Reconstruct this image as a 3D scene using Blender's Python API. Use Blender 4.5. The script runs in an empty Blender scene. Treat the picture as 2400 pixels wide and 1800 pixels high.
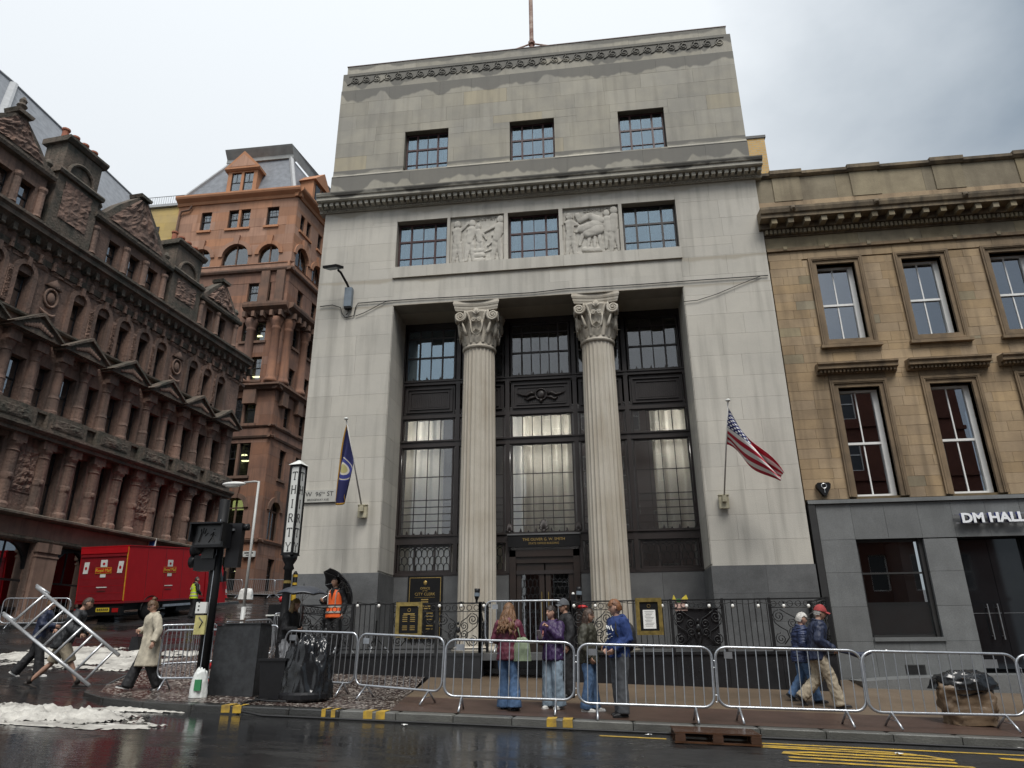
import bpy, bmesh, math, random
from mathutils import Vector, Matrix, noise
R = math.radians
sc = bpy.context.scene
COL = sc.collection
random.seed(7)

# ---------------------------------------------------------------- camera (eye level is z = 0)
FPX, YAW, PITCH, ROLL = 1640.7, R(7.2416), R(20.3807), R(-0.4164)
_f = Vector((-math.sin(YAW)*math.cos(PITCH), math.cos(YAW)*math.cos(PITCH), math.sin(PITCH)))
_r0 = Vector((math.cos(YAW), math.sin(YAW), 0))
_u0 = _r0.cross(_f)
_r = _r0*math.cos(ROLL) + _u0*math.sin(ROLL)
_u = _u0*math.cos(ROLL) - _r0*math.sin(ROLL)
cd = bpy.data.cameras.new('camera')
cam = bpy.data.objects.new('camera', cd)
COL.objects.link(cam)
cam.matrix_world = Matrix(((_r.x, _u.x, -_f.x, 0), (_r.y, _u.y, -_f.y, 0), (_r.z, _u.z, -_f.z, 0), (0, 0, 0, 1)))
cd.sensor_width = 36.0
cd.lens = 36.0*FPX/2400.0
cd.clip_end = 600
cd.clip_start = 0.05
sc.camera = cam

# ---------------------------------------------------------------- sky: an even overcast
SUN_EL, SUN_AZ = R(58), R(158)          # soft sun behind the cloud, behind the camera
w = bpy.data.worlds.new('World')
sc.world = w
w.use_nodes = True
nt = w.node_tree
for n in list(nt.nodes): nt.nodes.remove(n)
def wn(t, **k):
    n = nt.nodes.new(t)
    for a, b in k.items(): setattr(n, a, b)
    return n
wo = wn('ShaderNodeOutputWorld'); bg = wn('ShaderNodeBackground'); nt.links.new(bg.outputs[0], wo.inputs[0])
sky = wn('ShaderNodeTexSky', sky_type='NISHITA'); sky.sun_disc = False
sky.sun_elevation = SUN_EL; sky.sun_rotation = SUN_AZ; sky.dust_density = 3.0
bg2 = wn('ShaderNodeMixRGB'); bg2.blend_type = 'MIX'; bg2.inputs[0].default_value = 0.93
sm = wn('ShaderNodeMixRGB'); sm.blend_type = 'MULTIPLY'; sm.inputs[0].default_value = 1
sm.inputs[2].default_value = (.10, .10, .10, 1)
nt.links.new(sky.outputs[0], sm.inputs[1]); nt.links.new(sm.outputs[0], bg2.inputs[1])
tc = wn('ShaderNodeTexCoord'); mp = wn('ShaderNodeMapping')
mp.inputs['Location'].default_value = (0.35, 0.0, 0.1); mp.inputs['Scale'].default_value = (1, 1, 1.6)
nt.links.new(tc.outputs['Generated'], mp.inputs[0])
n1 = wn('ShaderNodeTexNoise'); n1.inputs['Scale'].default_value = 2.2; n1.inputs['Detail'].default_value = 6; n1.inputs['Roughness'].default_value = .55
nt.links.new(mp.outputs[0], n1.inputs['Vector'])
def wm(op, a_, b_):
    n_ = wn('ShaderNodeMath', operation=op)
    for i_, v_ in enumerate((a_, b_)):
        if isinstance(v_, (int, float)): n_.inputs[i_].default_value = v_
        else: nt.links.new(v_, n_.inputs[i_])
    return n_.outputs[0]
sx_ = wn('ShaderNodeSeparateXYZ'); nt.links.new(tc.outputs['Generated'], sx_.inputs[0])
# thicker grey cloud deck on one side of the sky, thinner white on the other
thick = wm('ADD', wm('MULTIPLY', wm('SUBTRACT', n1.outputs['Fac'], .5), .5), sx_.outputs[0])
thick = wm('SUBTRACT', thick, wm('MULTIPLY', sx_.outputs[2], .12))
rp = wn('ShaderNodeValToRGB')
rp.color_ramp.elements[0].position = .0; rp.color_ramp.elements[0].color = (.415, .435, .45, 1)
rp.color_ramp.elements[1].position = .40; rp.color_ramp.elements[1].color = (.13, .158, .186, 1)
nt.links.new(thick, rp.inputs[0])
# an overcast sky is brighter overhead than at the horizon
el = wm('ADD', wm('MULTIPLY', wm('MAXIMUM', sx_.outputs[2], 0.0), .55), .80)
em_ = wn('ShaderNodeMixRGB'); em_.blend_type = 'MULTIPLY'; em_.inputs[0].default_value = 1
nt.links.new(rp.outputs[0], em_.inputs[1]); nt.links.new(el, em_.inputs[2])
nt.links.new(em_.outputs[0], bg2.inputs[2]); nt.links.new(bg2.outputs[0], bg.inputs[0])
bg.inputs[1].default_value = 1.0

sd = bpy.data.lights.new('sun', 'SUN'); sd.energy = 1.5; sd.angle = R(26); sd.color = (1, .97, .92)
sun = bpy.data.objects.new('sun', sd); COL.objects.link(sun)
sun.rotation_euler = (R(90)-SUN_EL, 0, R(180)-SUN_AZ+R(0))
# sun direction: from azimuth measured clockwise from +Y
sun.rotation_euler = Vector((math.sin(SUN_AZ)*math.cos(SUN_EL), math.cos(SUN_AZ)*math.cos(SUN_EL), math.sin(SUN_EL))).to_track_quat('Z', 'Y').to_euler()

sc.view_settings.view_transform = 'Standard'
sc.view_settings.look = 'None'
sc.view_settings.gamma = 1.0
sc.view_settings.use_curve_mapping = False
sc.view_settings.exposure = 0.97
sc.render.engine = 'CYCLES'
sc.cycles.use_denoising = True
sc.cycles.max_bounces = 8
sc.cycles.transparent_max_bounces = 10
sc.cycles.caustics_reflective = False
sc.cycles.caustics_refractive = False
sc.cycles.sample_clamp_indirect = 6

# ---------------------------------------------------------------- helpers
def ray(px, py): return _f + _r*((px-1200)/FPX) - _u*((py-900)/FPX)
def at(px, py, Y):
    d = ray(px, py); return d*(Y/d.y)
def G(x, y):
    """street level: falls gently to the right, rises up the side street"""
    t = y-15.5
    sp = t if t > 12 else (math.log(1+math.exp(t/1.2))*1.2)
    return -1.26 - .0335*x + .03*(y-11.9) + .085*sp
def PV(x, y): return G(x, y) + .12 + .015*max(0, min(y, 18)-11.9)
def ongr(px, py, gf=None):
    gf = gf or G
    d = ray(px, py); k = 8.0
    for _ in range(60):
        p = d*k; k += 0 if abs(p.z-gf(p.x, p.y)) < 1e-4 else (gf(p.x, p.y)-p.z)/(d.z-.02) * .7
        k = max(3, min(k, 80))
    return d*k

def props(o, label=None, cat=None, group=None, kind=None):
    if label: o['label'] = label
    if cat: o['category'] = cat
    if group: o['group'] = group
    if kind: o['kind'] = kind
    return o
def empty(name, loc=(0, 0, 0), rz=0, label=None, cat=None, group=None, kind=None, parent=None):
    o = bpy.data.objects.new(name, None); COL.objects.link(o)
    o.location = loc; o.rotation_euler = (0, 0, rz); o.empty_display_size = .2
    if parent: o.parent = parent
    return props(o, label, cat, group, kind)
def obj(name, me, parent=None, loc=None, rot=None, scale=None):
    o = bpy.data.objects.new(name, me); COL.objects.link(o)
    if parent: o.parent = parent
    if loc is not None: o.location = loc
    if rot is not None: o.rotation_euler = rot
    if scale is not None: o.scale = scale
    return o
def copy_tree(o, parent=None):
    c = o.copy(); COL.objects.link(c); c.parent = parent
    for ch in o.children: copy_tree(ch, c)
    return c

class MB:
    def __init__(s): s.v = []; s.f = []; s.m = []; s.cm = 0
    def add(s, vs, fs):
        b = len(s.v); s.v += [tuple(v) for v in vs]
        s.f += [tuple(b+i for i in f) for f in fs]; s.m += [s.cm]*len(fs); return s
    def box(s, x0, x1, y0, y1, z0, z1):
        return s.add([(x0, y0, z0), (x1, y0, z0), (x1, y1, z0), (x0, y1, z0), (x0, y0, z1), (x1, y0, z1), (x1, y1, z1), (x0, y1, z1)],
                     [(0, 3, 2, 1), (4, 5, 6, 7), (0, 1, 5, 4), (1, 2, 6, 5), (2, 3, 7, 6), (3, 0, 4, 7)])
    def prism(s, poly, y0, y1):
        """polygon (x,z) anticlockwise seen from -y, extruded from y0 to y1"""
        n = len(poly)
        vs = [(x, y0, z) for x, z in poly] + [(x, y1, z) for x, z in poly]
        fs = [tuple(range(n)), tuple(range(2*n-1, n-1, -1))] + [(i, n+i, n+(i+1) % n, (i+1) % n) for i in range(n)]
        return s.add(vs, fs)
    def profile(s, prof, x0, x1):
        """moulding profile (y,z) extruded along x"""
        n = len(prof)
        vs = [(x0, y, z) for y, z in prof] + [(x1, y, z) for y, z in prof]
        fs = [tuple(range(n)), tuple(range(2*n-1, n-1, -1))] + [(i, n+i, n+(i+1) % n, (i+1) % n) for i in range(n)]
        return s.add(vs, fs)
    def tube(s, pts, r, n=8, closed=False, caps=True, flat=None):
        pts = [Vector(p) for p in pts]; m = len(pts)
        rr = r if isinstance(r, (list, tuple)) else [r]*m
        vs = []; up = None
        for i in range(m):
            a = pts[i-1] if (i > 0 or closed) else pts[i]
            b = pts[(i+1) % m] if (i < m-1 or closed) else pts[i]
            t = (b-a)
            t = t.normalized() if t.length > 1e-9 else Vector((0, 0, 1))
            if up is None: up = Vector((0, 0, 1)) if abs(t.z) < .9 else Vector((1, 0, 0))
            up = (up - t*up.dot(t))
            up = up.normalized() if up.length > 1e-6 else t.orthogonal().normalized()
            sd_ = t.cross(up)
            for k in range(n):
                an = 2*math.pi*k/n
                vs.append(pts[i] + (sd_*math.cos(an) + up*math.sin(an)*(flat or 1))*rr[i])
        fs = []
        for i in range(m if closed else m-1):
            a, b = i*n, ((i+1) % m)*n
            for k in range(n): fs.append((a+k, a+(k+1) % n, b+(k+1) % n, b+k))
        if caps and not closed:
            fs.append(tuple(range(n-1, -1, -1))); fs.append(tuple((m-1)*n+k for k in range(n)))
        return s.add(vs, fs)
    def cyl(s, p0, p1, r0, r1=None, n=12): return s.tube([p0, p1], [r0, r0 if r1 is None else r1], n)
    def lathe(s, prof, n=16, c=(0, 0, 0), rfun=None, ang0=0, angspan=None):
        vs = []
        for r_, z in prof:
            for k in range(n):
                an = ang0 + 2*math.pi*k/n
                q = r_*(rfun(an, z) if rfun else 1)
                vs.append((c[0]+q*math.cos(an), c[1]+q*math.sin(an), c[2]+z))
        fs = []
        for i in range(len(prof)-1):
            for k in range(n): fs.append((i*n+k, i*n+(k+1) % n, (i+1)*n+(k+1) % n, (i+1)*n+k))
        fs.append(tuple(range(n-1, -1, -1))); fs.append(tuple((len(prof)-1)*n+k for k in range(n)))
        return s.add(vs, fs)
    def ell(s, c, r, n=12, m=8, rot=None):
        vs = []
        for i in range(m+1):
            th = math.pi*i/m
            for k in range(n):
                an = 2*math.pi*k/n
                p = Vector((r[0]*math.sin(th)*math.cos(an), r[1]*math.sin(th)*math.sin(an), r[2]*math.cos(th)))
                if rot: p = rot @ p
                vs.append(Vector(c)+p)
        fs = []
        for i in range(m):
            for k in range(n): fs.append((i*n+k, (i+1)*n+k, (i+1)*n+(k+1) % n, i*n+(k+1) % n))
        return s.add(vs, fs)
    def grid(s, fn, nu, nv, keep=None):
        vs = [fn(i/nu, j/nv) for j in range(nv+1) for i in range(nu+1)]
        fs = [(j*(nu+1)+i, j*(nu+1)+i+1, (j+1)*(nu+1)+i+1, (j+1)*(nu+1)+i) for j in range(nv) for i in range(nu) if keep is None or keep((i+.5)/nu, (j+.5)/nv)]
        return s.add(vs, fs)
    def mesh(s, name, mats, smooth=False):
        me = bpy.data.meshes.new(name); me.from_pydata(s.v, [], s.f)
        if not isinstance(mats, (list, tuple)): mats = [mats]
        for m_ in mats: me.materials.append(m_)
        if len(mats) > 1: me.polygons.foreach_set('material_index', s.m)
        if smooth: me.polygons.foreach_set('use_smooth', [True]*len(me.polygons))
        me.update(); return me
    def build(s, name, mats, parent=None, smooth=False, **k): return obj(name, s.mesh(name, mats, smooth), parent, **k)

_UB = {}
def ubox(name, mat, parent, x0, x1, y0, y1, z0, z1, rot=None):
    me = _UB.get(mat.name)
    if me is None:
        me = MB().box(-.5, .5, -.5, .5, -.5, .5).mesh('block_'+mat.name, mat); _UB[mat.name] = me
    return obj(name, me, parent, ((x0+x1)/2, (y0+y1)/2, (z0+z1)/2), rot, (abs(x1-x0), abs(y1-y0), abs(z1-z0)))

def rects_minus(x0, x1, z0, z1, holes):
    hs = [(max(a, x0), min(b, x1), max(c, z0), min(d, z1)) for a, b, c, d in holes]
    hs = [h for h in hs if h[1]-h[0] > 1e-4 and h[3]-h[2] > 1e-4]
    if not hs: return [(x0, x1, z0, z1)]
    zs = sorted(set([z0, z1]+[h[2] for h in hs]+[h[3] for h in hs])); out = []
    for a, b in zip(zs, zs[1:]):
        mz = (a+b)/2; cuts = sorted((h[0], h[1]) for h in hs if h[2] < mz < h[3]); x = x0; row = []
        for c, d in cuts:
            if c > x+1e-4: row.append((x, c))
            x = max(x, d)
        if x < x1-1e-4: row.append((x, x1))
        out.append((a, b, row))
    merged = []
    for a, b, row in out:
        for r_ in row:
            for m_ in merged:
                if abs(m_[3]-a) < 1e-6 and abs(m_[0]-r_[0]) < 1e-6 and abs(m_[1]-r_[1]) < 1e-6: m_[3] = b; break
            else: merged.append([r_[0], r_[1], a, b])
    return [tuple(m_) for m_ in merged]

def wall(name, mat, parent, x0, x1, z0, z1, holes, y0, y1):
    mb = MB()
    for a, b, c, d in rects_minus(x0, x1, z0, z1, holes): mb.box(a, b, y0, y1, c, d)
    return mb.build(name, mat, parent)
def ashlar(parent, mat, x0, x1, z0, z1, holes, yf, ch, bl, seed, gap=.006, depth=.05, name='stone_block', vary=.35, proud=.003, mats=None):
    """courses of single blocks over a backing wall, clipped to the openings"""
    rnd = random.Random(seed); n = max(1, round((z1-z0)/ch)); h = (z1-z0)/n; cnt = 0
    for j in range(n):
        za, zb = z0+j*h, z0+(j+1)*h
        x = x0 - (rnd.random()*.6+.1)*bl*(j % 2)
        while x < x1-.02:
            l = bl*(1+vary*(rnd.random()*2-1)); xb = x+l
            if x1-xb < bl*.35: xb = x1
            a = max(x, x0)
            if xb-a > .05:
                for q in rects_minus(a, min(xb, x1), za, zb, holes):
                    if q[1]-q[0] < .05 or q[3]-q[2] < .04: continue
                    m_ = mat if not mats or rnd.random() > .09 else rnd.choice(mats)
                    ubox(name, m_, parent, q[0]+gap/2, q[1]-gap/2, yf-rnd.random()*proud, yf+depth, q[2]+gap/2, q[3]-gap/2); cnt += 1
            x = xb
    return cnt
def arc(cx, cz, r, a0, a1, n): return [(cx+r*math.cos(a0+(a1-a0)*i/n), cz+r*math.sin(a0+(a1-a0)*i/n)) for i in range(n+1)]

def text_mesh(name, s, size, mat, parent, loc, rot, extrude=.004, align='CENTER', sx=1, spacing=1, bold=0):
    cu = bpy.data.curves.new(name, 'FONT'); cu.body = s; cu.size = size; cu.align_x = align; cu.align_y = 'CENTER'; cu.extrude = extrude
    cu.space_character = spacing; cu.offset = bold; cu.resolution_u = 3
    t = bpy.data.objects.new(name, cu); COL.objects.link(t)
    dg = bpy.context.evaluated_depsgraph_get(); me = bpy.data.meshes.new_from_object(t.evaluated_get(dg))
    bpy.data.objects.remove(t); bpy.data.curves.remove(cu); me.name = name
    me.materials.clear(); me.materials.append(mat)
    return obj(name, me, parent, loc, rot, (sx, 1, 1))
FRONT = (R(90), 0, 0)

# ---------------------------------------------------------------- materials
def mat_new(name):
    m_ = bpy.data.materials.new(name); m_.use_nodes = True
    t = m_.node_tree; return m_, t, t.nodes['Principled BSDF']
def N(t, typ, **k):
    n = t.nodes.new(typ)
    for a, b in k.items():
        if a in n.inputs.keys() if hasattr(n.inputs, 'keys') else False: n.inputs[a].default_value = b
        else: setattr(n, a, b)
    return n
def rgb(c): return (c[0], c[1], c[2], 1)
def pm(name, col, rough=.85, var=.25, scale=1.2, col2=None, bump=.0, bscale=30, metal=0, rand=0, streak=0, streak_col=(.05, .045, .04), spec=.5, rvar=0, fine=.0, bdist=.02):
    """plain procedural surface: two noise scales, per-object tint, vertical water streaks, bump"""
    m_, t, p = mat_new(name); L = t.links.new
    geo = N(t, 'ShaderNodeNewGeometry')
    n1 = N(t, 'ShaderNodeTexNoise'); n1.inputs['Scale'].default_value = scale; n1.inputs['Detail'].default_value = 6; n1.inputs['Roughness'].default_value = .62
    L(geo.outputs['Position'], n1.inputs['Vector'])
    c2 = col2 or tuple(c*(1-var) for c in col)
    mx = N(t, 'ShaderNodeMixRGB'); mx.inputs[1].default_value = rgb(col); mx.inputs[2].default_value = rgb(c2)
    rr = N(t, 'ShaderNodeValToRGB'); rr.color_ramp.elements[0].position = .35; rr.color_ramp.elements[1].position = .65
    L(n1.outputs['Fac'], rr.inputs[0]); L(rr.outputs[0], mx.inputs[0]); out = mx.outputs[0]
    if fine:
        n3 = N(t, 'ShaderNodeTexNoise'); n3.inputs['Scale'].default_value = 45; n3.inputs['Detail'].default_value = 4
        L(geo.outputs['Position'], n3.inputs['Vector'])
        h3 = N(t, 'ShaderNodeHueSaturation'); a3 = N(t, 'ShaderNodeMath', operation='MULTIPLY_ADD'); a3.inputs[1].default_value = fine*2; a3.inputs[2].default_value = 1-fine
        L(n3.outputs['Fac'], a3.inputs[0]); L(a3.outputs[0], h3.inputs['Value']); L(out, h3.inputs['Color']); out = h3.outputs[0]
    if rand:
        oi = N(t, 'ShaderNodeObjectInfo'); a = N(t, 'ShaderNodeMath', operation='MULTIPLY_ADD'); a.inputs[1].default_value = 2*rand; a.inputs[2].default_value = 1-rand
        L(oi.outputs['Random'], a.inputs[0]); hs = N(t, 'ShaderNodeHueSaturation'); L(a.outputs[0], hs.inputs['Value']); L(out, hs.inputs['Color'])
        a2 = N(t, 'ShaderNodeMath', operation='MULTIPLY'); a2.inputs[1].default_value = 7.31; L(oi.outputs['Random'], a2.inputs[0])
        fr = N(t, 'ShaderNodeMath', operation='FRACT'); L(a2.outputs[0], fr.inputs[0])
        a3 = N(t, 'ShaderNodeMath', operation='MULTIPLY_ADD'); a3.inputs[1].default_value = 1.5*rand; a3.inputs[2].default_value = 1-.75*rand
        L(fr.outputs[0], a3.inputs[0]); L(a3.outputs[0], hs.inputs['Saturation']); out = hs.outputs[0]
    if streak:
        mpn = N(t, 'ShaderNodeMapping'); mpn.inputs['Scale'].default_value = (2.2, 2.2, .16); L(geo.outputs['Position'], mpn.inputs[0])
        ns = N(t, 'ShaderNodeTexNoise'); ns.inputs['Scale'].default_value = 2.0; ns.inputs['Detail'].default_value = 5; L(mpn.outputs[0], ns.inputs['Vector'])
        rs = N(t, 'ShaderNodeValToRGB'); rs.color_ramp.elements[0].position = .48; rs.color_ramp.elements[1].position = .72
        rs.color_ramp.elements[1].color = (streak, streak, streak, 1); L(ns.outputs['Fac'], rs.inputs[0])
        ms = N(t, 'ShaderNodeMixRGB'); ms.inputs[2].default_value = rgb(streak_col); L(rs.outputs[0], ms.inputs[0]); L(out, ms.inputs[1]); out = ms.outputs[0]
    L(out, p.inputs['Base Color'])
    p.inputs['Roughness'].default_value = rough; p.inputs['Metallic'].default_value = metal
    p.inputs['Specular IOR Level'].default_value = spec
    if rvar:
        ra = N(t, 'ShaderNodeMath', operation='MULTIPLY_ADD'); ra.inputs[1].default_value = rvar; ra.inputs[2].default_value = rough-rvar/2
        L(n1.outputs['Fac'], ra.inputs[0]); L(ra.outputs[0], p.inputs['Roughness'])
    if bump:
        nb = N(t, 'ShaderNodeTexNoise'); nb.inputs['Scale'].default_value = bscale; nb.inputs['Detail'].default_value = 5; L(geo.outputs['Position'], nb.inputs['Vector'])
        bp = N(t, 'ShaderNodeBump'); bp.inputs['Strength'].default_value = bump; bp.inputs['Distance'].default_value = bdist
        L(nb.outputs['Fac'], bp.inputs['Height']); L(bp.outputs[0], p.inputs['Normal'])
    return m_
def glass(name, refl=.25, tint=(.75, .8, .82), rough=.01, wave=.0, gcol=(.95, .97, 1)):
    m_ = bpy.data.materials.new(name); m_.use_nodes = True; t = m_.node_tree; L = t.links.new
    for n in list(t.nodes): t.nodes.remove(n)
    o = N(t, 'ShaderNodeOutputMaterial'); mx = N(t, 'ShaderNodeMixShader'); tr = N(t, 'ShaderNodeBsdfTransparent'); gl = N(t, 'ShaderNodeBsdfGlossy')
    tr.inputs[0].default_value = rgb(tint); gl.inputs['Roughness'].default_value = rough; gl.inputs['Color'].default_value = rgb(gcol)
    lw = N(t, 'ShaderNodeLayerWeight'); lw.inputs['Blend'].default_value = .28
    ad = N(t, 'ShaderNodeMath', operation='MULTIPLY_ADD'); ad.inputs[1].default_value = 1-refl; ad.inputs[2].default_value = refl; ad.use_clamp = True
    L(lw.outputs['Fresnel'], ad.inputs[0]); L(ad.outputs[0], mx.inputs[0]); L(tr.outputs[0], mx.inputs[1]); L(gl.outputs[0], mx.inputs[2]); L(mx.outputs[0], o.inputs[0])
    if wave:
        geo = N(t, 'ShaderNodeNewGeometry'); nb = N(t, 'ShaderNodeTexNoise'); nb.inputs['Scale'].default_value = .9; nb.inputs['Detail'].default_value = 0
        L(geo.outputs['Position'], nb.inputs['Vector']); bp = N(t, 'ShaderNodeBump'); bp.inputs['Strength'].default_value = wave; bp.inputs['Distance'].default_value = .02
        L(nb.outputs['Fac'], bp.inputs['Height']); L(bp.outputs[0], gl.inputs['Normal'])
    return m_
def emis(name, col, st):
    m_, t, p = mat_new(name); p.inputs['Base Color'].default_value = rgb(col); p.inputs['Emission Color'].default_value = rgb(col); p.inputs['Emission Strength'].default_value = st; return m_
# ================================================================ GROUND
def asphalt_mat():
    m_, t, p = mat_new('wet_asphalt'); L = t.links.new
    geo = N(t, 'ShaderNodeNewGeometry'); P = geo.outputs['Position']
    def noi(s, d=4, rgh=.55, sc_=None):
        n = N(t, 'ShaderNodeTexNoise'); n.inputs['Scale'].default_value = s; n.inputs['Detail'].default_value = d; n.inputs['Roughness'].default_value = rgh
        if sc_:
            mp_ = N(t, 'ShaderNodeMapping'); mp_.inputs['Scale'].default_value = sc_; L(P, mp_.inputs[0]); L(mp_.outputs[0], n.inputs['Vector'])
        else: L(P, n.inputs['Vector'])
        return n.outputs['Fac']
    big = noi(.55, 4, .55, (.7, 1.3, 1)); mid = noi(2.4, 5, .6, (.6, 1.6, 1)); fine = noi(70, 3)
    sep = N(t, 'ShaderNodeSeparateXYZ'); L(P, sep.inputs[0])
    # wetter towards the gutter corner, drained and rougher further along the road
    xr = N(t, 'ShaderNodeMapRange'); xr.inputs[1].default_value = -3.0; xr.inputs[2].default_value = 3.2; xr.inputs[3].default_value = 0; xr.inputs[4].default_value = .30; L(sep.outputs[0], xr.inputs[0])
    yr = N(t, 'ShaderNodeMapRange'); yr.inputs[1].default_value = 12.0; yr.inputs[2].default_value = 15.0; yr.inputs[3].default_value = 0; yr.inputs[4].default_value = .16; L(sep.outputs[1], yr.inputs[0])
    a = N(t, 'ShaderNodeMath', operation='MULTIPLY_ADD'); a.inputs[1].default_value = .55; L(mid, a.inputs[0]); L(big, a.inputs[2])
    b = N(t, 'ShaderNodeMath', operation='ADD'); L(a.outputs[0], b.inputs[0]); L(xr.outputs[0], b.inputs[1])
    b2 = N(t, 'ShaderNodeMath', operation='ADD'); L(b.outputs[0], b2.inputs[0]); L(yr.outputs[0], b2.inputs[1])
    dry = N(t, 'ShaderNodeMapRange'); dry.inputs[1].default_value = .74; dry.inputs[2].default_value = 1.12; L(b2.outputs[0], dry.inputs[0])
    rp_ = N(t, 'ShaderNodeMapRange'); rp_.inputs[3].default_value = .02; rp_.inputs[4].default_value = .5; L(dry.outputs[0], rp_.inputs[0]); L(rp_.outputs[0], p.inputs['Roughness'])
    cr = N(t, 'ShaderNodeValToRGB'); cr.color_ramp.elements[0].color = (.006, .006, .0065, 1); cr.color_ramp.elements[1].color = (.042, .042, .043, 1)
    cr.color_ramp.elements[0].position = .3; cr.color_ramp.elements[1].position = .75
    L(fine, cr.inputs[0])
    c2 = N(t, 'ShaderNodeMixRGB'); c2.blend_type = 'MULTIPLY'; c2.inputs[0].default_value = .5; L(cr.outputs[0], c2.inputs[1]); L(mid, c2.inputs[2]); L(c2.outputs[0], p.inputs['Base Color'])
    bs = N(t, 'ShaderNodeMath', operation='MULTIPLY_ADD'); bs.inputs[1].default_value = .55; bs.inputs[2].default_value = .015; L(dry.outputs[0], bs.inputs[0])
    bp = N(t, 'ShaderNodeBump'); bp.inputs['Distance'].default_value = .006; L(bs.outputs[0], bp.inputs['Strength']); L(fine, bp.inputs['Height'])
    rip = noi(9, 3, .5, (1, 2.2, 1)); b3 = N(t, 'ShaderNodeBump'); b3.inputs['Strength'].default_value = .16; b3.inputs['Distance'].default_value = .02
    L(rip, b3.inputs['Height']); L(bp.outputs[0], b3.inputs['Normal']); L(b3.outputs[0], p.inputs['Normal'])
    p.inputs['Specular IOR Level'].default_value = .6
    return m_
def aggregate_mat():
    m_, t, p = mat_new('exposed_aggregate'); L = t.links.new
    geo = N(t, 'ShaderNodeNewGeometry'); P = geo.outputs['Position']
    v = N(t, 'ShaderNodeTexVoronoi'); v.inputs['Scale'].default_value = 30; L(P, v.inputs['Vector'])
    r1 = N(t, 'ShaderNodeSeparateColor'); L(v.outputs['Color'], r1.inputs[0])
    cr = N(t, 'ShaderNodeValToRGB'); e = cr.color_ramp.elements; e[0].position = .0; e[0].color = (.016, .011, .010, 1); e[1].position = .60; e[1].color = (.045, .026, .022, 1)
    x = e.new(.74); x.color = (.10, .07, .055, 1); x = e.new(.86); x.color = (.42, .38, .34, 1)
    L(r1.outputs[0], cr.inputs[0])
    n = N(t, 'ShaderNodeTexNoise'); n.inputs['Scale'].default_value = 1.1; n.inputs['Detail'].default_value = 4; L(P, n.inputs['Vector'])
    mr = N(t, 'ShaderNodeMapRange'); mr.inputs[1].default_value = .35; mr.inputs[2].default_value = .65; mr.inputs[3].default_value = .06; mr.inputs[4].default_value = .42; L(n.outputs['Fac'], mr.inputs[0]); L(mr.outputs[0], p.inputs['Roughness'])
    L(cr.outputs[0], p.inputs['Base Color'])
    bp = N(t, 'ShaderNodeBump'); bp.inputs['Strength'].default_value = .5; bp.inputs['Distance'].default_value = .008; L(v.outputs['Distance'], bp.inputs['Height']); L(bp.outputs[0], p.inputs['Normal'])
    return m_
M_road = asphalt_mat(); M_agg = aggregate_mat()
M_brown = pm('wet_red_brown_paving', (.085, .052, .040), .42, .35, .9, bump=.35, bscale=60, rvar=.35, fine=.3)
M_tan = pm('wet_tan_paving', (.17, .125, .085), .40, .4, .7, bump=.3, bscale=50, rvar=.35, fine=.25)
M_kerb = pm('kerb_granite', (.12, .12, .11), .42, .4, 1.5, bump=.4, bscale=40, rand=.18, rvar=.3, fine=.25)
M_kerbd = pm('kerb_wet_dark', (.05, .05, .048), .25, .4, 1.5, bump=.4, bscale=40, rand=.2, rvar=.2, fine=.25)
M_yel = pm('yellow_road_paint', (.60, .38, .035), .55, .6, 6, col2=(.25, .17, .05), bump=.2, rvar=.3)
M_foam = pm('white_foam', (.60, .58, .53), .7, .4, 2.2, col2=(.30, .285, .26), bump=.9, bscale=34, fine=.2)

def sheet(name, mat, fn, nu, nv, kind='structure', smooth=True):
    o = MB().grid(fn, nu, nv).build(name, mat, None, smooth); props(o, kind=kind); return o
# road as one sheet out to the horizon, finer near the camera
xs = [-300, -150, -90, -60, -45]+[-40+2*i for i in range(41)]+[45, 60, 90, 150, 300]
ys = [-120, -60, -30, -15]+[-10+1.5*i for i in range(50)]+[68, 75, 90, 120, 200, 300]
def Gf(x, y): return G(max(-60, min(60, x)), min(y, 75))
mb = MB(); nx = len(xs)
mb.v = [(x, y, Gf(x, y)) for y in ys for x in xs]
mb.f = [(j*nx+i, j*nx+i+1, (j+1)*nx+i+1, (j+1)*nx+i) for j in range(len(ys)-1) for i in range(nx-1)]; mb.m = [0]*len(mb.f)
props(mb.build('road', M_road, None, True), kind='structure')

TH = R(5.5); TD = Vector((math.sin(TH), math.cos(TH), 0)); TN = Vector((math.cos(TH), -math.sin(TH), 0)); RO = Vector((-23.3, 30, 0))
def loft(name, mat, A, B, hfun, nv=8, cross=3):
    """strip between the plan polylines A (kerb) and B (wall)"""
    n = len(A)-1
    def fn(u, v):
        i = min(int(u*n+1e-9), n-1); f_ = u*n-i
        a = Vector(A[i]).lerp(Vector(A[i+1]), f_); b = Vector(B[i]).lerp(Vector(B[i+1]), f_); p_ = a.lerp(b, v)
        return (p_.x, p_.y, hfun(p_.x, p_.y))
    return sheet(name, mat, fn, n*cross, nv)
def drop(x, y):
    """dropped crossing at the corner"""
    d = max(0, 1-max(0, abs(y-13.6)-1.2)/.9) if x < -7.0 else 0
    d *= max(0, min(1, (-6.9-x)/.8))
    return PV(x, y) - .1*d*max(0, min(1, 1-(x+11.0)/4.5))
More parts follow.
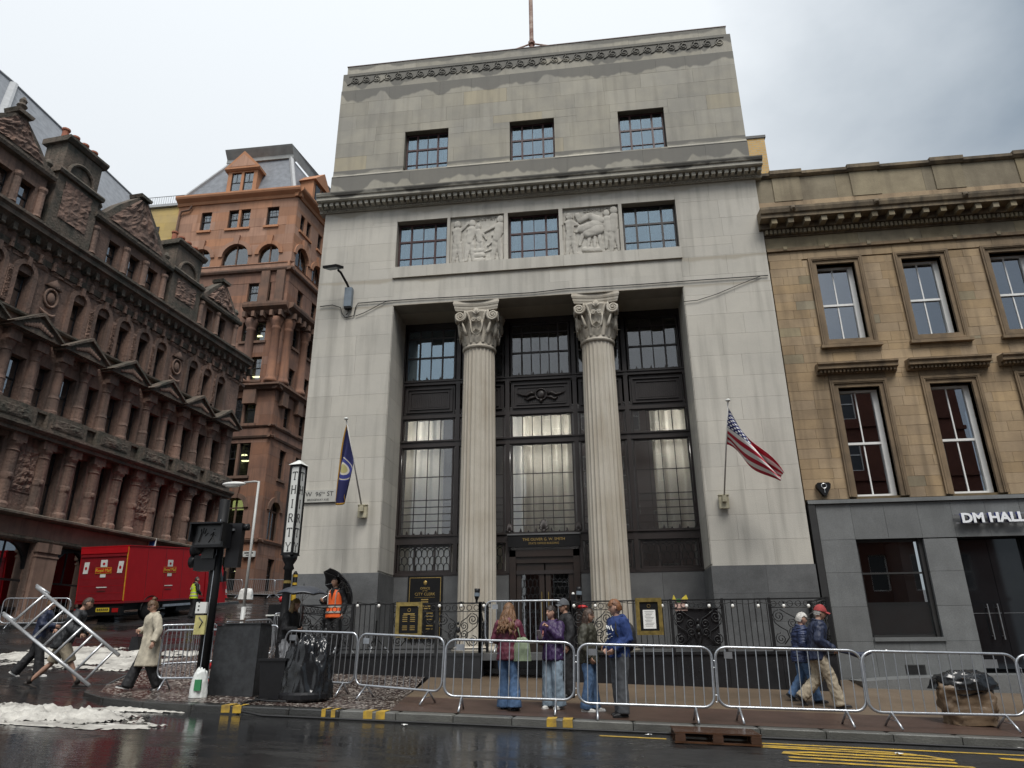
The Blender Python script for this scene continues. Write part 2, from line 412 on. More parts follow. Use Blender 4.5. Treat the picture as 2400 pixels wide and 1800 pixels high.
# corner and side-street pavement of exposed aggregate
KC = [(-3.6, 12.2), (-5.2, 12.2), (-6.9, 12.2), (-8.0, 12.4), (-9.1, 12.85), (-10.0, 13.5), (-10.6, 14.4), (-10.9, 15.6), (-10.95, 17.0)]+[(-10.95+.0963*(y-17), y) for y in (20, 25, 30, 36, 42, 47, 60)]
KI = [(-4.1, 16.52), (-5.2, 17.9), (-6.9, 17.9), (-8.1, 17.9), (-8.2, 17.95), (-8.2, 17.97), (-8.2, 17.98), (-8.2, 17.99), (-8.2, 18.0)]+[(-8.2+.0963*(y-18), y) for y in (20, 25, 30, 36, 42, 47, 60)]
loft('pavement_corner', M_agg, [p+(0,) for p in KC], [p+(0,) for p in KI], drop)
# front pavement: red-brown strip by the kerb, tan strip by the plinth
X1 = [-3.6, -1, 2, 5, 8, 12, 20, 30]
loft('pavement_strip', M_brown, [(x, 12.2, 0) for x in X1], [(x-.19 if x < -3 else x, 13.85, 0) for x in X1], PV, 4)
loft('pavement', M_tan, [(x-.19 if x < -3 else x, 13.853, 0) for x in X1], [(x-.5 if x < -3 else x, 18.2, 0) for x in X1], PV, 8)
# pavements across the side street
def RP(s, off): p_ = RO+TD*s+TN*off; return (p_.x, p_.y, 0)
S1 = [-30, -20, -10, -5, 0, 5, 9.6]
def PVs(x, y): return G(x, y)+.12
loft('pavement_far', M_agg, [RP(s, 1.35) for s in S1], [RP(s, -.1) for s in S1], PVs, 3)
loft('pavement_beyond', M_agg, [(-40, 45, 0), (-30, 45, 0), (-24, 45, 0), (-22, 45.6, 0), (-21.2, 47, 0), (-19.6, 62, 0)], [(-40, 47.6, 0), (-30, 47.6, 0), (-24.6, 47.6, 0), (-24.4, 47.7, 0), (-24.2, 48, 0), (-22.6, 62, 0)], PVs, 3)

kerb = empty('kerb', (0, 12, -1.1), kind='structure')
def kerbs(A, w, hf, mats, seg=.92):
    for a, b in zip(A, A[1:]):
        a = Vector((a[0], a[1], 0)); b = Vector((b[0], b[1], 0)); L_ = (b-a).length; n = max(1, round(L_/seg)); d = (b-a)/n
        for i in range(n):
            p0 = a+d*i; p1 = p0+d; c = (p0+p1)/2; t = d.normalized(); nrm = Vector((-t.y, t.x, 0)); c2 = c+nrm*(w/2)
            z0, z1 = hf(p0.x, p0.y), hf(p1.x, p1.y); m_ = mats[0] if (i % 5) else mats[-1]
            me = _UB.get('kerb'+m_.name)
            if me is None:
                b_ = bmesh.new(); bmesh.ops.create_cube(b_, size=1); bmesh.ops.bevel(b_, geom=b_.edges[:], offset=.05, segments=1, affect='EDGES')
                me = bpy.data.meshes.new('kerb_stone'); b_.to_mesh(me); b_.free(); me.materials.append(m_); _UB['kerb'+m_.name] = me
            o = obj('kerb_stone', me, kerb, Vector((c2.x, c2.y, (z0+z1)/2-.14))-Vector(kerb.location), (0, -math.atan2(z1-z0, d.length), math.atan2(t.y, t.x)), (d.length-.012, w, .28))
kerbs([(31, 11.9), (-4.35, 11.9)][::-1], .3, lambda x, y: PV(x, 12.05)+.004, [M_kerb])
kerbs([(-10.9, 16.2), (-10.85, 15.5), (-10.55, 14.3), (-9.95, 13.35), (-9.05, 12.65), (-7.95, 12.15), (-6.9, 11.9), (-4.35, 11.9)], .3, lambda x, y: drop(x, y+.1)+.004, [M_kerbd])
kerbs([(-10.95+.0963*(y-17), y) for y in (46, 36, 26, 16.5)], .28, lambda x, y: PVs(x, y)+.01, [M_kerbd])
kerbs([RP(s, 1.6)[:2] for s in (-12, 9.6)], .26, lambda x, y: PVs(x, y)+.008, [M_kerbd])
# yellow blips on the kerb edge, wrapped over the stone
mk = 0
for px in (458, 492, 738, 764, 856, 889, 1300, 1336):
    p_ = ongr(px, 1672, PV); x = p_.x; wdt = .15
    top = PV(x, 12.05)+.0095
    if px < 800 and px > 700: x, wdt = x, .07
    mb = MB(); z = lambda q: PV(q, 12.05)+.0085
    mb.add([(x-wdt/2, 11.893, z(x)-.11), (x+wdt/2, 11.893, z(x)-.11), (x+wdt/2, 11.893, z(x)+.001), (x-wdt/2, 11.893, z(x)+.001), (x+wdt/2, 12.19, z(x)+.004), (x-wdt/2, 12.19, z(x)+.004)], [(0, 1, 2, 3), (3, 2, 4, 5)])
    props(mb.build('kerb_marking', M_yel), kind='structure')
# yellow lines and bus-box lettering on the carriageway
def strip(pts, w_, name='road_marking', lift=.005):
    mb = MB(); P_ = [Vector((a, b, 0)) for a, b in pts]; vs = []
    for i, p_ in enumerate(P_):
        t = (P_[min(i+1, len(P_)-1)]-P_[max(i-1, 0)]).normalized(); nn = Vector((-t.y, t.x, 0))*(w_/2)
        for q in (p_-nn, p_+nn): vs.append((q.x, q.y, G(q.x, q.y)+lift))
    mb.add(vs, [(2*i, 2*i+1, 2*i+3, 2*i+2) for i in range(len(P_)-1)])
    o = mb.build(name, M_yel); props(o, kind='structure'); return o
def lin(a, b, n=10): return [(a[0]+(b[0]-a[0])*i/n, a[1]+(b[1]-a[1])*i/n) for i in range(n+1)]
strip(lin((-.2, 11.42), (.75, 11.40), 4), .09)
strip(lin((1.9, 11.40), (9.5, 11.33), 12), .085)
strip(lin((2.0, 11.20), (3.2, 11.17), 5)+[(3.75, 11.1), (3.95, 11.02), (3.8, 10.95), (3.3, 10.96)], .095, lift=.006)
strip(lin((2.0, 11.08), (4.05, 10.95), 6)+[(4.3, 10.7)], .10, lift=.007)
strip([(4.2, 10.72), (2.55, 10.80), (2.25, 10.74), (2.2, 10.66), (2.4, 10.6), (4.25, 10.52)], .11, lift=.008)
strip(lin((2.2, 10.40), (4.35, 10.28), 5), .10)
strip(lin((2.15, 10.16), (4.4, 10.02), 5), .10)
strip([(5.05, 11.02), (5.9, 10.72), (5.2, 10.60), (6.3, 10.42)], .11)
strip([(5.0, 11.03), (6.4, 10.98)], .10, lift=.006)

# foam lying on the wet road: uneven mounds, one mass each
def foam(name, cx, cy, rx, ry, rot, h, seed, thr=.0, res=.032, stretch=(1, 1)):
    rnd = Vector((seed*3.1, seed*1.7, seed)); cs, sn = math.cos(rot), math.sin(rot); nu, nv = int(2*rx/res), int(2*ry/res); H = {}
    def f(u, v):
        a, b = (u*2-1)*rx, (v*2-1)*ry; x = cx+a*cs-b*sn; y = cy+a*sn+b*cs
        e = 1-((a/rx)**2+(b/ry)**2)
        q = e*.9+.75*noise.fractal(Vector((a*.7*stretch[0], b*1.1*stretch[1], 0))+rnd, .9, 2.1, 5)+.30*noise.noise(Vector((a*5*stretch[0], b*8*stretch[1], 1))+rnd)+.22*noise.noise(Vector((a*14, b*19, 2))+rnd)-.28-thr
        return x, y, q
    mb = MB()
    for j in range(nv+1):
        for i in range(nu+1):
            x, y, q = f(i/nu, j/nv); H[i, j] = q
            zz = h*max(0, min(1, q*1.25))**1.1*(.75+.45*noise.noise(Vector((x*5, y*5, seed)))+.28*noise.noise(Vector((x*13, y*13, seed))))
            mb.v.append((x, y, G(x, y)+.004+max(0, zz)+(.0 if x < -10 or y < 12.3 else .03)))
    for j in range(nv):
        for i in range(nu):
            if min(H[i, j], H[i+1, j], H[i, j+1], H[i+1, j+1]) > 0:
                a = j*(nu+1)+i; mb.f.append((a, a+1, a+nu+2, a+nu+1))
    mb.m = [0]*len(mb.f)
    o = mb.build(name, M_foam, None, True)
    bm = bmesh.new(); bm.from_mesh(o.data); bmesh.ops.delete(bm, geom=[v for v in bm.verts if not v.link_faces], context='VERTS'); bm.to_mesh(o.data); bm.free()
    return o
props(foam('foam_bank', -10.3, 11.05, 3.9, .85, R(-8), .15, 3, -.12), 'thick bank of cream foam along the near gutter', 'foam', kind='stuff')
props(foam('foam_film', -8.3, 10.35, 2.2, .35, R(-4), .02, 5, .05, stretch=(1, 2)), 'thin streaks of foam floating on the wet road', 'foam', kind='stuff')
props(foam('foam_patch', -14.0, 18.9, 4.4, 2.3, R(-12), .10, 8, .02, .05), 'broad patch of white foam across the side street', 'foam', kind='stuff')
props(foam('foam_lumps', -7.9, 11.78, .95, .16, R(4), .07, 11, -.05, .03), 'small lumps of foam in the gutter by the signal pole', 'foam', kind='stuff')
props(foam('foam_trace', -6.85, 12.45, .5, .16, R(8), .03, 14, -.1, .025), 'smear of foam on the pavement under the black cabinet', 'foam', kind='stuff')
# ================================================================ MAIN STONE BUILDING
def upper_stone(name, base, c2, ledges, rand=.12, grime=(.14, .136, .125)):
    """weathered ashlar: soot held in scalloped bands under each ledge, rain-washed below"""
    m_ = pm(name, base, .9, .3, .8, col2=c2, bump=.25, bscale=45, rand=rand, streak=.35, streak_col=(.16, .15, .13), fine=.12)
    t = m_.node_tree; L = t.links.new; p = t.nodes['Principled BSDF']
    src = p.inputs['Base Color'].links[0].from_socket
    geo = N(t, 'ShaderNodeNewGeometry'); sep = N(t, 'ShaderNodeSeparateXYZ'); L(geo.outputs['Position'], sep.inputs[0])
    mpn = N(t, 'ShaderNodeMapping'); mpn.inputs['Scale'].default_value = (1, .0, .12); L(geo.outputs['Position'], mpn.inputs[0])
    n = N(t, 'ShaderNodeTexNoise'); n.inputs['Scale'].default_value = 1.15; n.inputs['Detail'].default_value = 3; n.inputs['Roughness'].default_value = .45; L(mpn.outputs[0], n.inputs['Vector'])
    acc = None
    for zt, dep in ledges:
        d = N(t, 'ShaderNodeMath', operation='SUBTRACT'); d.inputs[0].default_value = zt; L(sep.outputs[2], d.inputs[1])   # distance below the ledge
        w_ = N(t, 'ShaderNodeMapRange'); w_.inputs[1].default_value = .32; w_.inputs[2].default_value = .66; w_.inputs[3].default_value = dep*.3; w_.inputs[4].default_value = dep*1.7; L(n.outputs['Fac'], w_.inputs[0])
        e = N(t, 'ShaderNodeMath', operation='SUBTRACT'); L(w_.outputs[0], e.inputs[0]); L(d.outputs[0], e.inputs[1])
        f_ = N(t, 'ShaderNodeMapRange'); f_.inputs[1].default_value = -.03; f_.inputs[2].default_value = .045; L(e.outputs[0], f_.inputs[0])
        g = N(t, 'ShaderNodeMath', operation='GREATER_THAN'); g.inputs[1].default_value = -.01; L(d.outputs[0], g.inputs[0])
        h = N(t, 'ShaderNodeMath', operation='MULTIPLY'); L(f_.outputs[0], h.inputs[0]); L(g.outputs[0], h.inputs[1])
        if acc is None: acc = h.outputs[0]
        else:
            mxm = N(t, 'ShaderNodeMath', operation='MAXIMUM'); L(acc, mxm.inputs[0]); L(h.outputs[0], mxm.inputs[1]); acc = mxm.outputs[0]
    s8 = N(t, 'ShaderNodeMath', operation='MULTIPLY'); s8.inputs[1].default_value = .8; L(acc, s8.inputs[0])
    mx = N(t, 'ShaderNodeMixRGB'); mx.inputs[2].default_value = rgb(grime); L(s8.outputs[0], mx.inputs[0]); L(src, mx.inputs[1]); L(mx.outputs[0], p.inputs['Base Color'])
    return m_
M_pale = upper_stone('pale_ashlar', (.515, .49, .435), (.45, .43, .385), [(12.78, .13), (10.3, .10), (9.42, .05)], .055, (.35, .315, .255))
M_palej = pm('pale_joint', (.33, .31, .27), .95, .2, 3)
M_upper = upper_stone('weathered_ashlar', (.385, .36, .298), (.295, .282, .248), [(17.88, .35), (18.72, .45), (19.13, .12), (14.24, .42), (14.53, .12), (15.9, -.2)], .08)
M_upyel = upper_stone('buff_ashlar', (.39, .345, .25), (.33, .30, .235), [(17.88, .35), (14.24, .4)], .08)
M_upj = pm('weathered_joint', (.2, .19, .16), .95, .3, 3)
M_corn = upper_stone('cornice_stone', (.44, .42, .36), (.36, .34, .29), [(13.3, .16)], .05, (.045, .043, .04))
M_gran = pm('grey_granite', (.13, .133, .135), .38, .3, 2.0, bump=.1, bscale=80, rand=.08, fine=.35, rvar=.2)
M_grand = pm('dark_granite', (.022, .022, .024), .22, .4, 2.0, rand=.12, fine=.3, rvar=.2)
M_iron = pm('black_ironwork', (.012, .012, .013), .42, .3, 8, bump=.1, bscale=60)
M_bronze = pm('dark_bronze', (.028, .021, .020), .45, .35, 3, bump=.1, bscale=60, rvar=.2)
M_wood = pm('dark_door_wood', (.026, .016, .012), .4, .4, 4, rvar=.2)
M_colm = pm('column_stone', (.50, .465, .40), .85, .22, .7, col2=(.40, .36, .295), bump=.25, bscale=45, streak=.55, streak_col=(.25, .20, .14), fine=.12)
M_red_frame = pm('oxblood_frame', (.06, .02, .02), .5, .3, 6)
M_wht = pm('white_paint', (.75, .75, .73), .5, .1, 5)
M_int = pm('dim_interior', (.10, .10, .105), .9, .2, .6)
M_intd = pm('dark_interior', (.03, .03, .032), .9, .2, .6)
M_cur = pm('cream_curtain', (.92, .91, .86), .9, .12, 4)
def curtain_mat():
    t = M_cur.node_tree; L = t.links.new; p = t.nodes['Principled BSDF']; o_ = t.nodes['Material Output']; tr = N(t, 'ShaderNodeBsdfTranslucent'); tr.inputs[0].default_value = (.8, .77, .68, 1); mx = N(t, 'ShaderNodeMixShader'); mx.inputs[0].default_value = .36; L(p.outputs[0], mx.inputs[1]); L(tr.outputs[0], mx.inputs[2]); L(mx.outputs[0], o_.inputs[0])
curtain_mat()
M_g_up = glass('window_glass_bright', .24, (.72, .80, .84), .008, 0, (.60, .73, .82))
M_g_lo = glass('window_glass', .045, (1, 1, .99), .006, 0)
M_g_sash = glass('sash_glass', .28, (.55, .57, .6), .006, 0)
M_gold = pm('gold_lettering', (.55, .38, .13), .35, .3, 20, metal=.8)
M_brass = pm('brass_frame', (.38, .28, .09), .38, .5, 10, metal=.6, col2=(.2, .15, .05))
M_black = pm('matt_black', (.010, .010, .011), .5, .3, 6, spec=.22)

bank = empty('bank_building', (-1.61, 18, 0), 0, 'tall pale stone bank front with two fluted columns and flags', 'building')
def bk(mb, name, mat, smooth=False): return mb.build(name, mat, bank, smooth)
_OX, _OY = -1.61, 18.0
def W(x): return x-_OX
def shift(x0, x1): return x0-_OX, x1-_OX
# everything below is in building coordinates: x from the centre line, y from the wall face
HW = 6.58
OPEN = (-4.21, 4.21, -3, 9.40)
AW = [(-4.22, -2.64, 10.67, 12.30), (-.77, .77, 10.67, 12.30), (2.65, 4.22, 10.67, 12.30)]
RL = [(-2.55, -.89, 10.68, 12.30), (.89, 2.55, 10.68, 12.30)]
UW = [(-4.20, -2.74, 14.29, 15.90), (-.72, .72, 14.29, 15.90), (2.75, 4.19, 14.29, 15.90)]
wall('wall', M_palej, bank, -HW, HW, 1.75, 12.8, [OPEN]+AW+RL, .045, .6)
ashlar(bank, M_pale, -HW, -4.21, 1.75, 12.78, AW+RL, 0, .605, 1.35, 11, gap=.004, proud=.002)
ashlar(bank, M_pale, 4.21, HW, 1.75, 12.78, AW+RL, 0, .605, 1.35, 12, gap=.004, proud=.002)
ashlar(bank, M_pale, -4.21, 4.21, 9.40, 9.83, [], -.004, .43, 2.2, 13, gap=.003)
ashlar(bank, M_pale, -4.21, 4.21, 9.83, 10.30, [], 0, .47, 1.9, 14, gap=.003)
ashlar(bank, M_pale, -4.26, 4.26, 10.30, 10.67, [], -.06, .37, 1.6, 15, gap=.003, depth=.11)
ashlar(bank, M_pale, -4.21, 4.21, 10.67, 12.78, AW+RL, 0, .53, 1.4, 16, gap=.003)
# pier reveals and soffit of the deep opening
mb = MB(); mb.box(-4.75, -4.205, .6, 1.9, -1, 9.40); mb.box(4.205, 4.75, .6, 1.9, -1, 9.40); mb.box(-4.21, -4.203, .05, .6, 1.75, 9.4); mb.box(4.203, 4.21, .05, .6, 1.75, 9.4); bk(mb, 'reveal', M_pale)
for z in [1.8+.605*i for i in range(13)]:
    for sx in (-1, 1): ubox('reveal_course', M_pale, bank, *sorted((sx*4.2045, sx*4.19)), .01, 1.38, z+.003, min(z+.602, 9.39))
bk(MB().box(-4.21, 4.21, .0, 1.6, 9.404, 9.75), 'soffit', M_pale)
# granite base of the piers
for sx in (-1, 1):
    for j, (z0, z1) in enumerate([(-1.3, -.35), (-.347, .45), (.453, 1.1), (1.103, 1.748)]):
        xs_ = [4.17, 5.1+.35*(j % 2), HW+.02]
        for a, b in zip(xs_, xs_[1:]): ubox('granite_block', M_gran, bank, *sorted((sx*(a+.002), sx*(b-.002))), -.03, .5, z0, z1)
        ubox('granite_block', M_gran, bank, *sorted((sx*4.17, sx*4.6)), .503, 1.5, z0, z1)
# cornice with dentils
prof = [(.2, 12.78), (-.06, 12.78), (-.08, 12.86), (-.13, 12.87), (-.13, 13.0), (-.36, 13.0), (-.40, 13.03), (-.40, 13.13), (-.44, 13.15), (-.47, 13.22), (-.47, 13.26), (.2, 13.34)]
bk(MB().profile(prof, -HW-.17, HW+.17), 'cornice', M_corn)
dm = MB().box(-.055, .055, -.30, -.12, 12.875, 12.992).mesh('dentil', M_corn)
for i in range(72): obj('dentil', dm, bank, (-HW-.09+i*(2*HW+.18)/71, 0, 0))
mb = MB()
for i in range(150): x = -HW-.03+i*(2*HW+.06)/149; mb.box(x-.022, x+.022, -.11, -.05, 12.80, 12.845)
props(bk(mb, 'bead_row', M_corn), kind='stuff')
# upper stage, stepped back
US = HW-.03
ashlar(bank, M_upper, -US, US, 13.3, 14.24, UW, .10, .94, 2.3, 21, gap=.004)
bk(MB().profile([(.4, 14.236), (.09, 14.236), (.09, 14.26), (.17, 14.36), (.17, 14.53), (.4, 14.53)], -US+.01, -4.2), 'ledge', M_upper)
bk(MB().profile([(.4, 14.236), (.09, 14.236), (.09, 14.26), (.17, 14.36), (.17, 14.53), (.4, 14.53)], -2.74, -.72), 'ledge', M_upper)
bk(MB().profile([(.4, 14.236), (.09, 14.236), (.09, 14.26), (.17, 14.36), (.17, 14.53), (.4, 14.53)], .72, 2.75), 'ledge', M_upper)
bk(MB().profile([(.4, 14.236), (.09, 14.236), (.09, 14.26), (.17, 14.36), (.17, 14.53), (.4, 14.53)], 4.19, US-.01), 'ledge', M_upper)
wall('upper_wall', M_upj, bank, -US, US, 13.2, 17.85, UW, .24, .8)
ashlar(bank, M_upper, -US, US, 14.53, 17.88, UW, .20, .56, 1.45, 22, gap=.005, mats=[M_upyel])
ashlar(bank, M_upper, -US-.02, US+.02, 17.883, 18.70, [], .29, .82, 2.6, 23, gap=.004)
ashlar(bank, M_upper, -US+.07, US-.07, 18.704, 19.12, [], .39, .42, 2.0, 24, gap=.004, depth=.4)
bk(MB().box(-US, US, .3, .9, 17.86, 18.69), 'frieze_core', M_upj)
M_lead = pm('roof_flashing', (.16, .10, .09), .6, .4, 3)
bk(MB().box(-US+.05, US-.05, .375, 1.0, 19.124, 19.15), 'coping', M_lead)
bk(MB().box(-US+.1, US-.1, .81, 16, 13, 18.6), 'roof_mass', M_upj)
bk(MB().box(-HW+.1, HW-.1, 4.5, 16, -1.2, 13.1), 'rear_mass', M_intd)
# running-wave frieze: one wave per piece
pts = []
for i in range(26):
    a = i/25*3.4*math.pi; r_ = .155*(1-i/25*.82); pts.append((r_*math.cos(a+math.pi*.5), -.012, r_*math.sin(a+math.pi*.5)))
tail = [(-.30+.30*t_, -.010, -.16+.02*t_+.30*t_*t_) for t_ in [0, .2, .4, .6, .8, .95]]
wm = MB().tube(tail+pts, .02, 6, flat=.7).mesh('wave', M_upper, True)
nw = 33
for i in range(nw): obj('wave', wm, bank, (-US+.45+i*(2*US-.8)/(nw-1), .285, 18.37))
bk(MB().box(-US+.2, US-.2, .265, .3, 18.57, 18.60), 'frieze_fillet', M_upper)

# ---- windows
def grid_window(parent, x0, x1, z0, z1, y, xs, zs, fm, gm, fw=.05, bar=.022, thick_x=(), thick_z=(), tb=.05, name='window', depth=.06, jit=.0):
    """a window: outer frame and glazing bars, each pane a piece of its own"""
    X = [x0+fw+(x1-x0-2*fw)*u for u in xs]; Z = [z0+fw+(z1-z0-2*fw)*u for u in zs]
    mb = MB(); mb.box(x0, x1, y, y+depth, z0, z0+fw); mb.box(x0, x1, y, y+depth, z1-fw, z1); mb.box(x0, x0+fw, y, y+depth, z0+fw, z1-fw); mb.box(x1-fw, x1, y, y+depth, z0+fw, z1-fw)
    for i, x in enumerate(X[1:-1], 1):
        b = tb if i in thick_x else bar; mb.box(x-b/2, x+b/2, y+.006, y+depth-.01, z0+fw, z1-fw)
    for j, z in enumerate(Z[1:-1], 1):
        b = tb if j in thick_z else bar; mb.box(x0+fw, x1-fw, y+.003, y+depth-.013, z-b/2, z+b/2)
    win = mb.build(name, fm, parent)
    for i in range(len(X)-1):
        for j in range(len(Z)-1):
            ubox('pane', gm, win, X[i]+.003, X[i+1]-.003, y+depth*.5, y+depth*.5+.006, Z[j]+.003, Z[j+1]-.003, (random.gauss(0, jit), 0, random.gauss(0, jit)))
    return win
for k, (a, b, c, d) in enumerate(AW+UW):
    yb = .16 if k < 3 else .34
    grid_window(bank, a+.02, b-.02, c, d-.02, yb+.06, [0, .24, .5, .76, 1], [0, .24, .63, 1], M_red_frame if k != 2 else M_bronze, M_g_up, .045, .022, (1, 3), (2,), .06, jit=.004)
    # white inner sashes and dim room behind
    mb = MB(); w_ = b-a
    for q in (.12, .5, .86): mb.box(a+w_*q-.035, a+w_*q+.035, yb+.34, yb+.38, c, d)
    mb.box(a, b, yb+.34, yb+.38, d-.45, d-.39); mb.box(a, b, yb+.34, yb+.38, c+.55, c+.60); bk(mb, 'inner_sash', M_wht)
    bk(MB().box(a-.3, b+.3, yb+1.6, yb+1.64, c-.4, d+.3), 'room_wall', M_int)
    bk(MB().box(a, b, yb+.30, yb+1.6, d-.02, d), 'room_ceiling', M_int)
    if k < 3: bk(MB().box(a+.001, b-.001, -.0, yb+.1, c-.05, c+.001), 'sill', M_pale)
    else: bk(MB().box(a+.001, b-.001, .098, yb+.1, c-.05, c+.004), 'sill', M_upper)

# ---- carved reliefs
def relief(name, x0, z0, w_, h_, segs, word, nx=84, nz=84):
    def ht(u, v):
        h = 0
        for (ax, az, bx, bz, ra, rb, k) in segs:
            dx, dz = bx-ax, bz-az; l2 = dx*dx+dz*dz or 1e-9; t_ = max(0, min(1, ((u-ax)*dx+(v-az)*dz)/l2))
            d2 = (u-ax-t_*dx)**2+(v-az-t_*dz)**2; r_ = ra+(rb-ra)*t_
            if d2 < r_*r_: h = max(h, k+math.sqrt(r_*r_-d2)*.55)
        e = min(u, 1-u, v, 1-v)
        return (h+.008*noise.noise(Vector((u*14, v*14, len(segs)))))*min(1, max(0, e*40))
    mb = MB().grid(lambda u, v: (x0+u*w_, .085-ht(u, v)*w_*.62, z0+v*h_), nx, nz)
    o = mb.build(name, M_pale, bank, False)
    text_mesh('relief_lettering', word, .15, M_palej, o, (x0+w_*.62, .072, z0+h_*.93), FRONT, .01, sx=1.05)
    return o
def figure(x, z, h, lean=0, arm=0, arm2=0, k=.015):
    """standing figure in low relief: head, torso, legs, two arms"""
    s = h; hx = x+lean*s
    return [(hx, z+.90*s, hx, z+.93*s, .055*s*1.4, .05*s*1.4, k+.02), (x+lean*.8*s, z+.76*s, x, z+.47*s, .095*s, .075*s, k+.01),
            (x-.03*s, z+.45*s, x-.07*s, z+.03*s, .065*s, .04*s, k), (x+.04*s, z+.45*s, x+.09*s, z+.03*s, .065*s, .04*s, k),
            (x+lean*.8*s-.08*s, z+.77*s, x-.08*s+.2*s*math.cos(arm), z+.74*s+.22*s*math.sin(arm), .034*s, .026*s, k+.015),
            (x+lean*.8*s+.08*s, z+.77*s, x+.08*s+.24*s*math.cos(arm2), z+.74*s+.24*s*math.sin(arm2), .034*s, .026*s, k+.015),
            (x-.07*s, z+.03*s, x-.12*s, z+.02*s, .03*s, .02*s, k), (x+.09*s, z+.03*s, x+.14*s, z+.02*s, .03*s, .02*s, k)]
seg1 = figure(.13, .03, .9, 0, -1.2, .9)+figure(.36, .05, .88, .06, -.3, -.9)+figure(.55, .12, .72, -.05, .2, -1.2)+figure(.86, .03, .95, .08, 3.6, 4.0)
seg1 += [(.42, .26, .62, .26, .04, .04, .02), (.45, .16, .60, .16, .05, .06, .015), (.46, .06, .60, .06, .05, .05, .015), (.62, .22, .80, .28, .02, .02, .02), (.70, .35, .98, .62, .018, .018, .03)]
seg2 = figure(.12, .03, .88, .0, -.2, -.6)+figure(.90, .03, .95, .02, 4.0, 4.2)+figure(.80, .1, .82, -.02, 3.9, 4.3)
seg2 += [(.30, .72, .48, .82, .05, .06, .03), (.48, .82, .66, .70, .07, .09, .03), (.34, .55, .60, .62, .09, .11, .025), (.30, .74, .27, .84, .05, .06, .04), (.44, .45, .60, .52, .10, .13, .02),
         (.34, .42, .28, .22, .04, .03, .02), (.46, .35, .42, .10, .035, .025, .02), (.56, .35, .54, .08, .035, .025, .02), (.64, .40, .66, .08, .035, .025, .02), (.30, .60, .24, .50, .04, .03, .02),
         (.66, .70, .70, .56, .04, .03, .02), (.36, .12, .64, .10, .05, .05, .01), (.68, .20, .70, .04, .03, .03, .02)]
relief('relief_panel', RL[0][0], RL[0][2], 1.66, 1.62, seg1, 'INDUSTRY')
relief('relief_panel', RL[1][0], RL[1][2], 1.66, 1.62, seg2, 'COMMERCE')

